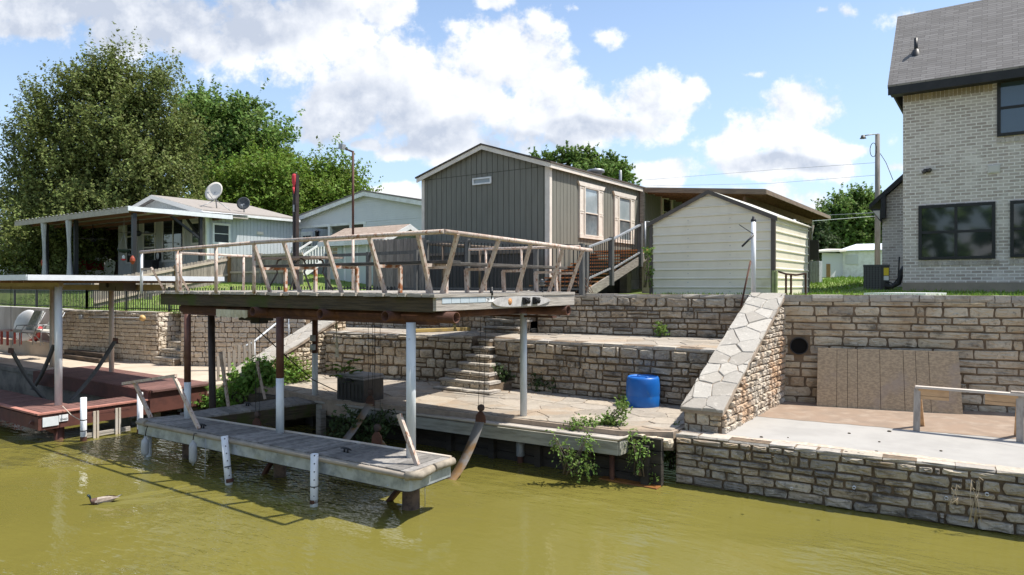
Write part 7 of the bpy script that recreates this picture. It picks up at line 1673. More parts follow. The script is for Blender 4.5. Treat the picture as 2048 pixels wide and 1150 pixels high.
# ---------------------------------------------------------------- garden shed with tan roof
ZY = 18.0; zx0 = at(651, 520, Y=ZY).x; zx1 = at(768, 520, Y=ZY).x; zez = at(700, 480, Y=ZY).z; zd = 2.3
zc = ZY+zd/2; zr_ = at(805, 452, Y=zc).z
gs = thing('garden_shed', 'small pale green shed with tan shingle roof and double doors', 'shed', ((zx0+zx1)/2, ZY, 3.1))
pg_ = mat('pale_sage_paint', (0.46, 0.52, 0.51), (0.42, 0.475, 0.465), rough=.7, scale=2)
m = MB(); m.prism([(zx0, ZY, 2.7), (zx0, ZY+zd, 2.7), (zx0, ZY+zd, zez), (zx0, zc, zr_-.08), (zx0, ZY, zez)], (zx1-zx0, 0, 0)); m.build('wall', pg_, gs)
m = MB(); sg = (zr_-zez)/(zd/2); m.prism([(zx0-.2, ZY-.2, zez-.2*sg), (zx1+.2, ZY-.2, zez-.2*sg), (zx1+.2, zc, zr_), (zx0-.2, zc, zr_)], (0, 0, .06)); m.prism([(zx0-.2, ZY+zd+.2, zez-.2*sg), (zx0-.2, zc+.001, zr_), (zx1+.2, zc+.001, zr_), (zx1+.2, ZY+zd+.2, zez-.2*sg)], (0, 0, .06)); m.build('roof', tan_sh, gs)
m = MB()
for y, s in ((ZY-.2, 1), (ZY+zd+.2, -1)): m.prism([(zx1+.20, y, zez-.2*sg-.14), (zx1+.20, zc, zr_-.14), (zx1+.20, zc, zr_+.05), (zx1+.20, y, zez-.2*sg+.05)], (.03, 0, 0))
m.bx(zx0-.2, zx1+.2, ZY-.23, ZY-.20, zez-.2*sg-.12, zez-.2*sg+.05); m.build('white_trim', M['white'], gs)
for pa, pb in ((689, 712), (714, 737)):
    a = at(pa, 487, Y=ZY); b = at(pb, 487, Y=ZY); m = MB(); z0, z1 = 2.9, a.z
    m.bx(a.x, a.x+.10, ZY-.035, ZY-.004, z0, z1); m.bx(b.x-.10, b.x, ZY-.035, ZY-.004, z0, z1); m.bx(a.x+.101, b.x-.101, ZY-.034, ZY-.004, z1-.10, z1); m.bx(a.x+.101, b.x-.101, ZY-.034, ZY-.004, z0, z0+.12); o = m.build('door', M['white'], gs)
    m = MB(); m.bx(a.x+.10, b.x-.10, ZY-.02, ZY-.002, z0+.1, z1-.1); m.build('door_panel', mat('sage_door_panel', (0.50, 0.535, 0.52), rough=.7), o)
a = at(655, 495, Y=ZY); b = at(677, 520, Y=ZY); window(gs, ((a.x+b.x)/2, ZY-.002, (a.z+b.z)/2), XV, nY, b.x-a.x-.06, a.z-b.z-.05, mat('sage_frame', (0.55, 0.58, 0.55), rough=.7), mat('amber_blind', (0.36, 0.28, 0.17), (0.28, 0.21, 0.13), rough=.3), .05, (.5,), (.33, .66), .03, bw=.02)
m = MB(); m.bx(b.x+.03, b.x+.22, ZY-.03, ZY-.003, b.z-.08, a.z+.04); m.build('shutter', pg_, gs)

# ---------------------------------------------------------------- fences
def board_fence(name, label, p0, p1, bot, top, mt, w=.14, cat='fence', rails=(), rail_m=None, posts=(), post_m=None, cap=False, group=None):
    p0 = Vector((p0[0], p0[1], 0)); p1 = Vector((p1[0], p1[1], 0)); L_ = (p1-p0).length; u = (p1-p0)/L_; n = V(u.y, -u.x, 0)
    if n.dot(-p0) < 0: n = -n
    t = thing(name, label, cat, (p0.x, p0.y, bot(0)), group); m = MB(); rr = random.Random(int(L_*100)); k = int(L_/w)
    for i in range(k):
        a, b = i*L_/k+.005, (i+1)*L_/k-.005; z0, z1 = bot((a+b)/2)+rr.uniform(-.02, .02), top((a+b)/2)+rr.uniform(-.015, .015); c = .03
        m.prism([p0+u*a+V(0, 0, z0), p0+u*b+V(0, 0, z0), p0+u*b+V(0, 0, z1-c), p0+u*(b-c)+V(0, 0, z1), p0+u*(a+c)+V(0, 0, z1), p0+u*a+V(0, 0, z1-c)], -n*.02)
    m.build('boards', mt, t)
    for f in rails:
        r = MB(); r.beam(p0+n*.025+V(0, 0, bot(0)+(top(0)-bot(0))*f), p1+n*.025+V(0, 0, bot(L_)+(top(L_)-bot(L_))*f), .045, .085); r.build('rail', rail_m, t)
    for s in posts:
        r = MB(); c = p0+u*s+n*.05; r.bx(c.x-.05, c.x+.05, c.y-.05, c.y+.05, bot(s)-.1, top(s)+.03); r.build('post', post_m, t)
    return t
pale_rail = mat('pale_fence_rail', (0.50, 0.42, 0.33), (0.40, 0.335, 0.26), rough=.85, scale=4); orange_post = mat('orange_brown_fence_post', (0.30, 0.175, 0.075), (0.24, 0.14, 0.065), rough=.8)
XFENCE = -26.0; q0 = at(459, 511, X=XFENCE); q1 = at(258, 548, X=XFENCE); L1 = abs(q0.y-q1.y)
board_fence('wood_fence', 'tan board fence with pale rails stepping down the bank towards the water', (XFENCE, q0.y), (XFENCE, q1.y-1.2), lambda s: q0.z-1.55-(q0.z-q1.z)*s/L1, lambda s: q0.z-(q0.z-q1.z)*s/L1, M['wood_grey_picket'], .14, rails=(.9, .5, .12), rail_m=pale_rail, posts=(.05, 2.3), post_m=orange_post)
q2 = at(606, 510, Y=q0.y)
board_fence('wood_fence', 'tan board fence with pale rails running level in front of the blue house side', (XFENCE, q0.y), (q2.x, q0.y), lambda s: q0.z-1.55, lambda s: q0.z+.0, M['wood_grey_picket'], .14, rails=(.97, .55, .10), rail_m=pale_rail, posts=(2.2,), post_m=M['wood_grey'])
PFY = 16.2; a = at(746, 480, Y=PFY); b = at(850, 471, Y=PFY); c_ = at(1096, 500, Y=PFY)
board_fence('privacy_fence', 'dark brown grey privacy fence panel with tall boards beside the mobile home', (a.x, PFY), (b.x, PFY), lambda s: 2.9, lambda s: a.z+(b.z-a.z)*s/(b.x-a.x)-.14*abs(math.sin(s*.2)), M['wood_priv'], .145)
board_fence('skirt_fence', 'low dark board fence under the end of the mobile home', (b.x+.05, PFY+.1), (min(c_.x, TX1-.1), PFY+.1), lambda s: 2.9, lambda s: 4.12, mat('dark_grey_board', (0.075, 0.068, 0.066), (0.05, 0.046, 0.045), rough=.85, scale=4, stretch=(7, 7, .7), island=.25), .14, rails=(.98,), rail_m=mat('brown_cap_rail', (0.17, 0.135, 0.11), rough=.85))
def baluster_rail(label, pts, zt_, zb_, mt, bal_m, step=.115, postw=.055, group=None, name='railing', h=.06):
    """posts at every point, rails and thin balusters between"""
    t = thing(name, label, 'railing', (pts[0][0], pts[0][1], zb_[0]), group)
    for (x, y), z1, z0 in zip(pts, zt_, zb_): m = MB(); m.bx(x-postw, x+postw, y-postw, y+postw, z0-.05, z1+.06); m.build('post', mt, t)
    for i in range(len(pts)-1):
        A = V(*pts[i], zt_[i]); B = V(*pts[i+1], zt_[i+1]); A0_ = V(*pts[i], zb_[i]+.1); B0_ = V(*pts[i+1], zb_[i+1]+.1)
        m = MB(); m.beam(A, B, .06, h); m.build('top_rail', mt, t); m = MB(); m.beam(A0_, B0_, .05, .05); m.build('bottom_rail', mt, t)
        if bal_m:
            n = int((B-A).length/step); m = MB()
            for k in range(1, n): p = A.lerp(B, k/n); q = A0_.lerp(B0_, k/n); m.bx(p.x-.008, p.x+.008, p.y-.008, p.y+.008, q.z, p.z)
            m.build('balusters', bal_m, t)
    return t
def ry(px, Y): return at(px, 500, Y=Y).x
GY = 14.95
z_ = lambda px, py: at(px, py, Y=GY).z
baluster_rail('grey post railing with thin black balusters along the bank behind the raised deck', [(ry(853, GY), GY), (ry(935, GY), GY), (ry(1072, GY), GY), (ry(1164, GY), GY)], [z_(853, 485), z_(935, 482), z_(1072, 489), z_(1164, 492)], [2.95]*4, M['grey_paint_wood'], M['black_metal'])
baluster_rail('low grey weathered frame railing between garden shed and privacy fence', [(ry(670, GY), GY-.3), (ry(752, GY), GY-.3), (ry(850, GY)-.15, GY-.2)], [z_(672, 512), z_(745, 509), z_(850, 504)], [2.95]*3, M['grey_paint_wood'], None, postw=.06, h=.09)
def pipe_rail(label, a, b, r, mt, z0=2.95, n=2):
    t = thing('pipe_rail', label, 'railing', (a.x, a.y, z0)); m = MB(); m.tube([a, b], r, 8); m.build('rail', mt, t)
    for k in range(n): p = a.lerp(b, (k+.5)/n); m = MB(); m.tube([V(p.x, p.y, z0), V(p.x, p.y, p.z)], r*.9, 8); m.build('upright', mt, t)
pipe_rail('thin rusty pipe rail running behind the right side of the raised deck', at(938, 499, Y=12.6), at(1160, 493, Y=12.6), .028, M['rusty_white'], 2.98, 3)
pipe_rail('brown timber rail in front of the mobile home end, above the bank railing', at(850, 487, Y=15.6), at(1000, 497, Y=15.6), .05, mat('brown_rail_timber', (0.22, 0.16, 0.115), (0.15, 0.11, 0.08), rough=.85), 2.93, 2)
def iron_fence(label, pts, h, zb_, step=.12, fin=True):
    t = thing('iron_fence', label, 'fence', (pts[0][0], pts[0][1], zb_(*pts[0])), 'black iron fences'); m = MB(); ps = MB(); rails_ = [MB(), MB()]
    for i in range(len(pts)-1):
        A, B = V(*pts[i], 0), V(*pts[i+1], 0); n = max(2, int((B-A).length/step))
        for k in range(n+1):
            p = A.lerp(B, k/n); z = zb_(p.x, p.y); m.bx(p.x-.010, p.x+.010, p.y-.010, p.y+.010, z+.06, z+h)
            if fin: m.lathe((p.x, p.y, z+h), [(.010, 0), (.022, .02), (.0, .07)], 5)
            if k % 18 == 0:
                q = MB(); q.bx(p.x-.03, p.x+.03, p.y-.03, p.y+.03, z-.05, z+h+.03); q.build('post', M['black_metal'], t)
        for f, r in zip((.12, h-.10), rails_):
            for k in range(0, n, 4):
                p, q = A.lerp(B, k/n), A.lerp(B, min(1, (k+4)/n)); r.beam(V(p.x, p.y, zb_(p.x, p.y)+f), V(q.x, q.y, zb_(q.x, q.y)+f), .03, .03)
    m.build('bars', M['black_metal'], t); [r.build('rail', M['black_metal'], t) for r in rails_]
iron_fence('black iron fence standing on the bank above the left retaining wall', [(-34, F0.y+.8), (F0.x, F0.y+.75), (F1.x+.3, F1.y+.75), (at(455, 600, Y=F2.y+1).x, F2.y+.9)], .80, lambda x, y: gz(x, y)-.02, .115, False)
iron_fence('black iron fence with pointed finials behind the raised deck', [(-21.5, 13.9), (-14.0, 14.45)], .62, lambda x, y: 2.44, .13, True)
# leaning old pickets on the left bank
t = thing('picket_row', 'row of short tilted pickets on the grassy bank behind the iron fence', 'fence', (-24, 13, 2.6)); m = MB(); rr = random.Random(6)
for k in range(30):
    q = at(180+k*4.2, 597, Y=13.0); z0 = gz(q.x, 13.0); m.beam((q.x, 13.0, z0-.05), (q.x+rr.uniform(-.05, .05), 13.05, z0+.55+rr.uniform(-.08, .08)), .07, .018)
m.build('pickets', M['wood_grey_picket'], t)

# ---------------------------------------------------------------- poles, table, wires
q = at(592, 580, d=19.5); zt_ = at(592, 346, d=19.5).z; t = thing('flag_pole', 'black bundled post with a red cloth tied at its top', 'post', (q.x, q.y, 2.5))
m = MB(); m.bx(q.x-.075, q.x-.01, q.y-.06, q.y+.06, 2.45, zt_); m.bx(q.x, q.x+.07, q.y-.05, q.y+.05, 2.45, zt_-.06); m.build('post', mat('black_brown_post', (0.028, 0.020, 0.018), (0.05, 0.035, 0.03), rough=.6, scale=4), t)
m = MB(); m.lathe((q.x-.0, q.y-.06, zt_-.22), [(.02, -.24), (.04, -.14), (.065, -.02), (.07, .12), (.055, .17), (.02, .19)], 9); m.tube([V(q.x, q.y-.08, zt_-.42), V(q.x+.04, q.y-.1, zt_-.6)], [.04, .006], 6); m.build('red_cloth', mat('red_cloth', (0.52, 0.05, 0.06), (0.40, 0.03, 0.04), rough=.85), t)
m = MB(); m.bx(q.x-.04, q.x+.02, q.y-.075, q.y-.06, zt_-1.1, zt_-.9); m.build('switch_plate', M['grey_metal'], t)
q = at(706, 575, d=15.2); zt_ = at(705, 302, d=15.2).z; t = thing('lamp_post', 'thin rusty lamp post with a small floodlight reaching left at its top', 'lamp post', (q.x, q.y, 3.03))
m = MB(); m.tube([V(q.x, q.y, 2.95), V(q.x, q.y, 4.15)], .03, 10); m.build('lower_pole', M['rusty_white'], t); m = MB(); m.tube([V(q.x, q.y, 4.15), V(q.x, q.y, zt_)], .026, 10); m.build('pole', mat('rust_brown_pole', (0.10, 0.04, 0.028), (0.05, 0.03, 0.026), rough=.7, scale=3), t)
m = MB(); hd = at(690, 297, d=15.1); m.tube([V(q.x, q.y, zt_-.02), hd+V(0, 0, .0)], .022, 8); m.build('arm', M['dark_bronze'], t)
m = MB(); f = at(684, 293, d=15.1); m.prism([f+V(-.06, -.05, -.05), f+V(.06, -.05, -.07), f+V(.07, -.05, .04), f+V(-.05, -.05, .07)], (0, .1, 0)); m.build('floodlight', M['grey_metal'], t)
a = at(522, 516, z=3.72); b = at(690, 516, z=3.70); tcx, tcy = -12.2, 9.55
q = at(600, 515, z=3.76); tcx, tcy = q.x, q.y
t = thing('patio_table', 'weathered brown patio table with curved metal legs on the raised deck', 'table', (tcx, tcy, 3.03)); m = MB()
for k in range(7): m.box((tcx, tcy-.39+k*.13, 3.745), (1.85, .122, .035))
m.build('table_top', mat('weathered_brown_top', (0.23, 0.18, 0.145), (0.15, 0.12, 0.10), rough=.85, scale=3, stretch=(.6, 4, 4), island=.15), t)
for sx in (-.62, .62):
    for sy in (-.25, .25): m = MB(); m.tube([V(tcx+sx*.55, tcy+sy, 3.72), V(tcx+sx*.72, tcy+sy, 3.69), V(tcx+sx*.82, tcy+sy, 3.58), V(tcx+sx*.75, tcy+sy, 3.42), V(tcx+sx*1.2, tcy+sy*1.2, 3.04)], .02, 8); m.build('leg', M['dark_bronze'], t)
q = at(1755, 540, d=42); zt_ = at(1755, 268, d=42).z; t = thing('utility_pole', 'tall grey wooden utility pole with a street lamp arm left of the brick house', 'utility pole', (q.x, q.y, 3.4))
m = MB(); m.tube([V(q.x, q.y, 3.0), V(q.x, q.y, zt_)], [.17, .13], 12); m.build('pole', mat('grey_pole_wood', (0.23, 0.21, 0.19), (0.16, 0.145, 0.13), rough=.9, scale=3, stretch=(5, 5, .5)), t)
l = at(1726, 272, d=41.5); m = MB(); m.tube([V(q.x, q.y, zt_-.35), V(q.x, q.y, zt_-.15)+(l-q).normalized()*.15, l+V(.3, 0, .03), l], .035, 8); m.build('lamp_arm', M['grey_metal'], t); m = MB(); m.lathe(l, [(.0, .06), (.10, .04), (.14, -.10), (.19, -.15), (.0, -.12)], 12); m.build('lamp_head', M['dark_bronze'], t)
m = MB(); c = V(q.x-.2, q.y-.2, at(1750, 300, d=42).z); m.tube([c+V(.18*math.cos(a), 0, .42*math.sin(a)) for a in [k*.42 for k in range(16)]], .02, 6); m.build('coiled_wire', M['black_rubber'], t)
m = MB(); m.tube([V(q.x+.15, q.y, zt_-1.2), at(1772, 325, d=41.5), at(1786, 360, d=40)], .018, 6); m.build('guy_wire', M['black_rubber'], t)
for k, (pts, lab) in enumerate((([(1290, 360, 70), (1540, 340, 60), (1755, 325, 42)], 'upper thin power line crossing the sky to the utility pole'), ([(1290, 372, 70), (1540, 367, 60), (1755, 350, 42)], 'lower thin power line crossing the sky to the utility pole'), ([(1600, 433, 60), (1700, 428, 48), (1755, 425, 42)], 'thick service wire across the far tree'), ([(1500, 448, 60), (1640, 441, 50), (1755, 432, 42)], 'pale service wire just above the white outbuildings'))):
    m = MB(); P3 = [at(x, y, d=d) for x, y, d in pts]; sub = []
    for i in range(13): s = i/12*2; i0 = min(1, int(s)); sub.append(P3[i0].lerp(P3[i0+1], s-i0))
    m.tube(sub, .012 if k < 2 else .02, 5); tag(m.build('power_line', mat('wire_grey', (0.25, 0.26, 0.28), rough=.6) if k < 3 else M['white']), lab, 'power line', 'power lines')

# ---------------------------------------------------------------- far outbuildings at the right
t_ = at(1700, 553, d=62); t = thing('white_outbuilding', 'low white outbuilding with a pale roof beyond the lawn', 'outbuilding', tuple(t_))
a, b = at(1680, 553, d=62), at(1775, 553, d=60); zt_ = at(1700, 503, d=62).z; m = MB(); m.prism([V(a.x, a.y, 3), V(b.x, b.y, 3), V(b.x, b.y, zt_), V(a.x, a.y, zt_)], (3, 5, 0)); m.build('wall', M['white'], t)
m = MB(); m.prism([V(a.x-.2, a.y-.3, zt_), V(b.x+.2, b.y-.3, zt_), V(b.x+1, b.y+2, zt_+.65), V(a.x+1, a.y+2, zt_+.65)], (0, 0, .08)); m.build('roof', M['roof_white'], t)
c = a.lerp(b, .25); m = MB(); m.box(V(c.x, c.y-.02, zt_-.75), (1.0, .08, .8)); m.build('window', mat('pale_window', (0.55, 0.57, 0.58), rough=.3), t)
a, b = at(1640, 555, d=60), at(1678, 555, d=61); zt_ = at(1660, 505, d=60).z; t = thing('open_shelter', 'small shelter with a pale flat roof and brown door left of the white outbuilding', 'shelter', tuple(a)); m = MB(); m.prism([V(a.x, a.y+.8, 3), V(b.x, b.y+.8, 3), V(b.x, b.y+.8, zt_), V(a.x, a.y+.8, zt_)], (1, 3, 0)); m.build('wall', mat('pale_grey_wall', (0.52, 0.53, 0.54), rough=.7), t)
m = MB(); m.prism([V(a.x-.6, a.y-.4, zt_), V(b.x+.1, b.y-.4, zt_+.1), V(b.x+1, b.y+3, zt_+.3), V(a.x, a.y+3, zt_+.3)], (0, 0, .15)); m.build('roof', M['cream_trim'], t)
q = at(1651, 530, d=60.5); m = MB(); m.box(V(q.x, q.y+.5, 4.0), (.6, .1, 2.0)); m.build('door', orange_post, t)
q = at(1629, 552, d=28); zt_ = at(1629, 522, d=28).z; t = thing('storage_bin', 'galvanised metal bin at the back corner of the cream shed', 'bin', (q.x, q.y, gz(q.x, q.y))); m = MB(); m.bx(q.x-.35, q.x+.18, q.y, q.y+.6, 2.9, zt_); m.build('body', M['grey_metal'], t, bevel=.01)
for k in range(5): m = MB(); m.bx(q.x-.33+k*.1, q.x-.30+k*.1, q.y-.012, q.y+.002, 2.95, zt_-.05); m.build('rib', M['galv'], t)
q2_ = at(1629, 480, d=28); m = MB(); m.bx(q.x-.30, q.x+.15, q.y+.05, q.y+.08, zt_+.05, q2_.z); tag(m.build('screen_panel', mat('dark_screen', (0.045, 0.04, 0.038), rough=.6)), 'dark screen panel standing above the galvanised bin at the porch corner', 'screen')
# ---------------------------------------------------------------- vegetation
def leaf_mesh(name, base, nrm_bias, size, rng, mt, parent=None, loc=None, aspect=1.7, jitter=.9, rows=None):
    """one mesh of small diamond leaves at the given points; nrm_bias = outward direction per leaf"""
    n = len(base); org = np.array(wl(parent)) if parent is not None else np.array(loc)
    d = nrm_bias + rng.normal(0, jitter, (n, 3)); d /= np.linalg.norm(d, axis=1)[:, None] + 1e-9       # leaf normal
    a = rng.normal(0, 1, (n, 3)); a -= d * (a*d).sum(1)[:, None]; a /= np.linalg.norm(a, axis=1)[:, None] + 1e-9
    b = np.cross(d, a); s = size * rng.uniform(.45, 1.55, n)
    a = a * (s*aspect/2)[:, None]; b = b * (s/2)[:, None]
    fold = d * (s*.14)[:, None]
    v = np.stack([base-a, base+b*1.0+fold-a*.1, base+a, base-b*1.0+fold-a*.1], 1).reshape(-1, 3) - org
    me = bpy.data.meshes.new(name); me.vertices.add(n*4); me.vertices.foreach_set('co', v.astype(np.float32).ravel())
    me.loops.add(n*4); me.loops.foreach_set('vertex_index', np.arange(n*4, dtype=np.int32))
    me.polygons.add(n); me.polygons.foreach_set('loop_start', np.arange(0, n*4, 4, dtype=np.int32)); me.polygons.foreach_set('loop_total', np.full(n, 4, dtype=np.int32))
    me.materials.append(mt); me.update(calc_edges=True)
    o = bpy.data.objects.new(name, me); COL.objects.link(o)
    if parent is not None: o.parent = parent
    else: o.location = Vector(org)
    WORLD[o.name] = Vector(org); return o
def crown_points(blobs, n_spray, k, rng, L, up=.55, droop=0.0, shell=.35, twist=.25, per=1, spread=.5):
    """twigs spread through ellipsoids, mostly near their outside, gathered in clumps, each carrying k leaves"""
    bl = np.array([list(c)+list(r) for c, r in blobs]); wgt = (bl[:, 3]*bl[:, 4]*bl[:, 5])**(.72); wgt /= wgt.sum()
    nc = max(1, n_spray//per)
    i = rng.choice(len(bl), nc, p=wgt); d = rng.normal(0, 1, (nc, 3)); d /= np.linalg.norm(d, axis=1)[:, None]
    rad = rng.uniform(0, 1, nc)**shell
    lump = 1 + .16*np.sin(d[:, 0]*5+i*2.1)*np.cos(d[:, 2]*6+i) + rng.normal(0, .05, nc)
    c = bl[i, :3] + d*bl[i, 3:]*(rad*lump)[:, None]
    if per > 1:
        siz = rng.uniform(.45, 1.4, nc)
        c = np.repeat(c, per, 0) + rng.normal(0, 1, (nc*per, 3))*np.repeat(siz, per)[:, None]*np.array([spread, spread, spread*.62]); d = np.repeat(d, per, 0)
    n_spray = len(c)
    sd = d*.8 + np.array([0, 0, up]) + rng.normal(0, .35, (n_spray, 3)); sd /= np.linalg.norm(sd, axis=1)[:, None]
    ln = L*rng.uniform(.45, 1.3, n_spray)
    t = np.tile(np.linspace(0, 1, k), (n_spray, 1))
    p = c[:, None, :] + sd[:, None, :]*(t*ln[:, None])[:, :, None] + np.array([0, 0, -droop])*(t**2*ln[:, None])[:, :, None]
    p = p + rng.normal(0, 1, p.shape)*(L*.10*twist/.25)*(1.25-t)[:, :, None]
    nb = np.repeat(d[:, None, :]*.8 + np.array([0, 0, .85]), k, 1)
    return p.reshape(-1, 3), nb.reshape(-1, 3)
def limbs(mb, root, targets, r0, rng):
    root = Vector(root)
    for tgt in targets:
        tgt = Vector(tgt); n = 7; pts = []; mid = root.lerp(tgt, .4) + V(rng.uniform(-.4, .4), rng.uniform(-.4, .4), (tgt.z-root.z)*.15)
        for i in range(n):
            t = i/(n-1); p = root*(1-t)**2 + mid*2*t*(1-t) + tgt*t*t; pts.append(p + V(rng.uniform(-.05, .05), rng.uniform(-.05, .05), 0)*(1 if 0 < i < n-1 else 0))
        mb.tube(pts, [r0*(1-.85*i/(n-1)) for i in range(n)], 8)
bark = mat('dark_bark', (0.085, 0.068, 0.052), (0.14, 0.115, 0.09), rough=.95, scale=5, stretch=(4, 4, .8), bump=.5, bscale=12)
def tree(name, label, pxblobs, d, n_spray, k, L, size, mt, trunk_px, up=.55, seed=1, droop=0, shell=.35, depth=1.0, group='trees behind the houses', r0=.28, aspect=1.7, limb_n=7, per=14, spread=.5, dy=0):
    rng = np.random.default_rng(seed); rr = random.Random(seed); sc = d/F; blobs = []
    for b in pxblobs:
        px, py, rx, ry = b[:4]; py += dy; dz = b[4] if len(b) > 4 else 0
        c = at(px, py, d=d+dz); blobs.append((tuple(c), (rx*sc, max(rx, ry)*sc*.85*depth, ry*sc)))
    g_ = at(trunk_px, 540, d=d); g_.z = gz(g_.x, g_.y) - .1
    t = thing(name, label, 'tree', tuple(g_), group)
    cz = min(c[2]-r[2]*.6 for c, r in blobs); fork = V(g_.x, g_.y, max(g_.z+1.2, min(cz+.8, g_.z+3)))
    m = MB(); m.tube([g_, g_.lerp(fork, .5)+V(.05, 0, 0), fork], [r0*1.25, r0, r0*.85], 12); limbs(m, fork-V(0, 0, .2), [V(*c)+V(0, 0, r[2]*.35) for c, r in blobs[:limb_n]], r0*.62, rr); m.build('trunk', bark, t)
    p, nb = crown_points(blobs, n_spray, k, rng, L, up, droop, shell, per=per, spread=spread); leaf_mesh('crown', p, nb, size, rng, mt, t, aspect=aspect)
    return t
lm_olive = leaf_mat('olive_leaf', (0.165, 0.192, 0.054), .45, .34)
lm_green = leaf_mat('green_leaf', (0.16, 0.235, 0.055), .45, .38)
lm_lime = leaf_mat('lime_leaf', (0.165, 0.235, 0.035), .5, .42)
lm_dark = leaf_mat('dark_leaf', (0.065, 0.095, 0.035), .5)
lm_bush = leaf_mat('bush_leaf', (0.19, 0.31, 0.06), .45, .42)
lm_vine = leaf_mat('vine_leaf', (0.18, 0.26, 0.06), .5, .42)
tree('big_tree', 'huge olive green tree with upright feathery sprays towering over the porch house',
     [(225,215,95,95),(130,300,100,120),(270,290,100,120),(180,380,120,100),(75,400,75,85),(330,340,60,110),(110,470,110,70,-2),(300,430,95,62),(352,240,20,60),(225,430,110,60),(30,470,50,60,-3),(200,150,60,45),(295,180,40,60),(150,175,16,48),(205,122,14,40),(250,128,13,42),(312,150,13,42),(335,185,16,55),(95,225,18,50),(50,300,20,45),(18,390,22,42),(232,112,10,30),(360,215,14,40),(175,140,12,36)],
     42, 11500, 18, 1.3, .095, lm_olive, 245, up=.95, seed=3, shell=.45, per=16, spread=.45, dy=26, depth=.8, r0=.42)
tree('broadleaf_tree', 'bright green round topped tree right of the huge olive tree',
     [(450,250,80,65),(515,300,58,70),(420,320,60,80),(540,350,36,50),(470,360,80,60),(405,225,30,40)], 55, 5200, 15, 1.0, .17, lm_green, 470, up=.3, seed=4, shell=.42, spread=.6, r0=.35, aspect=1.3)
tree('lime_tree', 'yellow green bushy tree with feathery tips behind the dark flag post',
     [(480,390,55,50),(545,355,45,40),(560,400,60,40),(500,430,80,30)], 46, 2400, 16, 1.3, .11, lm_lime, 540, up=.7, seed=5, shell=.5, r0=.2)
tree('lime_tree', 'yellow green tree with loose spiky twigs left of the thin lamp post',
     [(640,380,45,38),(690,395,32,32),(620,415,60,35),(680,420,50,25),(665,352,26,22)], 48, 2000, 16, 1.5, .11, lm_lime, 650, up=.8, seed=6, shell=.5, r0=.2)
tree('distant_tree', 'small crowned green tree rising behind the mobile home roof',
     [(1150,308,42,24),(1085,314,32,14),(1212,325,32,26),(1237,345,22,18),(1170,345,90,30)], 62, 2300, 13, .5, .15, lm_green, 1160, up=.3, seed=7, shell=.45, r0=.3, dy=10, spread=.4)
tree('distant_tree', 'dense rounded green tree beyond the white outbuilding at the right',
     [(1708,432,52,42),(1675,455,34,34),(1750,445,44,50),(1705,480,60,30)], 78, 4200, 15, 1.1, .19, lm_green, 1710, up=.3, seed=8, shell=.45, r0=.4)
tree('distant_tree', 'dark narrow conifer beside the porch corner at the right',
     [(1632,475,17,20),(1640,498,24,18),(1628,455,9,14)], 72, 500, 12, .9, .22, lm_dark, 1634, up=.4, seed=9, shell=.5, r0=.25)
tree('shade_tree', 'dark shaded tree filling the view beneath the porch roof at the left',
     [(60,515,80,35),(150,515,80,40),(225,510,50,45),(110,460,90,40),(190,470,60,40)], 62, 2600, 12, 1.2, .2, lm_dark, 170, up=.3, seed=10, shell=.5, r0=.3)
# distant wood that closes the view behind the houses
rng = np.random.default_rng(77); bl = []
for i in range(70):
    x = -190 + i*5.2 + rng.uniform(-2, 2); y = 115 + rng.uniform(-14, 14)
    if -12 < x*1 < 24: continue
    h = rng.uniform(4.5, 7.0); bl.append(((x, y, 4.2+h*.45), (rng.uniform(3.5, 6), 4, h*.62)))
p, nb = crown_points(bl, 3600, 9, rng, 1.8, .3, 0, .5); o = leaf_mesh('distant_wood', p, nb, .6, rng, lm_dark, None, (0, 115, 4.3)); tag(o, kind='stuff'); o['label'] = 'far belt of trees behind the houses'

# wooded far shore across the lake (behind the photographer; it shows in the window panes)
rng = np.random.default_rng(78); bl = []
for i in range(64):
    x = -190 + i*6 + rng.uniform(-2, 2); h = rng.uniform(9, 13); bl.append(((x, -78 + rng.uniform(-8, 8), h*.75), (rng.uniform(5, 8), 5, h*.9)))
p, nb = crown_points(bl, 2600, 8, rng, 2.4, .3, 0, .5); o = leaf_mesh('far_shore_wood', p, nb, 1.5, rng, lm_green, None, (0, -78, 0)); tag(o, kind='stuff'); o['label'] = 'wooded far shore of the lake'
mb = MB(); mb.prism([(-500, -400, -.5), (200, -400, -.5), (200, -68, -.5), (-500, -68, -.5)], (0, 0, 1.2)); tag(mb.build('far_shore', lawn), kind='structure')

def bush(name, label, pxblobs, zd, n_spray, k, L, size, mt, seed, up=.5, cat='shrub', group=None, droop=0, Y=None, shell=.5, stems=True, flat=1.0):
    rng = np.random.default_rng(seed); blobs = []
    for px, py, rx, ry in pxblobs:
        c = at(px, py, Y=Y) if Y is not None else at(px, py, d=zd); s = c.dot(V(XF, XR, 0))/F; blobs.append((tuple(c), (rx*s, min(rx, ry)*s*1.1*flat, ry*s)))
    c0 = blobs[0][0]; z0 = min(c[2]-r[2] for c, r in blobs)
    t = thing(name, label, cat, (c0[0], c0[1], z0), group)
    p, nb = crown_points(blobs, n_spray, k, rng, L, up, droop, shell); leaf_mesh('foliage', p, nb, size, rng, mt, t)
    if stems:
        m = MB(); rr = random.Random(seed)
        for c, r in blobs:
            for q in range(4): m.tube([V(c0[0]+rr.uniform(-.1, .1), c0[1]+rr.uniform(-.1, .1), z0), V(c[0]+rr.uniform(-.5, .5)*r[0], c[1]+rr.uniform(-.5, .5)*r[1], c[2]+r[2]*.4)], [.012, .004], 5)
        m.build('stems', bark, t)
    return t
bush('shrub', 'leafy bright green shrub mound at the left end of the back walkway', [(500,775,52,34),(545,770,36,34),(455,800,46,22),(430,806,26,16),(520,742,26,18)], 16.4, 900, 9, .24, .055, lm_bush, 21)
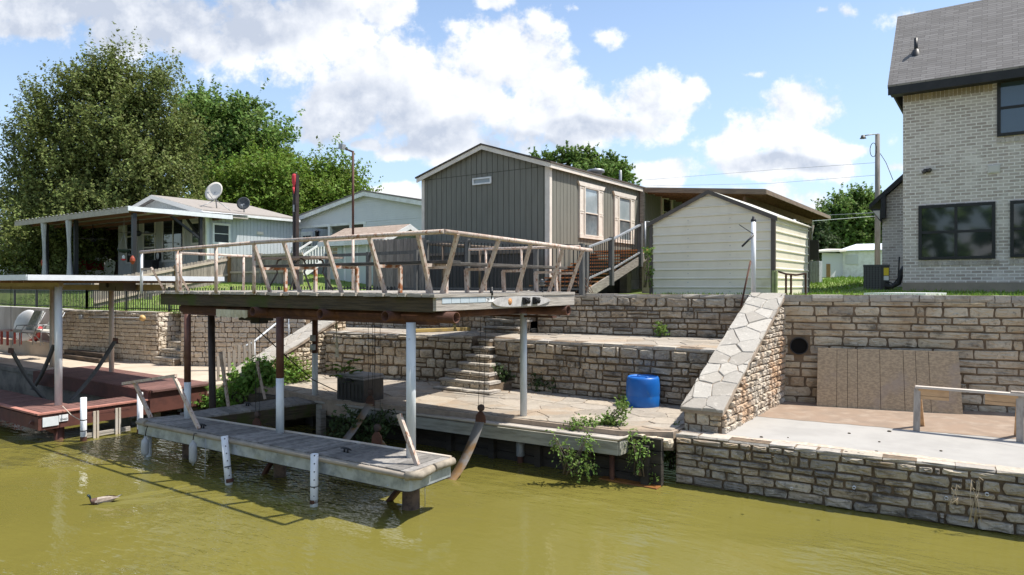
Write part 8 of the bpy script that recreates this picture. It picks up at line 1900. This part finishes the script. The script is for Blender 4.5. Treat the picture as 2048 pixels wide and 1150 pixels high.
bush('shrub', 'low yellow green weeds hugging the foot of the left sloped wall', [(600,748,36,14),(570,735,22,18)], 16.8, 150, 8, .22, .045, lm_lime, 22)
bush('ledge_plant', 'tangle of green and yellow weeds overgrowing the right end of the back walkway', [(1180,850,44,14),(1225,845,30,18),(1150,858,30,10),(1245,818,14,16)], 11.6, 330, 7, .10, .026, lm_vine, 23, flat=1.1, shell=.7)
bush('ledge_plant', 'small weed clump growing at the foot of the blue barrel', [(1246,812,10,14)], 13.6, 60, 8, .14, .032, lm_vine, 24)
bush('wall_plant', 'dark green weed at the foot of the terrace wall right of the stone steps', [(1003,758,14,18),(988,772,16,8)], 15.6, 90, 8, .18, .04, lm_dark, 25)
bush('wall_plant', 'dark green fern clump at the foot of the terrace wall behind the slender white post', [(1110,772,20,16),(1075,765,10,14)], 15.2, 110, 8, .2, .04, lm_dark, 26)
bush('wall_plant', 'small sprig growing out of the upper terrace wall below the cream shed', [(1322,660,10,12)], 16.2, 40, 7, .12, .035, lm_vine, 27)
bush('hanging_vine', 'vine with pale leaves hanging from the right end of the back walkway', [(1140,905,14,34),(1165,930,22,18),(1110,880,8,22),(1175,880,8,30)], 10.95, 95, 7, .16, .028, lm_vine, 28, up=-.5, droop=.4)
bush('hanging_vine', 'vine hanging down the dark bulkhead beside the rust coloured steel pile', [(1278,900,16,34),(1262,870,10,16),(1300,940,20,10)], 10.9, 75, 7, .16, .028, lm_vine, 29, up=-.4, droop=.3)
bush('hanging_vine', 'strand of ivy climbing the left end of the lower grey stone wall', [(1348,890,7,38),(1338,915,8,20)], 11.6, 90, 7, .12, .034, lm_vine, 30)
bush('hanging_vine', 'dark tangled plant growing under the back walkway below the storage box', [(700,850,34,30),(740,858,26,20),(770,845,14,16)], 13.2, 260, 8, .2, .042, lm_dark, 31, up=-.1)
bush('hanging_vine', 'ivy strand climbing the pier at the left edge of the cream shed', [(1297,545,4,30),(1296,505,7,8)], 17.6, 60, 7, .12, .035, lm_vine, 32)
# young sumac beside the storage box: compound leaves on one stem
c = at(690, 800, z=ZL); t = thing('sapling', 'young tree sapling with feathered compound leaves beside the black storage box', 'sapling', tuple(c)); m = MB(); top = c+V(-.03, 0, .70); m.tube([c, c+V(.02, 0, .4), top], [.012, .009, .005], 6); pts = []; nbs = []
rr = random.Random(5)
for k in range(9):
    a = k*2.4; b = c.lerp(top, .45+.6*k/9); e = b + V(math.cos(a)*.34, math.sin(a)*.34, rr.uniform(.0, .14)); m.tube([b, b.lerp(e, .5)+V(0, 0, .05), e], [.005, .004, .002], 4)
    s = (e-b).normalized().cross(V(0, 0, 1)).normalized()
    for q in range(2, 9):
        w = b.lerp(e, q/8)+V(0, 0, .05*math.sin(q/8*math.pi))
        for sg_ in (-1, 1):
            for u_ in (.4, .8): pts.append(tuple(w+s*sg_*.075*u_)); nbs.append((0, -.2, 1))
m.build('stem', bark, t); leaf_mesh('foliage', np.array(pts), np.array(nbs)*3, .05, np.random.default_rng(2), lm_bush, t)
# dry stalks by the water wall, small weed on the slab edge
for k, (px, tp, bt, lab) in enumerate(((1950, 952, 1045, 'tall dry straw stalks at the foot of the lower grey wall, taller clump'), (1908, 968, 1010, 'short dry straw stalks at the lower grey wall, left of a taller clump'))):
    m = MB(); rr = random.Random(40+k); y_ = A0.lerp(A1, .5).y
    for q in range(7):
        b0 = at(px+rr.uniform(-14, 14), bt, Y=y_-.16-.03*q); t0 = at(px+rr.uniform(-10, 10), tp+rr.uniform(0, 40), Y=y_-.2); m.tube([b0, b0.lerp(t0, .6)+V(rr.uniform(-.03, .03), 0, .02), t0, t0+V(rr.uniform(-.04, .05), 0, -.04)], [.004, .003, .0025, .006], 5)
    tag(m.build('dry_stalks', mat('dry_straw', (0.46, 0.38, 0.27), (0.36, 0.29, 0.20), rough=.9)), lab, 'dry grass')
bush('slab_weed', 'tiny green weed in the dirt along the slab edge', [(1745,900,10,6)], 10.9, 30, 6, .06, .018, lm_vine, 45, stems=False)
# grass: blades on the lawn near the walls and beyond, one mass
rng = np.random.default_rng(9); n = 46000; X = np.empty(n); Y = np.empty(n)
half = n//2
X[:half] = rng.uniform(-7, 10, half); s = rng.uniform(0, 1, half)**1.6*30; 
Y[:half] = np.array([yf(x) for x in X[:half]]) + .1 + s
X[half:] = rng.uniform(-36, -14.5, n-half); s2 = rng.uniform(0, 1, n-half)**1.4*12; Y[half:] = np.array([yf(x) for x in X[half:]]) + .05 + s2
keep = ~(((X > HX0-.1) & (X < HX1+.1) & (Y > SY0-.1) & (Y < HY1)) | ((X > bx0-1.5) & (Y > BY-.2)) | ((Y > 40.8) & (Y < 46.6)) | ((X < hx1+.2) & (Y > py0-.1)))
X, Y = X[keep], Y[keep]; n = len(X); Z = np.array([gz(x, y) for x, y in zip(X, Y)])
hgt = rng.uniform(.03, .10, n)*(1 + .04*np.maximum(0, Y-18)); ang = rng.uniform(0, 6.28, n); w = .012*(1+.06*np.maximum(0, Y-16)); lx, ly = rng.normal(0, .03, n), rng.normal(0, .03, n)
v = np.stack([np.stack([X-np.cos(ang)*w, Y-np.sin(ang)*w, Z-.01], 1), np.stack([X+np.cos(ang)*w, Y+np.sin(ang)*w, Z-.01], 1), np.stack([X+lx, Y+ly, Z+hgt], 1)], 1).reshape(-1, 3)
me = bpy.data.meshes.new('grass'); me.vertices.add(n*3); me.vertices.foreach_set('co', v.astype(np.float32).ravel()); me.loops.add(n*3); me.loops.foreach_set('vertex_index', np.arange(n*3, dtype=np.int32)); me.polygons.add(n); me.polygons.foreach_set('loop_start', np.arange(0, n*3, 3, dtype=np.int32)); me.polygons.foreach_set('loop_total', np.full(n, 3, dtype=np.int32)); me.materials.append(leaf_mat('grass_blade', (0.17, 0.26, 0.04), .4)); me.update(calc_edges=True)
o = bpy.data.objects.new('grass', me); COL.objects.link(o); o['kind'] = 'stuff'; o['label'] = 'sunlit lawn grass on the bank above the stone walls'
# dry bramble at the deck corner near the stairs
m = MB(); rr = random.Random(55); c = at(1170, 578, Y=15.2)
for q in range(14): e = c+V(rr.uniform(-.6, .5), rr.uniform(-.2, .2), rr.uniform(.0, .4)); m.tube([c+V(rr.uniform(-.3, .3), 0, -.1), c.lerp(e, .6)+V(0, 0, .12), e], [.008, .006, .003], 5)
tag(m.build('dry_brush', mat('dry_brush_twig', (0.16, 0.09, 0.06), rough=.9)), 'tangle of dry brown twigs at the foot of the porch stairs', 'dry brush')
# leaf litter along the foot of the walls on the ledge and terrace
rng = np.random.default_rng(31); n = 900; t_ = rng.uniform(0, 1, n); q = np.where(rng.uniform(0, 1, n) < .6, 0, 1); pts = []
for a, k in zip(t_, q):
    l = (D0.lerp(D1, a), G0.lerp(G1, a))[k]; pts.append((l.x, l.y - .06 - abs(rng.normal(0, .22)), ZL+.008))
o = leaf_mesh('leaf_litter', np.array(pts), np.tile([0, 0, 6.0], (n, 1)), .035, rng, leaf_mat('dry_leaf', (0.22, 0.14, 0.07), .5, .1), None, (-9, 12, ZL)); o['kind'] = 'stuff'; o['label'] = 'dry leaf litter at the foot of the terrace walls'

a = at(822, 664, z=ZT+.02); b = at(940, 660, z=ZT+.02); m = MB(); m.beam(a+V(0, 0, .03), b+V(0, 0, .03), .12, .09); tag(m.build('yellow_beam', mat('yellow_weathered_beam', (0.42, 0.30, 0.10), (0.28, 0.21, 0.10), rough=.8, scale=4), bevel=.01), 'yellow weathered beam lying on the terrace paving under the raised deck', 'beam')
